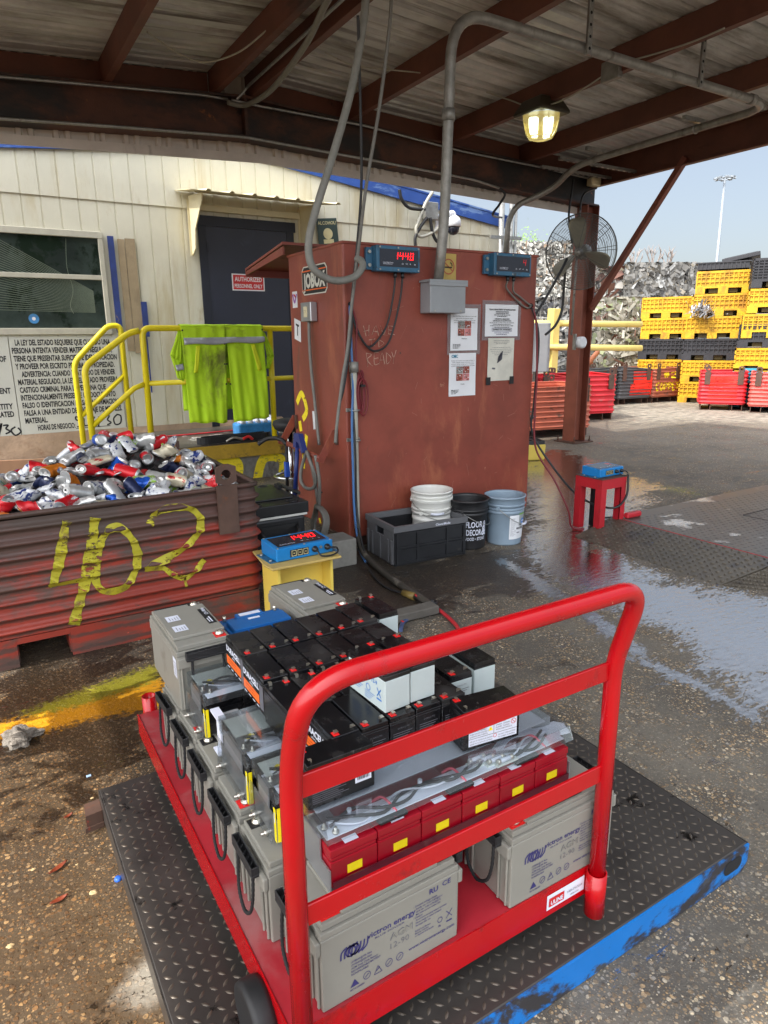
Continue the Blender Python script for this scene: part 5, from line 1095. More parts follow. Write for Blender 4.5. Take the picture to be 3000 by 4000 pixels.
# bin of cans, lettered 402
BNY0, BNW, BND, BNH = 3.42, 1.56, 1.06, .765
bcx, bcy = 1.28-BNW/2, BNY0+BND/2
def bl(x, y):
    p = at(x/1.3825, 1650+y/1.3825, Y=BNY0-.02); return (p.x-bcx, p.z)
mk = [(M_paintyel, [bl(*q) for q in P_], w_) for P_, w_ in (([(362, 530), (345, 620), (320, 760), (285, 885)], .042), ([(262, 890), (360, 868), (478, 845)], .024), ([(515, 515), (500, 640), (470, 830), (430, 980), (400, 1100)], .05), ([(545, 650), (600, 575), (665, 580), (725, 650), (745, 730), (728, 820), (670, 895), (570, 915), (520, 860), (522, 760), (548, 650)], .038), ([(808, 555), (850, 490), (950, 462), (1045, 475), (1088, 540), (1060, 620), (960, 705), (850, 760), (785, 795)], .036), ([(785, 795), (880, 790), (930, 820), (1005, 845), (1060, 800), (1108, 745)], .028), ([(1003, 840), (1005, 890)], .014))]
corr_bin('scrap_bin', 'long rusty red corrugated bin marked 402 in yellow, heaped with cans', (bcx, bcy, 0), 0, BNW, BND, BNH, M_bin, ribs=8, foot=.15, skirt=True, marks=mk, lugx=.185)
# heap of cans
CP = [('red', pm('red_can', (206, 30, 40), .35, .1, .1, 30, [((226, 226, 226), 22, .60, .03, .35, (1, 1, .5)), ((150, 24, 32), 30, .62, .05, .4, (1, 1, 1))])), ('white and navy', pm('white_can', (208, 210, 212), .35, .15, .08, 30, [((34, 52, 116), 26, .55, .03, .35, (1, 1, .6)), ((190, 60, 60), 30, .72, .03, .4, (1, 1, 1))])), ('silver', pm('silver_can', (206, 206, 204), .35, .55, .1, 30, [((96, 96, 100), 30, .64, .04, .4, (1, 1, 1))])), ('blue', pm('blue_can', (32, 88, 190), .32, .3, .15, 30, [((214, 220, 226), 26, .66, .03, .35, (1, 1, .6))])), ('green and white', pm('green_can', (150, 190, 60), .35, .3, .1, 30, [((206, 210, 206), 20, .5, .03, .35, (1, 1, .5))])), ('cream and red', pm('cream_can', (206, 196, 170), .4, .3, .1, 30, [((176, 40, 40), 24, .58, .04, .4, (1, 1, .6)), ((90, 70, 50), 40, .7, .03, .6, (1, 1, 1))])), ('orange', pm('orange_can', (226, 130, 40), .35, .3, .1, 30, [((226, 206, 160), 24, .64, .04, .4, (1, 1, .6))])), ('dark blue', pm('navy_can', (36, 44, 76), .35, .3, .1, 30, [((190, 194, 200), 24, .62, .03, .35, (1, 1, .6))]))]
M_lid = pm('can_lid', (214, 214, 212), .35, .6, .08, 40)
def can_mesh(shape, mat):
    rr = random.Random(shape*17+3); n = 16; L_ = .122; mb = MB()
    prof = [(.0, .004), (.018, .004), (.024, .0), (.0255, .003), (.033, .012)] + [(.033, .012+.098*k/6) for k in range(1, 7)] + [(.0268, .121), (.0278, .123), (.0262, .1225), (.0245, .1185), (.0, .1185)]
    mats = [1]*4 + [0]*6 + [0] + [1]*4
    mb.lathe(prof, (0, 0, -L_/2), n, None, mats)
    k_ = (.001, .007, .013, .018, .02)[shape]
    ph = [rr.uniform(0, 6.28) for _ in range(6)]; V = []
    sq = (1, .95, .72, .55, .45)[shape]
    for x, y, z in mb.v:
        w_ = 1 if abs(z) < .047 else .25
        a = math.atan2(y, x); dd = k_*w_*(math.sin(2*a+ph[0]+z*40)*.5+math.sin(3*a+ph[1]-z*70)*.35+math.sin(z*90+ph[2])*.45)
        r_ = math.hypot(x, y); s_ = (r_-abs(dd))/r_ if r_ > .02 else 1
        q = 1-(1-sq)*w_
        V.append((x*s_*q, y*s_*(1+(1-q)*.3), z*(1-.1*shape*.6)+(.006*shape)*math.sin(a+ph[3])*(1 if abs(z) > .03 else .2)))
    mb.v = V
    if shape < 4:
        mb.lathe([(.010, 0), (.010, .0012)], (.004, .0, L_/2*(1-.06*shape)-.002), 8, None, 1); mb.add([(-.018+.01*math.cos(a), .006*math.sin(a), L_/2*(1-.06*shape)-.0012) for a in np.linspace(0, 6.28, 11)[:-1]], [tuple(range(10))], 2)
    o = mb.build('drink_can', [mat, M_lid, M_dark], local=True); me = o.data; bpy.data.objects.remove(o); return me
CM = {}
hb = MB(); gx, gy = 34, 24
def heap(x, y):
    u = (x-bcx)/(BNW/2); v = (y-bcy)/(BND/2)
    return .70+.22*math.exp(-((u-.38)**2/.22+(v-.35)**2/.35))+.10*math.exp(-((u+.15)**2/.2+(v-.1)**2/.5))+.03*(1-v*v)-.05*max(0, abs(u)-.75)*2
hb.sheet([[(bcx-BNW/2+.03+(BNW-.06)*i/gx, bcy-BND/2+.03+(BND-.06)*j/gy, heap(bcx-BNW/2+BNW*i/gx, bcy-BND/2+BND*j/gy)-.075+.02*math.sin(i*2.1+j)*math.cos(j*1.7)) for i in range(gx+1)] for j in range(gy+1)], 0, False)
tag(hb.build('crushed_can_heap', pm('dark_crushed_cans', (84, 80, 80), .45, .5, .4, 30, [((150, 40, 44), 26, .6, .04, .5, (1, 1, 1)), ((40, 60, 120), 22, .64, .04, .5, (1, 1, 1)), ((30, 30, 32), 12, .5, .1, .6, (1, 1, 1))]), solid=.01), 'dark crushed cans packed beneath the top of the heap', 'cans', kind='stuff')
used_lab = {}
wts = [0]*28+[1]*38+[2]*18+[3]*8+[4]*8+[5]*16+[6]*3+[7]*6
cells = []
nx, ny = 17, 11
for j in range(ny):
    for i in range(nx): cells.append((i, j))
rnd.shuffle(cells); cnt = 0
colname = ['far left', 'left', 'middle', 'right', 'far right']; rowname = ['front', 'second', 'central', 'fourth', 'rear']
stn = ['smooth', 'lightly dented', 'dented', 'crushed', 'flattened']
for (i, j) in cells:
    x = bcx-BNW/2+.07+(BNW-.14)*(i+.5+rnd.uniform(-.35, .35))/nx; y = bcy-BND/2+.07+(BND-.14)*(j+.5+rnd.uniform(-.35, .35))/ny
    z = heap(x, y)-.012+rnd.uniform(-.012, .026)
    if z < BNH and (y < BNY0+.1): z = min(z, BNH+.012)
    pi_ = rnd.choice(wts); sh = rnd.choice((0, 1, 1, 2, 2, 2, 2, 3, 3, 3, 4, 4))
    if (pi_, sh) not in CM: CM[(pi_, sh)] = can_mesh(sh, CP[pi_][1])
    o = bpy.data.objects.new('drink_can', CM[(pi_, sh)]); COL.objects.link(o); o.location = (x, y, z); o.scale = (1.16, 1.16*rnd.choice((.5, .6, .75, .9, 1)), 1.08)
    tilt = rnd.gauss(1.4, .35); az = rnd.uniform(0, 6.28); o.rotation_euler = (tilt, 0, az)
    dv = Vector((math.sin(az)*math.sin(tilt), -math.cos(az)*math.sin(tilt), math.cos(tilt))); toward = dv.dot(Vector((-.35, -.75, .5)))
    fc = 'top toward the viewer' if toward > .45 else ('base toward the viewer' if toward < -.45 else ('lying crosswise' if abs(dv.x) > .5 else 'lying lengthwise'))
    lab = f"{stn[sh]} {CP[pi_][0]} can, {fc}, {colname[min(4, i*5//nx)]} in the {rowname[min(4, j*5//ny)]} row"
    k = used_lab.get(lab, 0); used_lab[lab] = k+1
    if k: lab = lab.replace(stn[sh], stn[sh]+(', tilted' if k == 1 else ', half buried'))
    tag(o, lab, 'can', 'aluminium cans heaped in the bin'); cnt += 1

# ---------------------------------------------------------------- cooler, stand with indicator, block, stool
ck = thing('cooler', 'black hard cooler with a white band under its lid between bin and cabinet', 'cooler', (1.70, 4.32, 0))
X0, X1, Y0, Y1 = 1.42, 1.86, 4.03, 4.70
mb = MB(); mb.prism([(X0+.02, Y0+.02), (X1-.02, Y0+.02), (X1-.02, Y1-.02), (X0+.02, Y1-.02)], (0, .36), lambda u, v, q: (u, v, q)); mb.build('tub', M_blkp, ck, bevel=.02, segs=2)
mb = MB(); mb.box((X0+.008, Y0+.008, .36), (X1-.008, Y1-.008, .378)); mb.build('band', M_bwhite, ck, bevel=.004)
mb = MB(); mb.box((X0, Y0, .379), (X1, Y1, .455)); mb.box((X0+.05, Y0+.14, .4555), (X1-.05, Y1-.14, .467)); lid = mb.build('lid', M_blkp, ck, bevel=.018, segs=2)
mb = MB()
for xx, yy in ((X0+.09, Y0+.07), (X1-.09, Y0+.07), (X0+.09, Y1-.07), (X1-.09, Y1-.07)):
    mb.tube([(xx+.038*math.cos(a), yy+.038*math.sin(a), .456) for a in np.linspace(0, 6.283, 21)[:-1]], .005, 6, closed=True); mb.lathe([(.034, 0), (.034, .0012)], (xx, yy, .4555), 18, None, 1)
mb.build('cup_holder', [M_blkp, M_dark], lid)
mb = MB(); mb.tube(fillet([(X0+.09, Y0+.012, .3), (X0+.09, Y0-.03, .27), (X0+.12, Y0-.03, .24), (X1-.12, Y0-.03, .24), (X1-.09, Y0-.03, .27), (X1-.09, Y0+.012, .3)], .02), .014, 8); mb.box((X0+.07, Y0+.006, .29), (X1-.07, Y0+.021, .315)); mb.build('handle', M_blk, ck)
mb = MB(); mb.tube([(X1+.02, Y0+.2, .47), (X1+.02, Y1-.1, .47)], .014, 8); mb.box((X1-.02, Y1-.2, .455), (X1+.03, Y1-.12, .48)); mb.build('hinge_bar', M_blk, ck)
# indicator housings (two alike)
def indicator(label, loc, rz, lit, tilt=0):
    d = thing('weigh_indicator', label, 'indicator', loc, rz, 'blue weigh indicators on stands'); w_, dp, h_ = .335, .2, .085
    mb = MB(); mb.prism([(-dp/2, .004), (dp/2, .004), (dp/2, h_), (-dp/2, h_-.012)], (-w_/2, w_/2), lambda u, v, q: (q, u, v)); mb.build('case', M_indblue, d, local=True, bevel=.004)
    mb = MB(); mb.box((-w_/2-.035, -dp/2+.01, .0), (w_/2+.035, dp/2-.01, .0035))
    for yy in (-dp/2+.04, dp/2-.04): mb.lathe([(.011, .0036), (.009, .012)], (-w_/2-.018, yy, 0), 8, None, 1)
    mb.build('foot_plate', [M_indworn, M_bolt], d, local=True)
    sl = .012/dp; top = lambda u, v, e=.0015: Vector((u, v, h_-.006+sl*v+e))
    mb = MB(); f = lambda u, v: top(u, v); mb.quad(f(-.145, -.072), f(.145, -.072), f(.145, .078), f(-.145, .078)); pn = mb.build('panel', M_panel, d, local=True)
    f = lambda u, v: top(u-.145, v-.072, .003)
    mb = MB()
    for k, ch in enumerate('1440' if lit else '4'): digit(mb, f, .29*.93-.042*((4 if lit else 1)-k), .065, .026, .055, ch, 0)
    mb.build('digits', M_led if lit else M_leddim, pn, local=True)
    mb = MB(); text(mb, 'Avery Weigh-Tronix', f, .02, .022, .008, .09, 0, .01); rect(mb, f, .02, .016, .11, .018)
    for k, s_ in enumerate(('GR', 'NT', 'lb', 'kg')): text(mb, s_, f, .15+.035*k, .03, .008, None, 0, .01)
    mb.build('lettering', M_lblw, pn, local=True)
    fr = lambda u, v, e=.002: Vector((u, -dp/2-e, v))
    mb = MB(); f = lambda u, v: fr(u, v, .001); rect(mb, f, -.09, .018, .02, .058, 0); f = lambda u, v: fr(u, v, .0025)
    for k in range(3):
        x = -.082+.035*k
        for a in ((x, .022, x+.028, .025), (x, .051, x+.028, .054), (x, .025, x+.003, .051), (x+.025, .025, x+.028, .051)): rect(mb, f, *a, 1)
        rect(mb, f, x+.011, .035, x+.017, .041, 1)
    mb.build('key_strip', [M_ink, M_creamp], d, local=True)
    for x in (.055, .13):
        mb = MB(); mb.lathe([(.017, 0), (.017, .008), (.012, .01), (.012, .024), (.007, .03)], (x, -dp/2-.0005, .04), 12, Matrix.Rotation(R(90), 3, 'X')); mb.build('connector', M_blkp, d, local=True)
    mb = MB(); mb.lathe([(.008, 0), (.008, .004)], (.093, -dp/2-.0005, .044), 10, Matrix.Rotation(R(90), 3, 'X')); mb.build('push_button', M_bolt, d, local=True)
    mb = MB()
    for x in (-.155, 0, .155):
        for y in (-.09, .09): p_ = top(x, y, -.001); mb.lathe([(.006, 0), (.006, .004)], p_, 8)
    mb.build('screw', M_bolt, d, local=True)
    mb = MB(); mb.tube(catmull([(.055, -dp/2-.03, .04), (.065, -dp/2-.06, .015), (.12, -dp/2-.065, .008), (.17, -dp/2-.05, .015), (.18, -dp/2-.02, .03), (.15, -dp/2-.03, .04), (.132, -dp/2-.03, .04)], 6), .005, 6); mb.build('lead', M_blackc, d, local=True)
    return d
ys = thing('indicator_stand', 'short yellow steel beam stand carrying the lit blue indicator', 'stand', (1.42, 3.25, 0))
mb = MB(); mb.prism([(1.20, 3.07), (1.60, 3.07), (1.615, 3.28), (1.585, 3.42), (1.225, 3.42), (1.19, 3.16)], (.362, .374), lambda u, v, q: (u, v, q)); mb.build('top_plate', M_standtop, ys, bevel=.003)
mb = MB(); mb.box((1.255, 3.14, 0), (1.27, 3.36, .3615)); mb.box((1.565, 3.14, 0), (1.58, 3.36, .3615)); mb.box((1.2705, 3.245, 0), (1.5645, 3.257, .361)); mb.build('beam', M_standy, ys)
indicator('blue indicator reading 1440 in bright red on the short yellow stand', (1.42, 3.25, .374), R(2), True)
mb = MB(); mb.box((1.93, 3.86, 0), (2.13, 4.06, .19)); tag(mb.build('concrete_block', M_block, bevel=.006), 'square grey concrete block behind the yellow stand at the cabinet foot', 'block')
SX_ = 2.36
st = thing('bar_stool', 'chrome bar stool with a black seat beside the cabinet far side', 'stool', (SX_, 5.45, 0))
mb = MB(); mb.lathe([(.0, .74), (.1, .74), (.13, .76), (.15, .8), (.14, .83), (.09, .845), (0, .845)], (SX_, 5.45, 0), 20); mb.build('seat', M_blk, st)
mb = MB(); mb.tube([(SX_, 5.45, .03), (SX_, 5.45, .74)], .026, 12); mb.tube([(SX_+.06, 5.44, .03), (SX_+.06, 5.44, .74)], .016, 12); mb.build('stem', M_chrome, st)
mb = MB(); mb.tube([(SX_+.15*math.cos(a), 5.45+.15*math.sin(a), .34) for a in np.linspace(0, 6.283, 25)[:-1]], .012, 8, closed=True); mb.build('foot_ring', M_chrome, st)
mb = MB(); mb.lathe([(.22, 0), (.21, .015), (.05, .035)], (SX_, 5.45, 0), 24); mb.build('base', M_chrome, st)

# ---------------------------------------------------------------- crate and buckets in front of the cabinet
kr = thing('folding_crate', 'grey and black collapsible crate with a pale rim in front of the cabinet', 'crate', (2.62, 3.86, 0), R(-4))
w_, d_, h_ = .60, .44, .285; t_ = .02
mb = MB(); mb.box((-w_/2+.01, -d_/2+.01, 0), (w_/2-.01, d_/2-.01, .012)); mb.build('floor', M_blkp, kr, local=True)
for sy in (-1, 1):
    mb = MB(); y = sy*(d_/2-.014); mb.box((-w_/2+.012, y-.006, .0125), (w_/2-.012, y+.006, h_-.046))
    o_ = y+sy*.0062
    for x in (-w_/2+.02, -w_*.2, w_*.2, w_/2-.04): mb.box((x, min(o_, o_+sy*.01), .013), (x+.022, max(o_, o_+sy*.01), h_-.047))
    for z in (.016, .105, .125, .222): mb.box((-w_/2+.021, min(o_, o_+sy*.008), z), (w_/2-.021, max(o_, o_+sy*.008), z+.014))
    mb.build('side_panel', M_blkp, kr, local=True)
for sx in (-1, 1):
    mb = MB(); x = sx*(w_/2-.012); ha = .06
    for ya, yb, za, zb2 in ((-d_/2+.021, -ha, .0125, h_-.046), (ha, d_/2-.021, .0125, h_-.046), (-ha+.0005, ha-.0005, .0125, h_-.1)): mb.box((x-.006, ya, za), (x+.006, yb, zb2))
    for y in (-d_/2+.03, -.14, -.02, .1, d_/2-.05): mb.box((x+sx*.0062, y, .013), (x+sx*.014, y+.02, h_-.105))
    mb.build('end_panel', M_crate, kr, local=True)
mb = MB()
for a, b in (((-w_/2, -d_/2), (w_/2, -d_/2+.024)), ((-w_/2, d_/2-.024), (w_/2, d_/2)), ((-w_/2, -d_/2+.0245), (-w_/2+.024, d_/2-.0245)), ((w_/2-.024, -d_/2+.0245), (w_/2, d_/2-.0245))): mb.box((*a, h_-.045), (*b, h_))
mb.build('rim', M_crate, kr, local=True, bevel=.003)
mb = MB(); text(mb, 'CleverMade', lambda u, v: Vector((u, -d_/2-.0012, v)), .09, h_-.033, .017, .12, 0, .02, 'C'); mb.build('lettering', M_lblw, kr, local=True)
def bucket(name, label, loc, mat, bands, rb=.13, rt_=.15, h=.37, rz=0, rim=.006, group=None):
    b = thing(name, label, 'bucket', loc, rz, group)
    r = lambda z: rb+(rt_-rb)*z/h
    prof = [(0, .006), (rb-.01, .006), (rb, 0), (r(.01), .012)]
    for zb_, ext in bands: prof += [(r(zb_)-.0, zb_-.012), (r(zb_)+ext, zb_-.009), (r(zb_)+ext, zb_+.004), (r(zb_)+.001, zb_+.008)]
    prof += [(r(h)-.001, h-.014), (r(h)+rim, h-.012), (r(h)+rim, h), (r(h)-.005, h), (r(h)-.006, h-.02), (rb-.006, .012), (0, .011)]
    mb = MB(); mb.lathe(prof, (0, 0, 0), 40); mb.build('pail', mat, b, local=True)
    return b, r
def bail(b, z, r, drop, ang, grip=True):
    mb = MB(); P_ = []
    for t in np.linspace(-1, 1, 21):
        a = t*math.pi/2; P_.append((r*math.sin(a)*1.02, -(r+.012)*math.cos(a)*math.cos(ang)-.004, z-drop*math.cos(a)))
    mb.tube(P_, .0026, 6); o = mb.build('wire_handle', M_galv, b, local=True)
    if grip: mb = MB(); mb.tube(P_[8:13], .009, 8); mb.build('grip', M_lblw, o, local=True)
    for s in (-1, 1):
        mb = MB(); mb.lathe([(.014, 0), (.014, .012)], (s*(r-.004), 0, z), 10, Matrix.Rotation(R(90*s), 3, 'Y')); mb.build('bail_ear', b.children[0].data.materials[0], b, local=True)
wc = at(1686, 1930, Y=3.93)
bw, r_ = bucket('bucket', 'white bucket standing in the crate with a second one nested in it', (wc.x, 3.93, .014), M_bwhite, [(.30, .006), (.27, .004), (.22, .004)]); bw['label'] = 'lower white bucket standing in the grey crate'; bail(bw, .27, .15, .06, .3); bw.rotation_euler.z = R(25)
zt_ = wc.z-.37+.01
bw2, r_ = bucket('bucket', 'upper white bucket with three ribs nested in another bucket in the crate', (wc.x, 3.93, max(.07, min(.16, zt_))), M_bwhite, [(.335, .005), (.30, .004), (.25, .003)], group=None)
bail(bw2, .3, .152, .085, .25); bw2.rotation_euler.z = R(-20)
bk, r_ = bucket('bucket', 'black bucket with pale blue lettering beside the crate', (3.045, 3.80, 0), M_bblk, [(.30, .007), (.27, .004)])
bail(bk, .285, .15, .10, .2, False); bk.rotation_euler.z = R(35)
def cyl(r, z0, a0, e=.002, tz=0): return lambda u, v: Vector(((r(z0+v)+e)*math.sin(a0+u/.14), -(r(z0+v)+e)*math.cos(a0+u/.14), z0+v))
mb = MB(); f = cyl(r_, .03, R(-98))
text(mb, 'FLOOR &', f, .13, .145, .045, .17, 0, .03, 'C'); text(mb, 'DECOR', f, .11, .085, .045, .12, 0, .03, 'C'); text(mb, '&', f, .2, .08, .075, .055, 0, .03, 'C'); text(mb, 'WOOD • STONE', f, .12, .045, .024, .18, 0, .02, 'C')
rect(mb, f, .265, .02, .31, .24, 1); stroke(mb, cyl(r_, .03, R(-98), .0035), [(.285, .1), (.272, .15), (.295, .2), (.285, .23)], .012, 2)
mb.build('printed_label', [M_lblw, pm('pale_blue_print', (150, 180, 196), .5), M_ink], bk, local=True)
bg_, r_ = bucket('bucket', 'blue grey paint bucket with a torn white label, rightmost of the buckets', (3.345, 3.735, 0), M_bgrey, [(.31, .007), (.28, .004), (.255, .003)])
bail(bg_, .29, .15, .13, .2); bg_.rotation_euler.z = R(30)
mb = MB(); f = cyl(r_, .05, R(-30)); 
g = lambda e: cyl(r_, .05, R(-30), e)
for (u0, v0, u1, v1, mi, e) in ((-.06, 0, .10, .185, 0, .002), (0.02, .185, .10, .195, 1, .002), (.02, .10, .10, .185, 3, .003), (-.05, .02, .005, .17, 0, .003)):
    n = 8
    for i in range(n): q_ = g(e); mb.quad(q_(u0+(u1-u0)*i/n, v0), q_(u0+(u1-u0)*(i+1)/n, v0), q_(u0+(u1-u0)*(i+1)/n, v1), q_(u0+(u1-u0)*i/n, v1), mi)
q_ = g(.005)
for i in range(20): rect(mb, q_, -.052, .16-.007*i, -.052+rnd.uniform(.03, .055), .1615-.007*i, 4)
text(mb, 'MULTI-PRO', q_, .035, .075, .016, .075, 2, .03, 'C'); ring(mb, q_, .06, .135, .022, .022, 5); text(mb, 'PPG', g(.0065), .06, .128, .014, .03, 0, .03, 'C')
for i in range(8): rect(mb, q_, .0+.004*i, .05-.003*(i % 3), .004+.004*i, .053, 4)
mb.build('paper_label', [M_white, M_green, M_ink, pm('grey_photo_print', (150, 156, 158), .5), M_grayprint, M_bluep], bg_, local=True)

# ---------------------------------------------------------------- floor scale on the right with ramp, red stand
def lozenges(mb, pts, ang, L_, W_, H_, mi=0):
    for (x, y, z, a, sl) in pts:
        c_, s_ = math.cos(a), math.sin(a)
        def T(u, v, w): return (x+u*c_-v*s_, y+u*s_+v*c_, z+w+sl*(u*s_+v*c_))
        mb.add([T(-L_, 0, 0), T(-L_*.35, -W_, 0), T(L_*.35, -W_, 0), T(L_, 0, 0), T(L_*.35, W_, 0), T(-L_*.35, W_, 0), T(-L_*.6, 0, H_), T(0, -W_*.35, H_), T(L_*.6, 0, H_), T(0, W_*.35, H_)],
               [(0, 1, 7, 6), (1, 2, 7), (2, 3, 8, 7), (3, 4, 9, 8), (4, 5, 9), (5, 0, 6, 9), (6, 7, 8, 9)], mi, True)
fsc = thing('floor_scale', 'worn grey diamond plate floor scale on the wet yard at right', 'scale', (5.6, 2.9, 0))
A_ = at(2430, 2015, z=.06); ang_ = R(-4)
x0, y1 = 4.36, 3.55; 
mb = MB(); mb.box((x0, y1-1.9, .002), (x0+2.6, y1, .085)); pts = []
s = .048
for i in range(int(2.5/s)):
    for j in range(int(1.8/s)): pts.append((x0+.03+i*s, y1-1.88+j*s, .0852, R(45 if (i+j) % 2 else -45), 0))
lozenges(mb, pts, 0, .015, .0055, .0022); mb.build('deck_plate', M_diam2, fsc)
mb = MB(); mb.box((x0+.9, y1-1.0, .0872), (x0+.905, y1-.55, .0885)); mb.box((x0+1.4, y1-1.0, .0872), (x0+1.405, y1-.55, .0885)); mb.box((x0+.9055, y1-.555, .0872), (x0+1.3995, y1-.55, .0885)); mb.box((x0+.9055, y1-1.0, .0872), (x0+1.3995, y1-.995, .0885)); mb.build('access_hatch', M_dark, fsc)
mb = MB(); mb.box((x0+.03, y1-.12, .086), (x0+.2, y1-.07, .13)); mb.build('red_stop', M_stand, fsc, bevel=.01)
mb = MB(); mb.box((x0-.006, y1-1.9, .004), (x0-.0005, y1, .084)); mb.build('side_trim', M_stand, fsc)
rp = thing('scale_ramp', 'sloping grey diamond plate ramp leading up to the right floor scale', 'ramp', (4.1, 2.8, 0))
P4 = [Vector(at(2245, 2095, z=0)), Vector(at(2805, 2290, z=0)), Vector((x0-.008, 2.20, .082)), Vector((x0-.008, 3.56, .082))]
mb = MB(); P4[0].z = P4[1].z = .003
mb.add(P4+[Vector((p.x, p.y, 0)) for p in P4], [(0, 1, 2, 3), (0, 4, 5, 1), (1, 5, 6, 2), (2, 6, 7, 3), (3, 7, 4, 0)])
pts = []; uL = (P4[1]-P4[0]).length; n_u = int(uL/.052); n_v = 12
for i in range(n_u):
    for j in range(n_v):
        u, v = (i+.5)/n_u, (j+.5)/n_v; a = P4[0].lerp(P4[1], u); b = P4[3].lerp(P4[2], u); p = a.lerp(b, v)
        pts.append((p.x, p.y, p.z+.001, R(45 if (i+j) % 2 else -45), 0))
lozenges(mb, pts, 0, .017, .007, .006); mb.build('ramp_plate', M_ramp, rp)
q1 = P4[1]; mb = MB(); P5 = [q1+Vector((.012, -.012, 0)), Vector(at(3150, 2330, z=.003)), Vector((x0+.5, 1.75, .08)), Vector((x0-.008, 2.18, .08))]
mb.add(P5+[Vector((p.x, p.y, 0)) for p in P5], [(0, 1, 2, 3), (0, 4, 5, 1), (1, 5, 6, 2), (2, 6, 7, 3), (3, 7, 4, 0)])
pts = []
for i in range(26):
    for j in range(9):
        u, v = (i+.5)/26, (j+.5)/9; p = P5[0].lerp(P5[1], u).lerp(P5[3].lerp(P5[2], u), v); pts.append((p.x, p.y, p.z+.001, R(45 if (i+j) % 2 else -45), 0))
lozenges(mb, pts, 0, .016, .0065, .005); mb.build('corner_plate', M_ramp, rp)
rs = thing('indicator_stand', 'red four legged steel stand carrying a blue indicator on the wet yard', 'stand', (4.22, 3.62, 0))
sx0, sx1, sy0, sy1, sh_ = 4.10, 4.385, 3.47, 3.74, .43
for x, y in ((sx0, sy0), (sx1-.06, sy0), (sx0, sy1-.06), (sx1-.06, sy1-.06)):
    mb = MB(); mb.box((x, y, 0), (x+.006, y+.06, sh_-.08)); mb.box((x+.0065, y, 0), (x+.06, y+.006, sh_-.08)) if x < 4.2 else (mb.box((x+.054, y, 0), (x+.06, y+.06, sh_-.08)), mb.box((x, y, 0), (x+.0535, y+.006, sh_-.08)))
    mb.build('leg', M_stand, rs)
mb = MB(); mb.box((sx0, sy0, sh_-.0795), (sx1, sy0+.006, sh_)); mb.box((sx0, sy1-.006, sh_-.0795), (sx1, sy1, sh_)); mb.box((sx0, sy0+.0065, sh_-.0795), (sx0+.006, sy1-.0065, sh_)); mb.box((sx1-.006, sy0+.0065, sh_-.0795), (sx1, sy1-.0065, sh_)); mb.build('apron', M_stand, rs)
mb = MB(); mb.box((sx0-.004, sy0-.004, sh_+.0005), (sx1+.004, sy1+.004, sh_+.008)); mb.build('top_plate', M_binrust, rs)
mb = MB(); mb.box((4.24, 3.62, 0), (4.31, 3.70, sh_)); mb.build('centre_post', M_blkp, rs)
indicator('blue indicator with dim red digits on the red four legged stand', (4.255, 3.605, sh_+.008), R(2), False).scale = (.84, .9, .9)
cable('cord', 'black cord snaking on the wet ground behind the red stand to the scale', 'cord', [(4.4, 3.75, .02), (4.6, 3.72, .012), (4.8, 3.74, .012), (5.0, 3.7, .012)], .008, M_blackc)
# ---------------------------------------------------------------- litter on the floor
tb = at(1705, 2372, z=0)
mb = MB(); a = Vector(at(1500, 2420, z=.03)); b = Vector(at(1700, 2372, z=.03)); mb.bar(a, b, .09, .05); tag(mb.build('timber', M_lumber, bevel=.006), 'dirty grey timber offcut lying at the end of the floor conduit', 'timber')
kn = thing('utility_knife', 'blue handled utility knife lying on the damp concrete beyond the batteries', 'knife', at(1585, 2440, z=0))
P_ = [at(1565, 2462, z=.014), at(1572, 2435, z=.014), at(1590, 2420, z=.014), at(1606, 2414, z=.014)]
mb = MB(); mb.tube(catmull(P_, 6), [.012]*19, 10); mb.build('handle', pm('slate_blue_grip', (66, 80, 116), .5), kn)
mb = MB(); mb.tube([P_[-1], P_[-1]+(P_[-1]-P_[-2])*.5], .012, 8); mb.build('nose', M_alum, kn)
mb = MB(); mb.box((P_[1].x-.006, P_[1].y-.01, .0255), (P_[1].x+.006, P_[1].y+.008, .028)); mb.build('slider', M_red, kn)
def lump(name, label, cat, c, size, mat, seed, ax=(1, 1, 1), k=.35):
    rr = random.Random(seed); mb = MB(); ph = [rr.uniform(0, 6) for _ in range(9)]; n = 14
    vs = []
    for i in range(n+1):
        for j in range(2*n):
            t, a = math.pi*i/n, math.pi*j/n
            d = Vector((math.sin(t)*math.cos(a), math.sin(t)*math.sin(a), math.cos(t)))
            r_ = 1+k*(math.sin(3*d.x+ph[0])*math.sin(4*d.y+ph[1])+.6*math.sin(7*d.z+ph[2]+5*d.x)+.4*math.sin(11*d.y+ph[3]+6*d.z))
            vs.append((c[0]+d.x*size*ax[0]*r_, c[1]+d.y*size*ax[1]*r_, max(.001, c[2]+size*ax[2]*.5+d.z*size*ax[2]*r_)))
    fs = [(i*2*n+j, i*2*n+(j+1) % (2*n), (i+1)*2*n+(j+1) % (2*n), (i+1)*2*n+j) for i in range(n) for j in range(2*n)]
    mb.add(vs, fs, 0, False); return tag(mb.build(name, mat), label, cat)
c_ = at(75, 2905, z=0); lump('wood_chunk', 'grey weathered chunk of wood on the orange stripe at left', 'wood', c_, .05, M_driftw, 3, (.9, 1.1, .9), .3)
c_ = at(110, 2880, z=0); lump('wood_splinter', 'short dark splinter beside the weathered wood chunk', 'wood', c_, .03, M_driftw, 8, (1.6, .6, .6), .3)
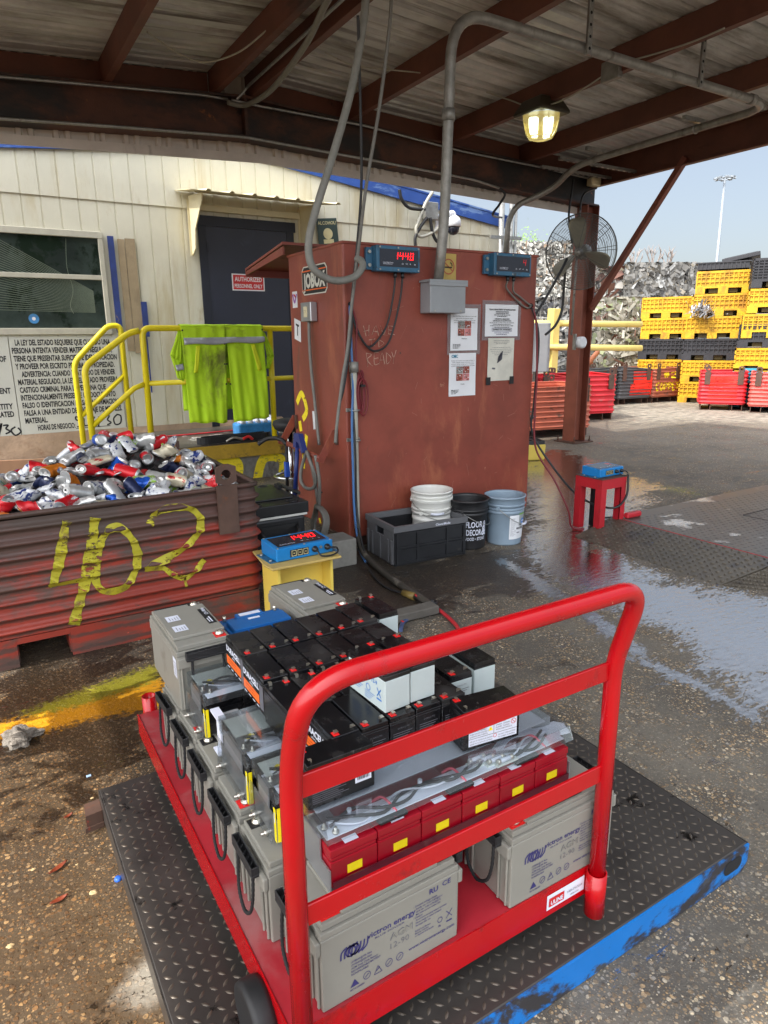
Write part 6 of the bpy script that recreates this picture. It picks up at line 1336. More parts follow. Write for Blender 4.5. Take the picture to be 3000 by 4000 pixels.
for i, (px, py, s_, lab) in enumerate(((365, 3490, .012, 'pale tan pebble left of the black scale, the largest'), (385, 3230, .008, 'small grey pebble near the scale corner'), (130, 3400, .008, 'small tan pebble at the far left'), (300, 3380, .006, 'tiny pale pebble near the brown leaf'), (370, 3425, .005, 'tiny white pebble beside the blue cap'), (2320, 3420, .005, 'x'), (40, 3700, .01, 'cream pebble at the bottom left'), (360, 3120, .007, 'grey pebble just above the scale corner'))):
    if lab != 'x': c_ = at(px, py, z=0); lump('pebble', lab, 'pebble', c_, s_*.7, M_pebble, 20+i, (1.3, 1, .7), .15)
for i, (px, py, a, lab) in enumerate(((228, 3395, .5, 'long rust brown leaf on the brown concrete, the longer one'), (232, 3520, .2, 'short red brown leaf on the brown concrete nearer the viewer'), (268, 3192, .4, 'dark shrivelled leaf left of the scale corner'))):
    c_ = at(px, py, z=.004); mb = MB(); l_, w2 = (.03, .008) if i == 0 else ((.024, .008) if i == 1 else (.015, .006)); ca, sa = math.cos(a), math.sin(a)
    mb.sheet([[(c_.x+u*l_*ca-v*w2*(1-u*u)*sa, c_.y+u*l_*sa+v*w2*(1-u*u)*ca, .004+.007*abs(v)+.004*u*u) for v in (-1, -.4, .4, 1)] for u in np.linspace(-1, 1, 9)], 0, True); tag(mb.build('leaf', M_leaf, solid=.001), lab, 'leaf')
c_ = at(462, 3440, z=0); mb = MB(); mb.lathe([(.0, .0), (.009, .0), (.011, .005), (.008, .012), (0, .010)], c_, 9); tag(mb.build('plastic_scrap', M_plasb), 'crushed bright blue plastic cap beside the black scale', 'cap')
c_ = at(347, 3033, z=0); mb = MB(); mb.box((c_.x-.008, c_.y-.006, 0), (c_.x+.008, c_.y+.006, .004)); tag(mb.build('plastic_scrap', pm('pale_blue_scrap', (150, 176, 206), .5), bevel=.001), 'tiny pale blue plastic scrap left of the scale', 'scrap')
# ---------------------------------------------------------------- yard at the right: bins, containers, bales
def gnd(px, d):
    p = at(px, 1312, d=d); return (p.x, p.y)
x, y = gnd(2210, 10.15)
corr_bin('scrap_bin', 'faded orange corrugated bin standing behind the canopy column', (x-.12, y+.52, 0), R(-13), 1.55, .95, .80, M_binorg, 'corrugated bins in the yard', ribs=8)
x, y = gnd(2155, 12.3); corr_bin('scrap_bin', 'bright red corrugated bin mostly hidden behind the orange bin, left of the column', (x, y, 0), R(-13), 1.0, .9, .84, M_binred, 'corrugated bins in the yard', ribs=7)
x, y = gnd(2262, 12.6); corr_bin('scrap_bin', 'bright red corrugated bin peeking out right behind the column', (x+.1, y, 0), R(-16), 1.0, .9, .84, M_binred, 'corrugated bins in the yard', ribs=7)
def fb(px0, px1, d0, d1, lab, mat, marks=(), h=.80):
    a = Vector(gnd(px0, d0)); b = Vector(gnd(px1, d1)); u = (b-a); w_ = u.length; ang = math.atan2(u.y, u.x); n = Vector((-u.y, u.x)).normalized(); c = (a+b)/2+n*.5
    mk_ = [(m_, [((p[0]-.5)*w_, p[1]*h) for p in P_], wd) for m_, P_, wd in marks]
    return corr_bin('scrap_bin', lab, (c.x, c.y, 0), ang, w_-.03, 1.0, h, mat, 'corrugated bins in the yard', ribs=8, marks=mk_)
fb(2278, 2428, 14.6, 15.1, 'dark grey corrugated bin sprayed 395 in white', M_bindark, [(M_paintwht, [(.42, .82), (.52, .74), (.45, .68), (.56, .84)], .02), (M_paintwht, [(.6, .8), (.68, .84), (.64, .72), (.72, .72)], .02), (M_paintwht, [(.28, .6), (.36, .64), (.32, .54), (.38, .48), (.3, .4)], .03), (M_paintwht, [(.58, .6), (.48, .6), (.5, .5), (.58, .52), (.55, .3)], .03), (M_paintwht, [(.84, .64), (.7, .62), (.7, .5), (.82, .5), (.84, .38), (.7, .3)], .035), (M_paintwht, [(.84, .3), (.84, .22), (.7, .23)], .025)])
fb(2430, 2563, 15.1, 15.5, 'dark corrugated bin sprayed with a big bright red patch', M_bindark, [(M_paintred, [(.42, z_), (.98, z_+.01)], .075) for z_ in np.arange(.32, .94, .08)]+[(M_paintred, [(.34, z_), (.98, z_)], .07) for z_ in np.arange(.3, .58, .08)])
def lettermark(mt, s_, u0, v0, w_, h_, wd):
    G_ = {'C': [[(1, .9), (.4, 1), (0, .5), (.4, 0), (1, .1)]], 'O': [[(.5, 1), (0, .5), (.5, 0), (1, .5), (.5, 1)]], 'P': [[(0, 0), (0, 1)], [(0, 1), (.9, .8), (.8, .5), (0, .45)]], 'E': [[(1, 1), (0, 1), (0, 0), (1, 0)], [(0, .5), (.8, .5)]], 'R': [[(0, 0), (0, 1)], [(0, 1), (.9, .8), (.7, .5), (0, .5)], [(.4, .5), (1, 0)]], '#': [[(.3, 0), (.4, 1)], [(.7, 0), (.8, 1)], [(0, .35), (1, .35)], [(0, .7), (1, .7)]], '2': [[(0, .8), (.5, 1), (.9, .75), (0, 0)], [(0, 0), (1, 0)]]}
    return [(mt, [(u0+(k+.1+.7*a)*w_, v0+b*h_) for a, b in P_], wd) for k, ch in enumerate(s_) for P_ in G_[ch]]
fb(2566, 2676, 15.5, 15.9, 'rusty corrugated bin painted #2 COPPER in yellow', pm('rusty_orange_bin', (168, 92, 70), .6, 0, .1, 3, [((96, 74, 66), 4, .52, .12, .7, (1, 1, 2))]), lettermark(M_spryel, '#2', .34, .72, .26, .16, .03)+lettermark(M_spryel, 'COPPER', .1, .36, .15, .22, .03))
fb(2752, 2945, 13.9, 13.55, 'bright red corrugated bin in front of the container stacks', M_binred, [(M_paintred, [(.2, z_), (.8, z_+.01)], .07) for z_ in np.arange(.3, .9, .09)])
fb(2952, 3150, 13.3, 12.9, 'red corrugated bin cut by the right picture edge', pm('salmon_bin', (206, 92, 84), .5, 0, .1, 3, [((206, 40, 50), 2.5, .55, .1, .6, (1, 1, 2))]), [(M_paintred, [(.3, z_), (.9, z_)], .06) for z_ in (.4, .58, .76)])
# copper pipes poking out of a bin
mb = MB(); a = at(2290, 1425, d=14.0); mb.tube([a, at(2335, 1375, d=14.2)], .05, 10); mb.tube([at(2280, 1432, d=14), at(2310, 1415, d=14.2)], .04, 10)
tag(mb.build('copper_pipe', pm('copper_pipe', (176, 110, 78), .5, .3, .1, 6)), 'copper coloured pipe ends poking out of the bins right of the column', 'pipes')
# bulk containers
def container_mesh(w_, d_, h_, tall=False):
    body = MB(); base = MB(); hb_ = .15
    base.box((-w_/2, -d_/2, hb_-.03), (w_/2, d_/2, hb_))
    for x in (-w_/2, -.1, w_/2-.2):
        for y in (-d_/2, -.1, d_/2-.2): base.box((x, y, .0215), (x+.2, y+.2, hb_-.0305))
    for x in (-w_/2, -.1, w_/2-.2): base.box((x, -d_/2, 0), (x+.2, d_/2, .021))
    base.box((-w_/2+.06, -d_/2+.28, .0215), (w_/2-.06, d_/2-.28, hb_-.031), 1); base.box((-w_/2+.28, -d_/2+.06, .022), (w_/2-.28, d_/2-.06, hb_-.0315), 1)  # dark blocks added inside the base stand in for shade in the fork openings
    t = .035
    for a, b in (((-w_/2+.03, -d_/2+.03), (w_/2-.03, -d_/2+.03+t)), ((-w_/2+.03, d_/2-.03-t), (w_/2-.03, d_/2-.03)), ((-w_/2+.03, -d_/2+.0305+t), (-w_/2+.03+t, d_/2-.0305-t)), ((w_/2-.03-t, -d_/2+.0305+t), (w_/2-.03, d_/2-.0305-t))): body.box((*a, hb_+.0005), (*b, h_))
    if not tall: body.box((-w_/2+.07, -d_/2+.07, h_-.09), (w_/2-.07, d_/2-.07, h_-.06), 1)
    nz = 3 if not tall else 7; n = 12
    for s_, L_, ax in ((-1, w_, 0), (1, w_, 0), (-1, d_, 1), (1, d_, 1)):
        o0 = s_*((d_ if ax == 0 else w_)/2-.0295); o1 = s_*(d_ if ax == 0 else w_)/2
        def bx(u0, u1, z0, z1, e=0):
            a_, b_ = sorted((o0, o1-s_*e))
            body.box((u0, a_, z0), (u1, b_, z1)) if ax == 0 else body.box((a_, u0, z0), (b_, u1, z1))
        for k in range(n+1): 
            u = -L_/2+(L_-.022)*k/n; bx(u, u+.022, hb_+.02, h_-.03, .004)
        for k in range(nz+1):
            z = hb_+.001+(h_-hb_-.05)*k/nz; bx(-L_/2, L_/2, z, z+.02)
        bx(-L_/2, L_/2, h_-.028, h_+.001)
        for k in range(6): 
            u = -L_/2+.1+(L_-.2)*k/5; bx(u-.04, u+.04, h_-.1, h_-.085)
    return body, base
protoC = {}
def container(mat, kind, loc, rz, label, h_=.485, tilt=None):
    k = (kind, mat.name)
    if k not in protoC:
        c = thing('bulk_container', label, 'container', loc, rz, 'bulk containers stacked in the yard'); b, ba = container_mesh(1.14, 1.1, h_, kind == 'tall')
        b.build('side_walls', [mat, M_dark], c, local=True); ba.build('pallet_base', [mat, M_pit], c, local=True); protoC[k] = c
    else: c = dup(protoC[k], loc, rz, label)
    if tilt: c.rotation_euler = (tilt[0], tilt[1], rz)
    return c
def stack(px0, d, ang, spec, wd=1.14):
    a = Vector(gnd(px0, d)); u = Vector((math.cos(R(ang)), math.sin(R(ang)))); n = Vector((-u.y, u.x)); z = 0
    for mat, kind, lab, h_, jog in spec:
        c = a+u*(wd/2+jog)+n*.55; container(mat, kind, (c.x, c.y, z), R(ang+jog*30), lab, h_ if kind != 'tall' else h_); z += h_+.004
Y_, B_, T_ = M_cratey, M_crateb, M_cratet
stack(2497, 16.6, -62, [(Y_, 'c', 'yellow collapsed container at the bottom of the left stack, behind the COPPER bin', .485, 0), (Y_, 'c', 'second yellow collapsed container from the bottom of the left stack', .485, .01), (B_, 'c', 'black collapsed container in the left stack under two yellow ones', .485, 0), (Y_, 'c', 'yellow collapsed container second from the top of the left stack', .485, .02), (Y_, 'c', 'yellow collapsed container topping the left stack beside the grey bale', .485, .0)])
stack(2670, 15.6, -60, [(Y_, 'c', 'yellow collapsed container on the ground, base of the middle stack', .485, .0), (Y_, 'c', 'yellow collapsed container right under the black one of the middle stack', .485, .01), (B_, 'c', 'black collapsed container in the middle stack', .485, .0), (Y_, 'c', 'yellow container just above the black one of the middle stack', .485, .02), (Y_, 'c', 'yellow container with dark panel in it, second from top of the middle stack', .485, .09), (Y_, 'c', 'topmost yellow container of the middle stack, holding black panels', .485, .12)])
a = Vector(gnd(2670, 15.6)); u = Vector((math.cos(R(-60)), math.sin(R(-60)))); n = Vector((-u.y, u.x)); c = a+u*.67+n*.55
bx_ = thing('loose_panel', 'black ribbed wall panel lying tilted on the middle stack, long one', 'panel', (c.x, c.y, 2.94), R(-60)); 
mb = MB(); mb.box((-.52, -.5, .03), (.52, .5, .16))
for k in range(12): mb.box((-.52+.085*k, -.52, .03), (-.495+.085*k, -.5005, .16))
mb.box((-.56, -.53, .1605), (.56, .5, .185)); mb.build('grid', B_, bx_, local=True)
bx2 = thing('loose_panel', 'smooth black panel propped slanting on top of the middle stack', 'panel', (c.x+.1, c.y-.2, 3.13), R(-60)); mb = MB(); mb.box((-.25, -.5, 0), (.5, .45, .09)); mb.build('slab', B_, bx2, local=True, bevel=.01); mb = MB(); mb.box((-.2, -.45, .0905), (.45, .4, .1)); mb.build('raised_rib', B_, bx2, local=True); bx2.rotation_euler = (0, R(-10), R(-60))
stack(2878, 14.3, -60, [(T_, 'c', 'teal collapsed container near the bottom of the right stack', .42, 0), (T_, 'c', 'teal collapsed container just under the yellow ones of the right stack', .35, .0), (Y_, 'c', 'lowest yellow container of the right stack', .485, .0), (B_, 'c', 'thin black container layer in the right stack', .2, .02), (Y_, 'c', 'middle yellow container of the right stack', .5, .06), (Y_, 'c', 'uppermost yellow container of the right stack', .5, .1), (B_, 'tall', 'tall black container with blue lid topping the right stack', .58, .12)])
# scrap bales
BALP = {'white': [(168, 166, 158), (134, 132, 126), (190, 188, 180), (92, 90, 86), (146, 124, 102)], 'grey': [(122, 120, 116), (98, 96, 92), (156, 156, 154), (72, 70, 68), (122, 114, 100)], 'brown': [(116, 80, 68), (190, 186, 178), (70, 68, 70), (140, 136, 130), (170, 160, 140)], 'mixed': [(152, 148, 134), (126, 122, 108), (180, 176, 164), (136, 142, 106), (100, 68, 54)], 'dark': [(92, 92, 92), (128, 126, 122), (60, 60, 62), (170, 168, 162), (110, 104, 96)]}
def bale(px0, px1, py0, py1, d, pal, lab, n=420, big=1.0, dep=1.2, seed=0):
    rr = random.Random(seed); a = at(px0, (py0+py1)/2, d=d); b = at(px1, (py0+py1)/2, d=d); tz = at((px0+px1)/2, py0, d=d).z; bz = at((px0+px1)/2, py1, d=d).z
    u = Vector((b.x-a.x, b.y-a.y, 0)); W_ = u.length; u.normalize(); nn_ = Vector((-u.y, u.x, 0)); H_ = tz-bz; c = (a+b)/2
    t = thing('scrap_bale', lab, 'bale', (c.x+nn_.x*dep/2, c.y+nn_.y*dep/2, bz), math.atan2(u.y, u.x), 'scrap metal bales stacked in the yard')
    mats = [pm(f'bale_{pal}_{i}', cc, .5, .15, .15, 5) for i, cc in enumerate(BALP[pal])]
    mb = MB()
    e = .05
    g = [[(-W_/2+W_*i/10+0*j, -dep/2+.06+.03*math.sin(i*2.3+j*1.7+seed), H_*j/6) for i in range(11)] for j in range(7)]
    mb.sheet(g, 3, False); mb.box((-W_/2+.03, -dep/2+.1, .03), (W_/2-.03, dep/2, H_-.04), 3)
    for k in range(int(n*1.7)):
        face = rr.choices((0, 1, 2, 3), (6, 2, 1.2, 1.2))[0]
        l = rr.uniform(.06, .4)*big*rr.choice((.6, .8, 1, 1.2)); w_ = rr.uniform(.02, .13)*big; th = rr.uniform(0, math.pi); bend = rr.uniform(-.09, .09)
        if face == 0: o = Vector((rr.uniform(-W_/2, W_/2), -dep/2+rr.uniform(-.02, .08), rr.uniform(0, H_))); U, V_, N_ = Vector((1,0,0)), Vector((0,0,1)), Vector((0,-1,0))
        elif face == 1: o = Vector((rr.uniform(-W_/2, W_/2), rr.uniform(-dep/2, dep/2), H_-rr.uniform(-.03, .06))); U, V_, N_ = Vector((1,0,0)), Vector((0,1,0)), Vector((0,0,1))
        else: s_ = -1 if face == 2 else 1; o = Vector((s_*(W_/2-rr.uniform(0, .05)), rr.uniform(-dep/2, dep/2), rr.uniform(0, H_))); U, V_, N_ = Vector((0,1,0)), Vector((0,0,1)), Vector((s_,0,0))
        N2 = (N_+U*rr.gauss(0, .24)+V_*rr.gauss(0, .24)).normalized()
        A1 = (U*math.cos(th)+V_*math.sin(th)); A1 = (A1-N2*A1.dot(N2)).normalized(); A2 = N2.cross(A1)
        pts = [o+A1*(-l/2)+A2*(-w_/2), o+A1*(-l/2)+A2*(w_/2), o+A2*(w_/2)+N2*bend*l, o+A2*(-w_/2)+N2*bend*l, o+A1*(l/2)+A2*(w_/2*rr.uniform(.4, 1.2)), o+A1*(l/2)+A2*(-w_/2)]
        pts = [Vector((max(-W_/2-.02, min(W_/2+.02, p.x)), p.y, max(-.02, min(H_+.03, p.z)))) for p in pts]
        mb.add(pts, [(0, 3, 2, 1), (3, 5, 4, 2)], rr.choices(range(5), (5, 3, 3, 1.6, 1.4))[0])
    mb.build('pressed_scrap', mats, t, local=True)
    mb = MB()
    for k in range(5):
        x = -W_/2+W_*(k+.5)/5; mb.tube([(x, dep/2, H_+.03), (x, -dep/2-.02, H_+.03), (x+.02, -dep/2-.035, H_*.5), (x, -dep/2-.02, 0)], .006, 4)
    mb.build('baling_wire', M_galvd, t, local=True)
    return t
bale(1990, 2310, 945, 1060, 17.5, 'white', 'pale crumpled bale at the top left, its crown rounded against the sky', 700, .55, seed=1)
bale(2000, 2300, 1060, 1165, 17.6, 'white', 'pale bale with dark clefts behind the fan', 600, .6, seed=2)
bale(2030, 2290, 1165, 1330, 17.2, 'dark', 'dark grey metal bale right of the cabinet', 420, 1.1, seed=3)
bale(2292, 2448, 1045, 1165, 18.2, 'brown', 'brown and white sheet bale right behind the column', 260, 1.5, seed=4)
bale(2440, 2712, 1030, 1168, 18.0, 'grey', 'large grey bale of folded sheet above the left container stack', 520, 1.2, seed=5)
bale(2700, 2930, 1030, 1120, 19.5, 'grey', 'grey bale farther back above the middle container stack', 420, 1.0, seed=6)
bale(2285, 2520, 1165, 1295, 17.8, 'mixed', 'cream and green tinted bale behind the upper yellow fence rail', 460, 1.15, seed=7)
bale(2285, 2520, 1295, 1445, 17.7, 'mixed', 'cream bale of the lowest row behind the lower yellow fence rail', 460, 1.15, seed=8)
bale(2030, 2290, 1330, 1450, 17.3, 'dark', 'dark bale of the lowest row left behind the yellow fence post', 300, 1.1, seed=9)
bale(2510, 2800, 1168, 1300, 18.6, 'dark', 'dark bale hidden behind the container stacks', 120, 1.2, seed=10)
bale(2510, 2800, 1300, 1440, 18.6, 'dark', 'dark bale of the lowest row hidden behind the container stacks', 120, 1.2, seed=11)
# a wad of shavings on the middle stack
rr = random.Random(4); c = at(2750, 1212, d=15.2); mb = MB()
for k in range(160):
    o = c+Vector((rr.gauss(0, .2), rr.gauss(0, .08), rr.gauss(0, .07))); a = Vector((rr.gauss(0, 1), rr.gauss(0, .5), rr.gauss(0, .7))).normalized()*rr.uniform(.05, .14); b = Vector((rr.gauss(0, .02), rr.gauss(0, .02), rr.gauss(0, .02)))
    mb.quad(o-a, o+a, o+a+b, o-a+b, 0)
tag(mb.build('metal_shavings', M_alum, solid=.003), 'wad of silver metal strips hanging out between two yellow containers', 'shavings')
# yellow pipe fence and grey cabinet
fn = thing('pipe_fence', 'pale yellow pipe fence with square post in front of the bales', 'fence', Vector((*gnd(2165, 13.4), 0)))
for py in (1264, 1357):
    mb = MB(); mb.tube([at(1960, py-3, d=13.2), at(2505, py+3, d=13.9)], .062, 12); mb.build('rail', M_fenceyel, fn)
for px in (2165, 1900):
    p = at(px, 1206, d=13.35); mb = MB(); mb.box((p.x-.09, p.y-.09, 0), (p.x+.09, p.y+.09, p.z)); mb.build('post', M_fenceyel, fn, bevel=.008)
p = at(2110, 1358, d=11.6); gc = thing('meter_cabinet', 'plain grey metal cabinet on a post behind the tool cabinet', 'cabinet', (p.x, p.y, 0))
mb = MB(); Mz = Matrix.Rotation(R(-35), 3, 'Z'); mb.obox((p.x, p.y, p.z), (.30, .2, .82), Mz); mb.build('case', M_eboxg, gc, bevel=.01)
mb = MB(); mb.obox((p.x+.1, p.y+.2, .7), (.08, .08, 1.4), Mz); mb.build('post', M_galvd, gc)
p = at(2261, 1338, Y=BY-.14); mb = MB(); mb.lathe([(.07, 0), (.08, .02), (.08, .1), (.06, .115)], (p.x, BY-.115, p.z), 20, Matrix.Rotation(R(90), 3, 'X')); mb.box((p.x-.1, BY-.16, p.z-.1), (p.x-.07, BY-.115, p.z+.12), 1); tag(mb.build('outlet_box', [M_white, M_galvd]), 'round white weatherproof outlet on the column', 'outlet')
mb = MB(); a = at(2251, 1060, Y=BY-.125); mb.tube([(a.x, BY-.13, 3.2), (a.x-.03, BY-.13, p.z+.1)], .016, 10); tag(mb.build('conduit', M_galv), 'bright straight conduit running down the front of the column', 'conduit')
cable('cable', 'black cable bending off the column top beside the fan', 'cable', [at(2240, 700, Y=6.95), at(2232, 760, Y=6.93), at(2222, 850, Y=6.93), at(2235, 950, Y=6.85)], .014, M_blackc)
cable('cable', 'black cable arching from the junction box down the column', 'cable', [at(2330, 735, Y=6.95), at(2280, 760, Y=6.9), at(2265, 830, Y=6.92), at(2262, 880, Y=6.92)], .014, M_blackc)
# fan
fc_ = at(2266, 985, Y=6.62); ax = Vector((-.90, -.42, -.12)).normalized(); zz = Vector((0, 0, 1)); sx_ = zz.cross(ax).normalized(); sy_ = ax.cross(sx_); FM = Matrix((sx_, sy_, ax)).transposed()
fan = thing('wall_fan', 'large black wire cage fan mounted high on the column', 'fan', fc_)
RF = .468
mb = MB()
def fz_(r): return .12*math.sqrt(max(0, 1-(r/RF)**2))
for k in range(30):
    r = RF*(.1+.9*k/29); mb.tube([fc_+FM @ Vector((r*math.cos(a), r*math.sin(a), fz_(r)*.8)) for a in np.linspace(0, 6.2832, 41)[:-1]], .0026 if k < 29 else .007, 4, closed=True)
for k in range(10):
    a = 2*math.pi*k/10+.1; mb.tube([fc_+FM @ Vector((r*math.cos(a), r*math.sin(a), fz_(r)*.8+.004)) for r in np.linspace(.05, RF, 6)], .0042, 4)
mb.build('front_guard', M_fan, fan)
mb = MB()
for k in range(14):
    r = RF*(.2+.8*k/13); mb.tube([fc_+FM @ Vector((r*math.cos(a), r*math.sin(a), -fz_(r)*1.0-.02)) for a in np.linspace(0, 6.2832, 41)[:-1]], .0026 if k < 13 else .007, 4, closed=True)
for k in range(10):
    a = 2*math.pi*k/10; mb.tube([fc_+FM @ Vector((r*math.cos(a), r*math.sin(a), -fz_(r)-.024)) for r in np.linspace(.1, RF, 6)], .0042, 4)
mb.build('rear_guard', M_fan, fan)
for k in range(3):
    a0 = R((96, 216, -22)[k]); g = []
    for i in range(9):
        r = .07+.35*i/8; hw = .34*(.55+.5*math.sin(math.pi*min(1, .25+i/8*.7)))
        if i == 8: hw *= .8
        g.append([fc_+FM @ Vector((r*math.cos(a0+t*hw), r*math.sin(a0+t*hw), .02+t*.07*(1-.3*i/8))) for t in np.linspace(-1, 1, 7)])
    mb = MB(); mb.sheet(g, 0, True); mb.build('blade', M_blade, fan, solid=.004)
mb = MB(); mb.lathe([(.0, .112), (.035, .112), (.04, .09), (.05, .05), (.05, -.0)], fc_, 16, FM); mb.build('hub', M_galvd, fan)
mb = MB(); mb.lathe([(.085, -.02), (.095, -.05), (.095, -.2), (.06, -.24), (0, -.24)], fc_, 18, FM); mb.build('motor', M_galvd, fan)
mb = MB(); b0 = fc_-ax*.2; mb.tube([b0, b0-ax*.12, (7.6, BY-.12, fc_.z)], .03, 10); mb.build('mount_arm', M_fan, fan)
cable('cable', 'thick black cable sweeping from the fan down behind the tool cabinet', 'cable', [at(2215, 1010, Y=6.7), at(2190, 1060, Y=6.7), at(2140, 1150, Y=6.75), at(2090, 1230, Y=6.8), at(2050, 1290, Y=6.8)], .018, M_blackc)
cable('cable', 'thick black cable hanging in a bow from the fan past the yellow post', 'cable', [at(2208, 1060, Y=6.8), at(2203, 1120, Y=6.85), at(2195, 1210, Y=6.9), at(2170, 1270, Y=6.9), at(2130, 1308, Y=6.95)], .018, M_blackc)
# grid topped yellow tray and black parts behind the cabinet
tx = Vector(at(2060, 1795, z=0)); ty = thing('battery_tray', 'yellow tray with black grid inserts on the wet floor behind the cabinet', 'tray', (tx.x, tx.y+.12, 0), R(-20))
mb = MB(); mb.prism([(-.30, -.2), (.24, -.2), (.24, .2), (-.30, .2)], (0, .2), lambda u, v, q: (u*(1+.15*q), v*(1+.15*q), q)); mb.build('tub', M_standy, ty, local=True, bevel=.015, segs=2)
mb = MB()
for i in range(5): mb.box((-.29+.125*i, -.19, .2005), (-.275+.125*i, .19, .25))
for j in range(4): mb.box((-.29, -.195+.12*j, .2005), (.23, -.18+.12*j, .248))
mb.build('grid_insert', M_blkp, ty, local=True)
hp = thing('plastic_funnel', 'black plastic funnel tray lying on a stool top at the cabinet right edge', 'funnel', (tx.x-.12, tx.y-.02, .255))
mb = MB(); mb.lathe([(.09, .32), (.1, .36), (.13, .37), (.13, .36), (.105, .35)], (tx.x-.12, tx.y+.02, .25), 20); mb.lathe([(.05, 0), (.07, .25), (.16, .30), (.165, .31), (.15, .31)], (tx.x-.10, tx.y, .2505), 20); mb.build('cone', M_blkp, hp)
# far: light pole, bare branches, a tree top
pl = at(2795, 1100, d=60); lp = thing('light_pole', 'tall grey floodlight pole against the sky', 'light pole', (pl.x, pl.y, 0))
tp = at(2832, 695, d=60); mb = MB(); mb.tube([(pl.x, pl.y, 0), (tp.x, tp.y, tp.z)], [.2, .1], 12); mb.build('mast', M_conc, lp)
mb = MB(); mb.tube([(tp.x+.62*math.cos(a), tp.y+.62*math.sin(a), tp.z-.05) for a in np.linspace(0, 6.283, 17)[:-1]], .05, 6, closed=True)
for k in range(4): a = k*math.pi/2; mb.tube([tp, (tp.x+.62*math.cos(a), tp.y+.62*math.sin(a), tp.z-.05)], .04, 6)
mb.build('ring_arm', M_conc, lp)
for k in range(8):
    a = k*math.pi/4; mb = MB(); mb.obox((tp.x+.75*math.cos(a), tp.y+.75*math.sin(a), tp.z), (.32, .32, .14), Matrix.Rotation(a, 3, 'Z') @ Matrix.Rotation(.3, 3, 'Y')); mb.build('floodlight', M_conc, lp)
for i, (px, py0, py1, sd, lab) in enumerate(((2470, 1052, 975, 1, 'leftmost spindly bare branches above the grey bale'), (2545, 1040, 960, 2, 'middle spindly bare branches above the grey bale'), (2600, 1035, 985, 3, 'rightmost short bare branches above the grey bale'))):
    rr = random.Random(sd); b0 = at(px, py0+40, d=30); t1 = at(px, py1, d=30); hgt = t1.z-b0.z; mb = MB(); mb.tube([(b0.x, b0.y, 0), (b0.x, b0.y, b0.z)], [.12, .05], 6)
    for k in range(6):
        a = rr.uniform(0, 6.28); sp = rr.uniform(.1, .45); e = Vector((b0.x+sp*math.cos(a)*1.4, b0.y+sp*math.sin(a), b0.z+hgt*rr.uniform(.7, 1.05))); m_ = Vector(b0).lerp(e, .5)+Vector((rr.uniform(-.1, .1), 0, .1)); mb.tube(catmull([b0, m_, e], 4), [.045-.004*q for q in range(9)], 5)
        for q in range(2): f_ = m_.lerp(e, rr.uniform(.2, .8)); mb.tube([f_, f_+Vector((rr.uniform(-.3, .3), 0, rr.uniform(.15, .35)))], [.02, .008], 4)
    tag(mb.build('bare_tree', M_bark, origin=(b0.x, b0.y, 0)), lab, 'tree', 'bare trees beyond the bales')
tr = thing('tree', 'pale green leafy tree top showing beyond the bales', 'tree', Vector((*gnd(2045, 34), 0)))
c = at(2045, 955, d=34); mb = MB(); mb.tube([(c.x, c.y, 0), (c.x, c.y, c.z-.3)], [.2, .08], 8); mb.build('trunk', M_bark, tr)
mb = MB(); rr = random.Random(9)
for k in range(700):
    v = Vector((rr.gauss(0, .5), rr.gauss(0, .5), rr.gauss(0, .35))); o = c+v+Vector((0, 0, -.1)); a = Vector((rr.gauss(0, 1), rr.gauss(0, 1), rr.gauss(0, 1))).normalized()*.07; b = a.orthogonal().normalized()*.04
    mb.quad(o-a, o+b, o+a, o-b)
mb.build('crown', M_leafg, tr)
# ---------------------------------------------------------------- black floor scale under the cart
sc_ = thing('floor_scale', 'black diamond plate floor scale with scraped blue side under the red cart', 'scale', (.98, 1.48, 0))
SX0, SX1, SY0, SY1, SZ = .185, 1.735, .855, 2.11, .09
mb = MB(); mb.box((SX0, SY0, .03), (SX1, SY1, SZ)); mb.build('deck_plate', M_diam, sc_, bevel=.003)
mb = MB(); pts = []; s = .0272; i = 0; x = SX0+.02
while x < SX1-.015:
    j = 0; y = SY0+.02
    while y < SY1-.015: pts.append((x, y, SZ, R(45 if (i+j) % 2 else -45)+rnd.uniform(-.04, .04), 0)); y += s; j += 1
    x += s; i += 1
lozenges(mb, pts, 0, .0118, .0036, .0019); mb.build('tread_pattern', M_tread, sc_)
mb = MB(); mb.prism([(SX0, .004), (SX1-.02, .004), (SX1, .03), (SX1, SZ-.002), (SX0, SZ-.002)], (SY0-.006, SY0-.0005), lambda u, v, q: (u, q, v))
mb.build('blue_side', M_scblue, sc_)
mb = MB(); xx = SX1-.075; o_ = [(xx+.022*math.cos(a)+(.02 if math.cos(a) > 0 else -.02), .05+.022*math.sin(a)) for a in np.linspace(0, 6.283, 25)[:-1]]
mb.add([(u, SY0-.0075, v) for u, v in o_], [tuple(range(24))]); mb.build('hand_hole', M_dark, sc_)
for xa in (SX0-.003, SX1+.0005): mb = MB(); mb.box((xa, SY0, .02), (xa+.0025, SY1, SZ-.001)); mb.build('side_plate', M_diam, sc_)
for x in (SX0+.12, SX1-.12):
    for y in (SY0+.12, SY1-.12): mb = MB(); mb.lathe([(.05, 0), (.05, .03)], (x, y, 0), 14); mb.build('foot', M_blk, sc_)
c_ = at(375, 3110, z=0); mb = MB(); mb.prism([(SX0-.055, SY1-.075), (SX0-.004, SY1-.07), (SX0-.004, SY1-.005), (SX0-.05, SY1-.01)], (.02, .06), lambda u, v, q: (u, v, q)); mb.prism([(SX0-.06, SY1-.08), (SX0-.004, SY1-.075), (SX0-.004, SY1-.07), (SX0-.06, SY1-.075)], (0, .02), lambda u, v, q: (u, v, q))
mb.build('corner_tab', M_binrust, sc_)

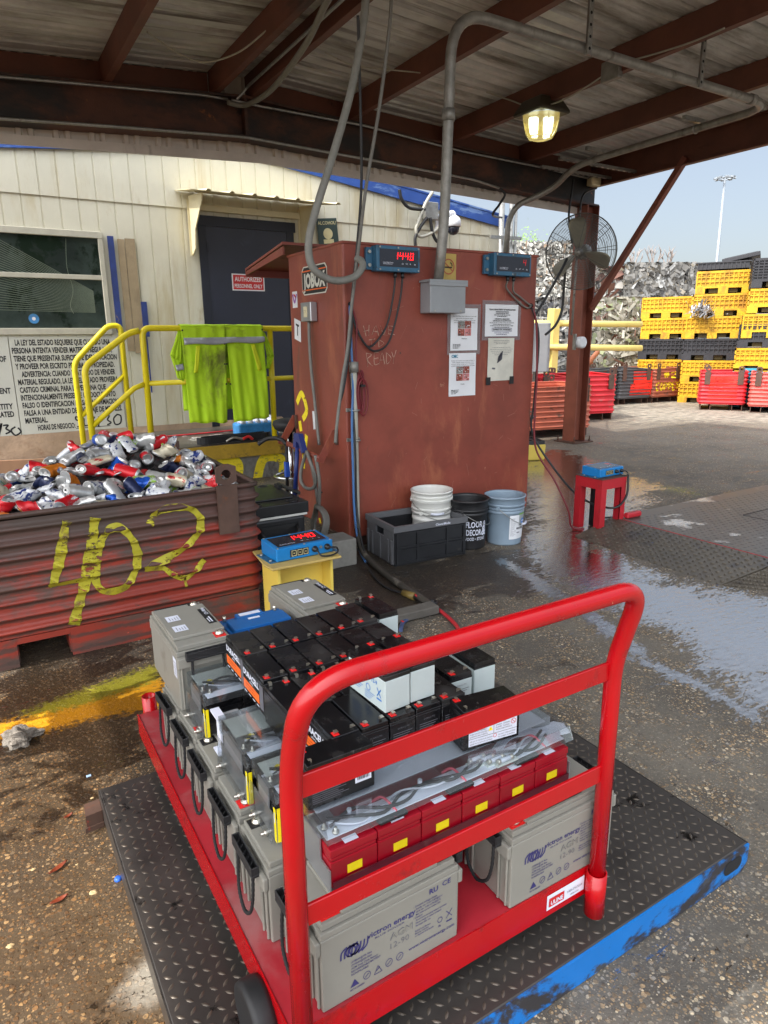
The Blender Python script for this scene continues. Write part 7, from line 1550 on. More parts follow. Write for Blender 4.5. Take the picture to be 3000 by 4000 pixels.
# ---------------------------------------------------------------- red platform cart
DZ = .244
ct = thing('platform_cart', 'red steel platform cart with tall tube handle loaded with batteries', 'cart', (.76, 1.58, SZ))
CX0, CX1, CY0, CY1 = .352, 1.175, .925, 2.24
mb = MB(); mb.box((CX0, CY0, DZ-.005), (CX1, CY1, DZ-.001)); mb.box((CX0, CY0, DZ-.075), (CX0+.004, CY1, DZ-.0055)); mb.box((CX1-.004, CY0, DZ-.075), (CX1, CY1, DZ-.0055)); mb.box((CX0+.0045, CY0, DZ-.075), (CX1-.0045, CY0+.004, DZ-.0055)); mb.box((CX0+.0045, CY1-.004, DZ-.075), (CX1-.0045, CY1, DZ-.0055))
mb.build('deck', [M_deckred], ct, bevel=.002)
mb = MB(); mb.box((CX0-.004, CY0-.004, DZ-.078), (CX1+.004, CY0-.001, DZ+.0015)); mb.box((CX0-.004, CY0-.0005, DZ-.078), (CX0-.001, CY1, DZ+.0015)); mb.build('lip', M_cart, ct)
HY = .898; RT = .0195
hL, hR = .362, 1.142
path = [(hL, HY, .12), (hL, HY, .82), (hL+.004, HY-.058, 1.0), (hR-.004, HY-.058, 1.0), (hR, HY, .80), (hR, HY, .12)]
P_ = [Vector(p) for p in path]
Q = [P_[0]]
def arc(a, b, c, r, n=10): return fillet([a, b, c], r, n)[1:-1]
Q += arc(P_[0], P_[1], P_[2], .06)+arc(P_[1], P_[2], P_[3], .115)+arc(P_[2], P_[3], P_[4], .075)+arc(P_[3], P_[4], P_[5], .05)+[P_[5]]
mb = MB(); mb.tube(Q, RT, 18); mb.build('handle', M_cart, ct)
for z_ in (.785, .525):
    mb = MB(); mb.box((hL+RT*.85, HY-.004, z_-.022), (hR-RT*.85, HY+.004, z_+.022)); mb.build('cross_bar', M_cart, ct, bevel=.0015)
for x, y in ((hL, HY), (hR, HY), (CX0+.045, CY1+.026), (CX1-.045, CY1+.026)):
    n = 20; mb = MB(); top = .245 if y < 1.5 else .29; mb.lathe([(.0205, .125), (.0245, .125), (.0245, top), (.0205, top), (.0205, .126)], (x, y, 0), n, cap=(False, False)); mb.build('handle_socket', M_cart, ct)
for x, y in ((CX0+.10, CY0+.13), (CX1-.10, CY0+.13), (CX0+.10, CY1-.13), (CX1-.10, CY1-.13)):
    mb = MB(); My = Matrix.Rotation(R(90), 3, 'Y'); rw = .0385
    mb.lathe([(.022, -.018), (rw, -.018), (rw+.0005, -.012), (rw+.0005, .012), (rw, .018), (.022, .018)], (x, y, SZ+.001+rw+.0005), 28, My); wl = mb.build('wheel', M_blkp, ct)
    mb = MB(); mb.lathe([(.0, -.019), (.0215, -.019), (.0215, .019), (0, .019)], (x, y, SZ+rw+.0015), 20, My); mb.build('rim', M_bolt, wl)
    mb = MB(); mb.box((x-.03, y-.03, DZ-.02), (x+.03, y+.03, DZ-.0055)); mb.box((x-.028, y-.018, SZ+.035), (x-.024, y+.018, DZ-.0205)); mb.box((x+.024, y-.018, SZ+.035), (x+.028, y+.018, DZ-.0205)); mb.build('caster_fork', M_galvd, ct)
# big grey wheel seen by the near left corner
mb = MB(); mb.lathe([(.06, -.024), (.072, -.022), (.075, -.012), (.075, .012), (.072, .022), (.06, .024)], (.326, 1.055, SZ+.0765), 36, Matrix.Rotation(R(90), 3, 'Y') ); wl = mb.build('wheel', M_blk, ct)
mb = MB(); mb.lathe([(.0, -.021), (.0595, -.021), (.0595, .021), (0, .021)], (.326, 1.055, SZ+.0765), 28, Matrix.Rotation(R(90), 3, 'Y')); mb.build('rim', M_galvd, wl)
mb = MB(); f = plane((1.00, CY0-.0052, DZ-.06), (1, 0, 0), (0, 0, 1)); rect(mb, f, 0, 0, .125, .042, 0); f2 = plane((1.00, CY0-.0064, DZ-.06), (1, 0, 0), (0, 0, 1)); rect(mb, f2, .006, .008, .056, .032, 1)
f3 = plane((1.00, CY0-.0076, DZ-.06), (1, 0, 0), (0, 0, 1)); text(mb, 'ULINE', f3, .031, .0135, .012, .04, 0, .03, 'C'); text(mb, '1-800-295-5510', f3, .09, .02, .006, .05, 2, .01, 'C'); text(mb, 'uline.com', f3, .09, .009, .005, .028, 2, .01, 'C'); mb.build('maker_sticker', [M_lblw, M_red, M_grayprint], ct)

# ---------------------------------------------------------------- grey block batteries (long side along X, handles at the short ends)
BL, BW, BH = .35, .167, .19
def block_battery(label, mat, face_text=True):
    b = thing('grey_battery', label, 'battery', (0, 0, 0), 0, 'grey block batteries on the cart')
    mb = MB(); x0, x1 = -BL/2+.012, BL/2-.012
    mb.box((x0, -BW/2, 0), (x1, BW/2, .150)); 
    for sx in (-1, 1):
        for y in (-.076, -.05, .044, .07): mb.box((sx*(BL/2-.0115), y, .004), (sx*(BL/2-.005), y+.006, .12))
        mb.prism([(-BW/2, .120), (BW/2, .120), (BW/2, .149), (-BW/2, .149)], (sx*(BL/2-.0118), sx*(BL/2)), lambda u, v, q: (q, u, v))
    mb.build('case', mat, b, local=True, bevel=.003, segs=2)
    mb = MB(); mb.box((x0+.0, -BW/2+.0, .1505), (x1, BW/2, .163)); mb.box((x0+.006, -BW/2+.006, .1635), (x1-.006, BW/2-.006, .176)); mb.box((x0+.05, -BW/2+.007, .1765), (x1-.05, BW/2-.007, .185))
    mb.build('lid', mat, b, local=True, bevel=.002, segs=2)
    for sx, m_ in ((-1, M_tred), (1, M_ink)):
        mb = MB(); cx_ = sx*(BL/2-.042); cy_ = -BW/2+.03 if True else 0
        mb.box((cx_-.02, cy_-.016, .1762), (cx_+.02, cy_+.016, .1775), 0); mb.lathe([(.0, .1776), (.0125, .1776), (.0125, .1815), (.009, .183), (.009, .186), (.004, .186), (.004, .181), (0, .181)], (cx_, cy_, 0), 16, None, 1); mb.build('terminal', [m_, M_tab], b, local=True)
    for sx in (-1, 1):
        mb = MB(); X_ = sx*(BL/2+.008); n = 10
        mb.box((X_-.009, -.062, .143), (X_+.009, .062, .149))
        mb.box((X_-.009, -.062, .1495), (X_-.0065, .062, .166)); mb.box((X_+.0065, -.062, .1495), (X_+.009, .062, .166)); mb.box((X_-.0064, -.062, .1495), (X_+.0064, -.059, .166)); mb.box((X_-.0064, .059, .1495), (X_+.0064, .062, .166))
        for y in (-.04, -.02, 0, .02, .04): mb.bar((X_-.006, y-.006, .157), (X_+.006, y+.006, .157), .002, .012)
        h = mb.build('carry_handle', M_blk, b, local=True, bevel=.001)
        mb = MB(); R0 = [(X_, -.045, .143), (X_+sx*.004, -.046, .09), (X_+sx*.008, -.035, .05), (X_+sx*.01, 0, .03), (X_+sx*.008, .035, .05), (X_+sx*.004, .046, .09), (X_, .045, .143)]
        C = catmull(R0, 10); mb.tube(C, [.0034+.0008*(k % 2) for k in range(len(C))], 7); mb.build('rope', M_rope, h, local=True)
    mb = MB(); tp = lambda e: (lambda u, v: Vector((u, v, .1852+e)))
    rect(mb, tp(.0006), -.065, -.07, .065, -.045, 0); text(mb, '12V-90Ah', tp(.0012), .04, -.066, .011, None, 1, .02, 'C'); rect(mb, tp(.0012), -.055, -.061, -.01, -.057, 1); rect(mb, tp(.0012), -.055, -.053, -.02, -.050, 1)
    for x in (-.055, .03): rect(mb, tp(.0006), x-.02, .02, x+.025, .06, 2); 
    for x in (-.055, .03):
        for k in range(4): rect(mb, tp(.0012), x-.014, .026+.008*k, x+.012-.004*(k % 3), .0275+.008*k, 3)
    mb.build('top_label', [M_ink, M_lblw, M_lblw, M_grayprint], b, local=True)
    if face_text:
        mb = MB(); f = lambda u, v: Vector((u-BL/2, -BW/2-.0009, v))
        lx, ly = .085, .103
        for k in range(4):
            stroke(mb, f, [(lx-.032+.008*k, ly-.012), (lx-.030+.008*k, ly+.003), (lx-.018+.008*k, ly+.010)], .0035, 0); stroke(mb, f, [(lx-.010+.008*k, ly-.014), (lx+.002+.008*k, ly-.006), (lx+.005+.008*k, ly+.008)], .0035, 0)
        for k in (-1, 1): ring(mb, f, lx-.006+k*.004, ly-.002, .012, .003, 0, 16)
        text(mb, 'victron energy', f, .112, .106, .012, .115, 0, .015); text(mb, 'BLUE POWER', f, .13, .0985, .0035, .07, 0, 0)
        text(mb, 'AGM', f, .165, .076, .016, .055, 1, -.01); text(mb, 'AGM', lambda u, v: f(u, v)+Vector((0, -.0005, 0)), .167, .0775, .013, .051, 2, -.01)
        text(mb, '12-90', f, .166, .057, .013, .045, 1, -.01)
        for k, s_ in enumerate(('12V80Ah@10h Rate', '12V90Ah@20h Rate', 'AGM Deep Cycle Battery', 'RECHARGEABLE BATTERY', 'NONSPILLABLE')): text(mb, s_, f, .075, .074-.0068*k, .0042, None, 0, .01)
        mb.add([f(.072, .022), f(.092, .022), f(.082, .037)], [(0, 1, 2)], 0); text(mb, 'BAT412800081', f, .072, .0145, .0038, None, 0, .01)
        for k in range(4):
            x = .11+.026*k
            if k == 1: stroke(mb, f, [(x-.009, .021), (x+.009, .021)], .0012); stroke(mb, f, [(x+.009, .021), (x, .037)], .0012); stroke(mb, f, [(x, .037), (x-.009, .021)], .0012)
            else: ring(mb, f, x, .03, .0085, .0013, 0, 18)
            stroke(mb, f, [(x-.004, .027), (x+.004, .033)], .0016)
        text(mb, 'RU', f, .262, .131, .011, .022, 0, .03); text(mb, 'CE', f, .295, .134, .011, .022, 0, .01)
        for k, (s_, u_) in enumerate((('- Constant voltage charge', 0), ('Standby use: 13.50-13.80V@25°C', .006), ('Cycle use: 14.40-14.70V@25°C', .006), ('Max initial current: smaller 22A', .006), ('- Caution:', 0), ('Avoid short-circuiting battery terminals', .006), ('Never charge in sealed container', .006), ('Recharge after use', .006))): text(mb, s_, f, .222+u_, .119-.0062*k, .0042 if u_ == 0 else .0036, None, 0, .01)
        for k, s_ in enumerate(('Sealed Lead Battery', 'Must be recycled', 'or disposed of properly')): text(mb, s_, f, .226, .064-.0055*k, .0036, None, 0, .01)
        ring(mb, f, .29, .061, .007, .0014, 0, 6); text(mb, 'Pb', f, .286, .045, .005, None, 0, .01); stroke(mb, f, [(.306, .056), (.322, .073)], .0014); stroke(mb, f, [(.306, .073), (.322, .056)], .0014); rect(mb, f, .307, .047, .322, .05); 
        text(mb, 'www.victronenergy.com', f, .21, .030, .0065, .118, 0, .015)
        mb.build('printed_face', [M_navyprint, M_grayprint, M_batt], b, local=True)
    return b
ZK = 1.125        # lid and terminals included the blocks stand 0.21 m
pb = block_battery('grey battery with navy print facing the viewer, nearest the left handle post', M_batt)
def putb(src, x, y, z, rz, lab): return dup(src, (x, y, z), rz, lab)
for o_ in list(pb.children)+[q for ch in pb.children for q in ch.children]:
    for v_ in o_.data.vertices: v_.co.z *= ZK
pb.location = (.405+BL/2, .932+BW/2, DZ+.001); pb.rotation_euler.z = R(.7)
putb(pb, .885+BL/2-.01, .924+BW/2, DZ+.001, R(-.5), 'grey battery with navy print facing the viewer beside the right handle post')
for k, (y, lab) in enumerate(((1.128, 'grey battery second from the near end of the left row, black post terminal in view'), (1.315, 'grey battery third from the near end of the left row, red terminal in view'), (1.503, 'grey battery fourth from the near end of the left row, under a clear cover'), (1.685, 'grey battery fifth in the left row, beneath the far clear pack'), (1.875, 'grey battery last in the left row, beneath the raised grey battery'))):
    b = putb(pb, .383+BL/2+.002*k, y+BW/2, DZ+.001, R(180 if k in (0, 2) else .5*k), lab)
bd_ = putb(pb, 1.0, 1.21, DZ+.001, R(2), 'dark grey battery in the shade behind the right printed battery')
for y, lab in ((1.45, 'grey battery in the right row, hidden under the packs beside the fourth battery'), (1.66, 'grey battery in the right row, hidden under the packs beside the fifth battery'), (1.95, 'grey battery under the far right grey battery at the cart end')): putb(pb, .93, y, DZ+.001, R(1), lab)
# upper grey batteries, turned a quarter
UZ = DZ+.001+.187*ZK
u1 = putb(pb, .403+BW/2, 1.805+BL/2-.008, UZ+.002, R(90), 'upper grey battery at the far left corner of the load, plain side outward'); u1['group'] = 'grey block batteries on the cart'
for c in u1.children:
    if c.name.startswith('printed_face'): bpy.data.objects.remove(c); break
mb = MB(); f = lambda u, v: Vector((u-BL/2, BW/2+.0009, v)); rect(mb, f, .02, .10, .055, .16, 0)
for k in range(5): rect(mb, lambda u, v: f(u, v)+Vector((0, .0006, 0)), .024, .108+.009*k, .05-.004*(k % 2), .1105+.009*k, 1)
mb.build('side_label', [M_lblw, M_grayprint], u1, local=True)
putb(pb, .822+BW/2, 1.815+BL/2-.01, UZ, R(91), 'upper grey battery at the far end of the load beside the blue one')
# blue battery
bb = thing('blue_battery', 'blue lidded grey battery between the two upper grey batteries', 'battery', (.70, 1.94, UZ))
mb = MB(); mb.box((.60, 1.855, UZ), (.80, 2.02, UZ+.135)); mb.build('case', M_batt, bb, bevel=.003)
mb = MB(); mb.box((.595, 1.85, UZ+.1355), (.805, 2.025, UZ+.16)); mb.box((.605, 1.895, UZ+.1605), (.797, 1.975, UZ+.175)); mb.box((.645, 1.9755, UZ+.1605), (.735, 2.012, UZ+.178)); mb.build('lid', M_blub, bb, bevel=.003, segs=2)
mb = MB()
for a in ((.655, 1.982, .725, 2.004, UZ+.1786), (.672, 1.95, .712, 1.964, UZ+.1756), (.765, 1.985, .795, 2.003, UZ+.1606)): mb.quad((a[0], a[1], a[4]), (a[2], a[1], a[4]), (a[2], a[3], a[4]), (a[0], a[3], a[4]))
mb.build('label', M_lblw, bb)
mb = MB()
for x in (.61, .785): mb.lathe([(.006, UZ+.16), (.006, UZ+.178)], (x, 2.01, 0), 8)
mb.build('terminal', M_tab, bb)

# ---------------------------------------------------------------- battery packs in the middle layer
PZ0 = DZ+.001+.187*ZK
def bolt(mb, x, y, z, M=None): mb.lathe([(.0075, 0), (.0075, .004), (.004, .0042), (.004, .012), (0, .0135)], (x, y, z), 8, M, 0)
def pack(label, x0, x1, y0, y1, zt_, cells, red):
    p = thing('battery_pack', label, 'battery pack', ((x0+x1)/2, (y0+y1)/2, PZ0), 0, 'covered battery packs on the cart'); W_ = (x1-x0)
    hb_ = .09 if red else .105; n = cells
    cw = W_/n
    for k in range(n):
        a, b = x0+k*cw+.0008, x0+(k+1)*cw-.0008
        mb = MB(); m_ = M_redb if red else M_blkb
        mb.box((a, y0+.004, PZ0+.004), (b, y1-.004, PZ0+hb_-.028)); mb.box((a+.0015, y0+.0055, PZ0+hb_-.0275), (b-.0015, y1-.0055, PZ0+hb_-.018)); mb.box((a, y0+.004, PZ0+hb_-.0175), (b, y1-.004, PZ0+hb_)); c = mb.build('cell', m_, p, bevel=.0025, segs=2)
        if red:
            mb = MB(); mb.quad((a+.036, y0+.0032, PZ0+.024), (a+.070, y0+.0032, PZ0+.024), (a+.070, y0+.0032, PZ0+.044), (a+.036, y0+.0032, PZ0+.044), 0); mb.build('yellow_label', [M_lily], c); mb = MB(); mb.quad((a+.035, y0+.008, PZ0+hb_+.0008), (a+.066, y0+.008, PZ0+hb_+.0008), (a+.066, y0+.024, PZ0+hb_+.0008), (a+.035, y0+.024, PZ0+hb_+.0008), 1)
            mb.build('white_label', [M_lblw, M_lblw], c)
    mb = MB(); mb.box((x1+.001, y0, PZ0), (x1+.004, y1, PZ0+hb_*.55)); mb.build('end_plate', M_alum, p)
    mb = MB(); mb.box((x0-.004, y0, PZ0), (x0-.001, y1, PZ0+hb_*.55)); mb.box((x0-.004, y0+.04, PZ0+hb_*.5505), (x0-.001, y1-.03, PZ0+hb_+.004)); mb.box((x0-.0035, y0+.04, PZ0+hb_+.0045), (x0+.05, y1-.05, PZ0+hb_+.0065)); mb.build('end_plate', M_alum, p)
    if not red:
        mb = MB(); mb.box((x0-.0055, y0-.0005, PZ0+.002), (x0-.0045, y0+.010, PZ0+.085), 0); mb.box((x0-.0062, y0+.002, PZ0+.05), (x0-.0058, y0+.006, PZ0+.075), 1); mb.box((x0-.002, y0-.0022, PZ0+.002), (x0+.006, y0-.001, PZ0+.085)); mb.build('yellow_label', [M_lily, M_lblw], p)
    # clear folded cover
    mb = MB(); e = .004; zc = zt_
    mb.quad((x0-e, y0+.01, zc), (x1+e, y0+.01, zc), (x1+e, y1+e, zc), (x0-e, y1+e, zc))
    mb.quad((x0-e, y0+.01, zc), (x1+e, y0+.01, zc), (x1+e, y0-e, zc-.030), (x0-e, y0-e, zc-.030)); mb.quad((x0-e, y1+e, zc), (x1+e, y1+e, zc), (x1+e, y1+e, zc-.05), (x0-e, y1+e, zc-.05))
    mb.quad((x0-e, y0+.01, zc), (x0-e, y1+e, zc), (x0-e, y1+e, zc-.036), (x0-e, y0+.0, zc-.036))
    if not red:
        mb.quad((x0-e-.012, y0, PZ0+.003), (x0-e-.012, y1, PZ0+.003), (x0-e-.008, y1, PZ0+.08), (x0-e-.008, y0, PZ0+.08))
    mb.build('clear_cover', M_clearp, p, solid=.002)
    # white tray with wiring
    zt2 = PZ0+hb_+.001
    wo_ = -.03 if red else 0
    mb = MB(); mb.box((x0+.002, y0+.050+wo_, zt2+.012*red), (x1-.002, y0+.094+wo_, zt2+.003+.012*red)); mb.build('white_strip', M_lblw, p)
    mb = MB()
    for ph in (0, 1.4, 2.6):
        mb.tube(catmull([(x0+.02+k*(W_-.06)/10, y0+.07+wo_+.018*math.sin(k*1.9+ph), zt2+.010+.013*red+.006*math.sin(k*1.3+ph)) for k in range(11)], 5), .0034 if ph < 2 else .0022, 6, 0 if ph < 2 else 1)
    mb.build('wiring', [M_blackc, M_lblw], p)
    mb = MB()
    for k in (0, 1): bolt(mb, x0+.012+.014*k, y0+.062+wo_*.4-.022*k, zt2+.003+.012*red)
    mb.build('tray_bolt', M_bolt, p)
    mb = MB(); mb.box((x0+.006, y0+(y1-y0)*.52, zt_-.012), (x0+.17, y1-.004, zt_-.010)) if not red else mb.box((x0+.004, y0+.066, zt_-.010), (x1-.02, y1-.002, zt_-.008)); mb.build('card', M_bracket if not red else M_lblw, p)
    if not red: mb = MB(); mb.box((x0+.01, y0+.012, zt2+.0035), (x0+.15, y0+.045, zt2+.0055)); mb.build('white_plate', M_lblw, p)
    if not red:
        mb = MB()
        for y in (y0+.03, y1-.03): mb.tube([(x0-.03, y, PZ0+.012), (x0-.004, y, PZ0+.012)], .0035, 8); mb.tube([(x0-.022, y, PZ0+.012), (x0-.014, y, PZ0+.012)], .0075, 6)
        mb.build('side_bolt', M_bolt, p)
        mb = MB(); mb.tube(catmull([(x0+.03, y0+.082, zt2+.008), (x0+.04, y0+.09, zt2+.014), (x0+.05, y0+.082, zt2+.008)], 4), .005, 6); mb.build('yellow_clip', M_lily, p)
    else:
        mb = MB()
        for k in range(4):
            xx, yy = x0+W_*.60+.018*k, y0+.056-.012*k
            mb.box((xx-.012, yy-.006, zt2+.0155), (xx+.05, yy+.006, zt2+.020)); mb.tube([(xx-.004, yy, zt2+.026), (xx+.034, yy, zt2+.026)], .0052, 8, 1); mb.tube([(xx-.008, yy, zt2+.026), (xx, yy, zt2+.026)], .0062, 8, 2); mb.tube([(xx+.03, yy, zt2+.026), (xx+.038, yy, zt2+.026)], .0062, 8, 2)
        mb.build('fuse_block', [M_bracket, M_lblw, M_tab], p)
        for k, xf in enumerate((.18, .45, .75)): mb = MB(); mb.box((x0+W_*xf, y0+.008, zt2+.0005), (x0+W_*xf+.07, y0+.028, zt2+.0115)); mb.build('black_splice', M_blk, p, bevel=.004)
        for xf in (.21, .49, .86): mb = MB(); mb.tube(catmull([(x0+W_*xf, y0+.072, zt2+.012), (x0+W_*xf+.012, y0+.05, zt2+.032), (x0+W_*xf+.028, y0+.02, zt2+.012)], 5), .003, 6); mb.build('pink_tie', pm('pink_tie', (232, 90, 110), .45), p)
        for xf in (.11, .38): mb = MB(); mb.lathe([(.005, 0), (.005, .018)], (x0+W_*xf, y0+.055, zt2+.015), 10); mb.build('standoff', M_lblw, p)
        mb = MB(); X_ = x1-.02; mb.box((X_-.02, y1-.075, zt2+.0035), (X_+.045, y1-.02, zt2+.03)); mb.lathe([(.0155, 0), (.0155, .045)], (X_-.045, y1-.045, zt2+.018), 12, Matrix.Rotation(R(90), 3, 'Y')); mb.build('power_connector', M_eboxg, p, bevel=.003)
        mb = MB(); mb.prism([(X_-.02, y0+.055), (X_+.06, y0+.04), (X_+.075, y0+.075), (X_+.06, y0+.095), (X_-.02, y0+.1)], (zt2+.0035, zt2+.008), lambda u, v, q: (u, v, q)); mb.build('white_handle', M_lblw, p)
        mb = MB()
        for k in range(5): mb.tube(catmull([(X_-.15, y0+.06+.006*k, zt2+.01), (X_-.1, y0+.08+.005*k, zt2+.02), (X_-.04, y0+.07+.006*k, zt2+.018), (X_+.02, y0+.06+.008*k, zt2+.01)], 5), .0022, 5)
        mb.build('white_lead', M_lblw, p)
        mb = MB(); mb.box((x0+.002, y0-.003, PZ0), (x1-.002, y0-.001, PZ0+.022)); mb.build('front_tray', pm('dark_red_tray', (84, 20, 34), .3), p)
    return p
pack('red celled battery pack under a clear cover behind the cart cross bars', .472, 1.118, .985, 1.15, .598, 6, True)
pack('black celled pack with yellow stickers, right behind the red pack', .437, 1.09, 1.165, 1.295, .584, 6, False)
pB = pack('black celled pack with a grey connector on its end, middle of the left side', .430, 1.085, 1.315, 1.51, .584, 6, False)
pack('black celled pack nearest the upper grey battery at the far left', .428, 1.06, 1.635, 1.79, .584, 6, False)
c = thing('power_connector', 'grey plug connector on a white bracket between the two left packs', 'connector', (.47, 1.555, .4555))
mb = MB(); mb.box((.455, 1.525, .522), (.50, 1.585, .55)); mb.tube([(.50, 1.545, .537), (.55, 1.545, .537)], .013, 10); mb.tube([(.50, 1.57, .537), (.55, 1.57, .537)], .013, 10); mb.build('body', M_eboxg, c, bevel=.003)
mb = MB(); mb.box((.437, 1.545, .46), (.442, 1.575, .56)); mb.box((.427, 1.53, .5605), (.45, 1.59, .566)); mb.box((.425, 1.535, .4555), (.445, 1.58, .4598)); mb.build('bracket', M_lblw, c)
mb = MB()
for k, m_ in enumerate((0, 1, 0)): mb.tube(catmull([(.55, 1.545+.01*k, .54), (.59, 1.55+.012*k, .56), (.63, 1.54+.02*k, .55)], 5), .004, 6, m_)
mb.build('lead', [M_lblw, M_red], c)

# ---------------------------------------------------------------- small black batteries (long side along Y)
SL, SW, SH = .1515, .0675, .098
def small_battery(label, face, ring_top=False, low=M_blkb):
    b = thing('small_battery', label, 'battery', (0, 0, 0), 0, 'small black batteries piled on the cart')
    mb = MB(); mb.box((-SW/2, -SL/2, 0), (SW/2, SL/2, SH-.0165)); mb.build('case', low, b, local=True, bevel=.0015)
    mb = MB(); mb.box((-SW/2-.0004, -SL/2-.0004, SH-.016), (SW/2+.0004, SL/2+.0004, SH-.011)); mb.box((-SW/2+.0012, -SL/2+.0012, SH-.0105), (SW/2-.0012, SL/2-.0012, SH))
    if ring_top:
        for i in range(2):
            for j in range(3): mb.tube([(-.015+.03*i+.0085*math.cos(a), -.045+.036*j+.0085*math.sin(a), SH+.0002) for a in np.linspace(0, 6.283, 19)[:-1]], .0005, 4, closed=True)
    mb.build('lid', M_blkb, b, local=True, bevel=.001)
    mb = MB(); y = -SL/2+.014
    mb.box((-SW/2+.007, y-.009, SH+.0003), (-SW/2+.021, y+.007, SH+.0009), 1)
    for x in (-SW/2+.014, SW/2-.013):
        mb.box((x-.004, y+.0, SH+.001), (x+.0042, y+.001, SH+.009), 0); mb.box((x-.004, y-.0085, SH+.008), (x+.0042, y-.0002, SH+.009), 0)
    mb.build('terminals', [M_tab, M_tred], b, local=True)
    fx = lambda e: (lambda u, v: Vector((-SW/2-e, SL/2-u, v)))
    fy = lambda e: (lambda u, v: Vector((-SW/2+u, -SL/2-e, v)))
    mb = MB()
    if face == 'orange':
        text(mb, 'DURACELL', fx(.0007), .006, .058, .017, .112, 0, .04); text(mb, 'ultra', fx(.0007), .05, .048, .007, .026, 0, .01); rect(mb, fx(.0006), .004, .018, .118, .044, 1); text(mb, 'MAINTENANCE FREE', fx(.0011), .02, .034, .0035, .06, 2); text(mb, 'RECHARGEABLE BATTERY', fx(.0011), .02, .026, .0035, .07, 2)
        for k in range(4): rect(mb, fx(.0007), .008+.03*k, .009, .026+.03*k, .012, 0)
        rect(mb, fx(.0006), .121, .012, .147, .078, 3)
    elif face == 'white':
        rect(mb, fx(.0006), .008, .006, .135, .074, 0); text(mb, 'Lead Acid', fx(.0011), .02, .066, .005, None, 2, .02)
        for k in range(12): rect(mb, fx(.0011), .012, .012+.0045*k, .06, .0135+.0045*k, 4); rect(mb, fx(.0011), .086, .012+.0045*k, .13, .0135+.0045*k, 4)
        for k in range(3): z = .018+.018*k; mb.add([fx(.0011)(.066, z), fx(.0011)(.08, z), fx(.0011)(.073, z+.012)], [(0, 1, 2)], 5 if k != 1 else 6)
    for k in range(9): rect(mb, fy(.0007), .008, .056-.0055*k, .008+.05-.006*(k % 4), .0575-.0055*k, 3)
    text(mb, 'DURA12-7F2', fy(.0007), .02, .066, .004, None, 3)
    mb.build('printed_label', [M_lblw, M_orange, M_ink, M_grayprint, M_grayprint, M_lily, M_bluep], b, local=True)
    return b
P0 = {k: small_battery('x', *a) for k, a in {'o': ('orange',), 'w': ('white',), 'r': ('plain', True), 'n': ('plain',), 'g': ('plain', True, M_lgb)}.items()}
usedp = set()
def sb(kind, x, y, z, rz, lab, flip=False):
    r_ = R(rz+(180 if flip else 0))
    if kind not in usedp:
        usedp.add(kind); o = P0[kind]; o.location = (x, y, z); o.rotation_euler.z = r_; o['label'] = lab; return o
    return dup(P0[kind], (x, y, z), r_, lab)
TZ = .602
colw = .0707; rows = {'A': 1.728, 'B': 1.571, 'C': 1.403, 'D': 1.262}
ordn = ['first', 'second', 'third', 'fourth', 'fifth', 'sixth', 'seventh']
spec = {'A': 'onrnnng', 'B': 'orrnrrr', 'C': 'wnnnrnr', 'D': 'onnnngg'}
rowlab = {'A': 'farthest row', 'B': 'second farthest row', 'C': 'third farthest row', 'D': 'nearest row'}
wordk = {'o': 'orange panelled black battery', 'w': 'white labelled black battery', 'r': 'ring capped black battery', 'n': 'plain topped black battery', 'g': 'black topped pale battery'}
for rw, yf in rows.items():
    for k, kd in enumerate(spec[rw]):
        x = .506+(yf-1.4)*.045+colw*(k+.5); y = yf-SL/2-.002+rnd.uniform(-.002, .002); fl = rw == 'C'; z = TZ
        if rw == 'D': x = .542+colw*(k+.5)
        if rw == 'A' and k == 6: y += .035; x += .012
        if rw == 'A' and k == 5: y += .01
        if rw == 'C' and k > 3: y += .01
        if rw == 'B' and k > 4: y -= .008
        if rw == 'D' and k >= 5: y += .075; x += .01
        if rw == 'D' and k == 6: y += .02; x += .022; fl = True
        if rw == 'C' and k >= 5: continue
        if rw == 'B' and k == 6: continue
        if rw == 'A' and k == 6: fl = True
        sb(kd, x, y, z+.0005*k, rnd.uniform(-.8, .8)+(-1.5 if rw == 'D' and k >= 5 else 0), f'{wordk[kd]}, {ordn[k]} from the left in the {rowlab[rw]}', fl)
# two pale batteries standing on top
wb = thing('pale_battery', 'pale grey battery with blue print standing on the black ones, left of the pair', 'battery', (.716, 1.207, .703), R(3), 'pale grey batteries on top of the pile')
mb = MB(); mb.box((-SW/2, -SL/2, 0), (SW/2, SL/2, SH-.022)); mb.build('case', M_lgb, wb, local=True, bevel=.0015)
mb = MB(); mb.box((-SW/2-.0004, -SL/2-.0004, SH-.0215), (SW/2+.0004, SL/2+.0004, SH-.011)); mb.box((-SW/2+.0012, -SL/2+.0012, SH-.0105), (SW/2-.0012, SL/2-.0012, SH)); mb.build('lid', M_blkb, wb, local=True, bevel=.001)
mb = MB(); y = SL/2-.014
for x, m_ in ((-SW/2+.014, 0), (SW/2-.013, 0)): mb.box((x-.003, y, SH+.001), (x+.0032, y+.001, SH+.0075), 0); mb.box((x-.003, y-.006, SH+.0065), (x+.0032, y-.0002, SH+.0075), 0)
mb.box((SW/2-.02, y-.007, SH+.0003), (SW/2-.006, y+.009, SH+.0009), 1); mb.build('terminals', [M_tab, M_tred], wb, local=True)
wb2 = dup(wb, (.79, 1.212, .7035), R(1), 'pale warm grey battery standing on the black ones, right of the pair')
mb = MB(); fx = lambda u, v: Vector((-SW/2-.0007, SL/2-u, v))
for k in range(9): rect(mb, fx, .012, .062-.0055*k, .012+.05-.007*(k % 3), .0638-.0055*k)
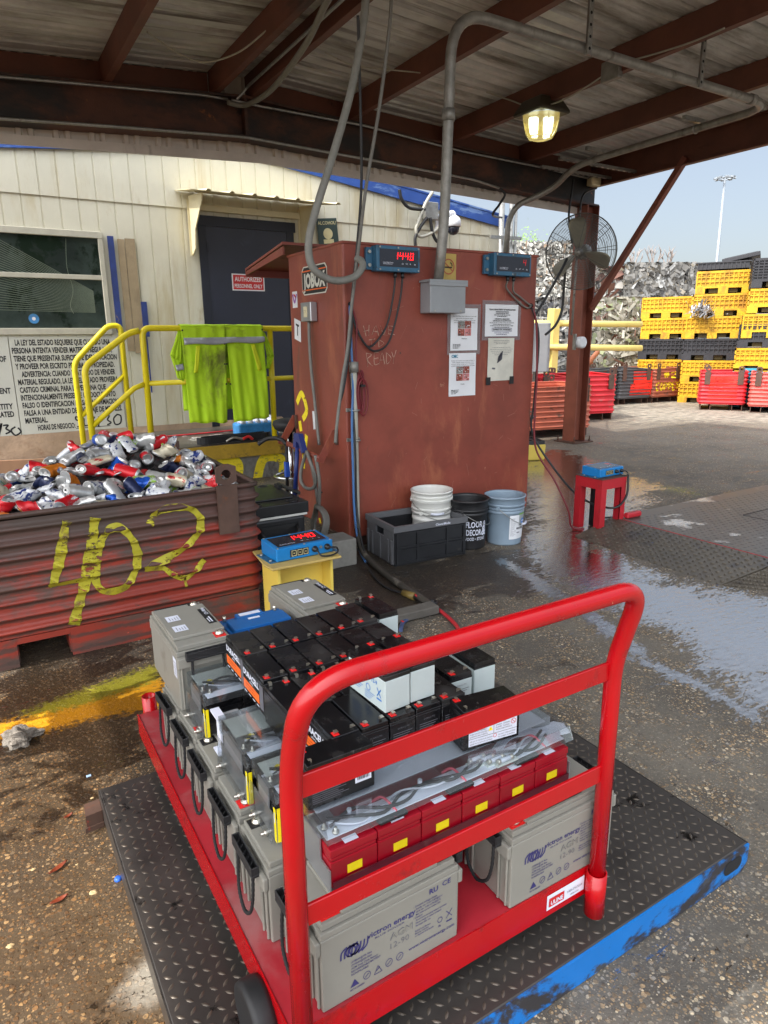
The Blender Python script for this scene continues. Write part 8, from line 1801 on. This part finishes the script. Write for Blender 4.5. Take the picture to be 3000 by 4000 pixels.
text(mb, 'UPS 12-9', fx, .07, .056, .010, None, 0, .02); ring(mb, fx, .084, .036, .009, .002); stroke(mb, fx, [(.12, .05), (.135, .03)], .003); stroke(mb, fx, [(.135, .05), (.12, .03)], .003); rect(mb, fx, .118, .022, .138, .026)
for k in range(4): rect(mb, fx, .07, .024-.005*k, .11-.006*k, .0255-.005*k)
mb.build('blue_print', M_bluep, wb, local=True)
# two black batteries lying across on the red pack cover
def cross(x, y, z, rz, lab, fn):
    o = thing('small_battery', lab, 'battery', (x, y, z), R(rz), 'black batteries standing on the red pack')
    mb = MB(); mb.box((-SL/2, -SW/2, 0), (SL/2, SW/2, SH-.0165)); mb.build('case', M_blkb, o, local=True, bevel=.0015)
    mb = MB(); mb.box((-SL/2-.0004, -SW/2-.0004, SH-.016), (SL/2+.0004, SW/2+.0004, SH-.011)); mb.box((-SL/2+.0012, -SW/2+.0012, SH-.0105), (SL/2-.0012, SW/2-.0012, SH)); mb.build('lid', M_blkb, o, local=True, bevel=.001)
    mb = MB(); X_ = -SL/2+.014
    for y_ in (-SW/2+.013, SW/2-.014): mb.box((X_, y_-.003, SH+.001), (X_+.001, y_+.0032, SH+.0075), 0); mb.box((X_-.006, y_-.003, SH+.0065), (X_-.0002, y_+.0032, SH+.0075), 0)
    mb.box((X_-.009, SW/2-.021, SH+.0003), (X_+.007, SW/2-.007, SH+.0009), 1); mb.build('terminals', [M_tab, M_tred], o, local=True)
    mb = MB(); f = lambda e: (lambda u, v: Vector((-SL/2+u, -SW/2-e, v))); fn(mb, f); mb.build('printed_label', [M_lblw, M_ink, M_grayprint, M_red, M_lily], o, local=True)
def lab1(mb, f):
    rect(mb, f(.0006), .008, .045, .098, .066, 0)
    for k in range(3): rect(mb, f(.0011), .012, .05+.005*k, .09-.012*(k % 2), .0518+.005*k, 2)
    ring(mb, f(.0011), .082, .056, .005, .0012, 3, 14)
    for k in range(7): rect(mb, f(.0007), .008, .038-.0045*k, .09-.006*(k*3 % 5), .0395-.0045*k, 2)
    rect(mb, f(.0006), .105, .022, .143, .054, 0)
    u = .11
    while u < .137: w_ = rnd.uniform(.0006, .0022); rect(mb, f(.0011), u, .028, u+w_, .05, 1); u += w_+rnd.uniform(.0006, .0018)
def lab2(mb, f):
    rect(mb, f(.0006), .014, .008, .144, .066, 0)
    for a in ((.014, .026, .144, .027), (.08, .027, .081, .066)): rect(mb, f(.0011), *a, 1)
    for k, s_ in enumerate(('SULFURIC ACID CAN CAUSE', 'BLINDNESS OR SEVERE', 'BURNS. ACIDO SULFURICO', 'PUEDE CAUSAR CEGUERA O', 'QUEMADURAS FUERTES.')): text(mb, s_, f(.0011), .017, .054-.006*k, .0036, .05-.003*(k % 3), 1)
    mb.add([f(.0011)(.066, .036), f(.0011)(.078, .036), f(.0011)(.072, .047)], [(0, 1, 2)], 4)
    for k, s_ in enumerate(('NO', 'SPARKS', 'FLAMES', 'SMOKING')): text(mb, s_, f(.0011), .086, .05-.006*k, .0036, None, 1); text(mb, ('NO', 'CHISPAS', 'FLAMAS', 'CIGARROS')[k], f(.0011), .106, .05-.006*k, .0036, None, 1)
    ring(mb, f(.0011), .134, .045, .007, .0014, 3, 18); stroke(mb, f(.0011), [(.129, .05), (.139, .04)], .0014, 3); ring(mb, f(.0011), .084, .0205, .005, .0012, 3, 16)
    text(mb, 'KEEP OUT OF THE REACH OF CHILDREN', f(.0011), .017, .018, .0034, .06, 1); text(mb, 'ALEJESE DEL ALCANCE DE LOS NINOS', f(.0011), .017, .0115, .0034, .06, 1); text(mb, 'DO NOT OPEN BATTERY', f(.0011), .093, .018, .0034, .048, 1); text(mb, 'NO HABRA LA BATERIA', f(.0011), .093, .0115, .0034, .046, 1)
cross(.462+SL/2-.002, 1.052+SW/2, .600, 0, 'black battery with a barcode label on the red pack by the left handle post', lab1)
cross(.842+SL/2, 1.036+SW/2, .600, -7, 'black battery with white bilingual warning label on the red pack at right', lab2)
# black batteries at the right of the pile
for kd, x, y, rz, fl, lab in (('n', .975, 1.33, 2, False, 'plain topped black battery behind the pale pair, at the right of the pile'), ('r', 1.045, 1.235, -4, True, 'black battery with ringed vent caps at the right edge of the pile'), ('n', .965, 1.165, 0, False, 'plain topped black battery next to the warning label battery')):
    pass
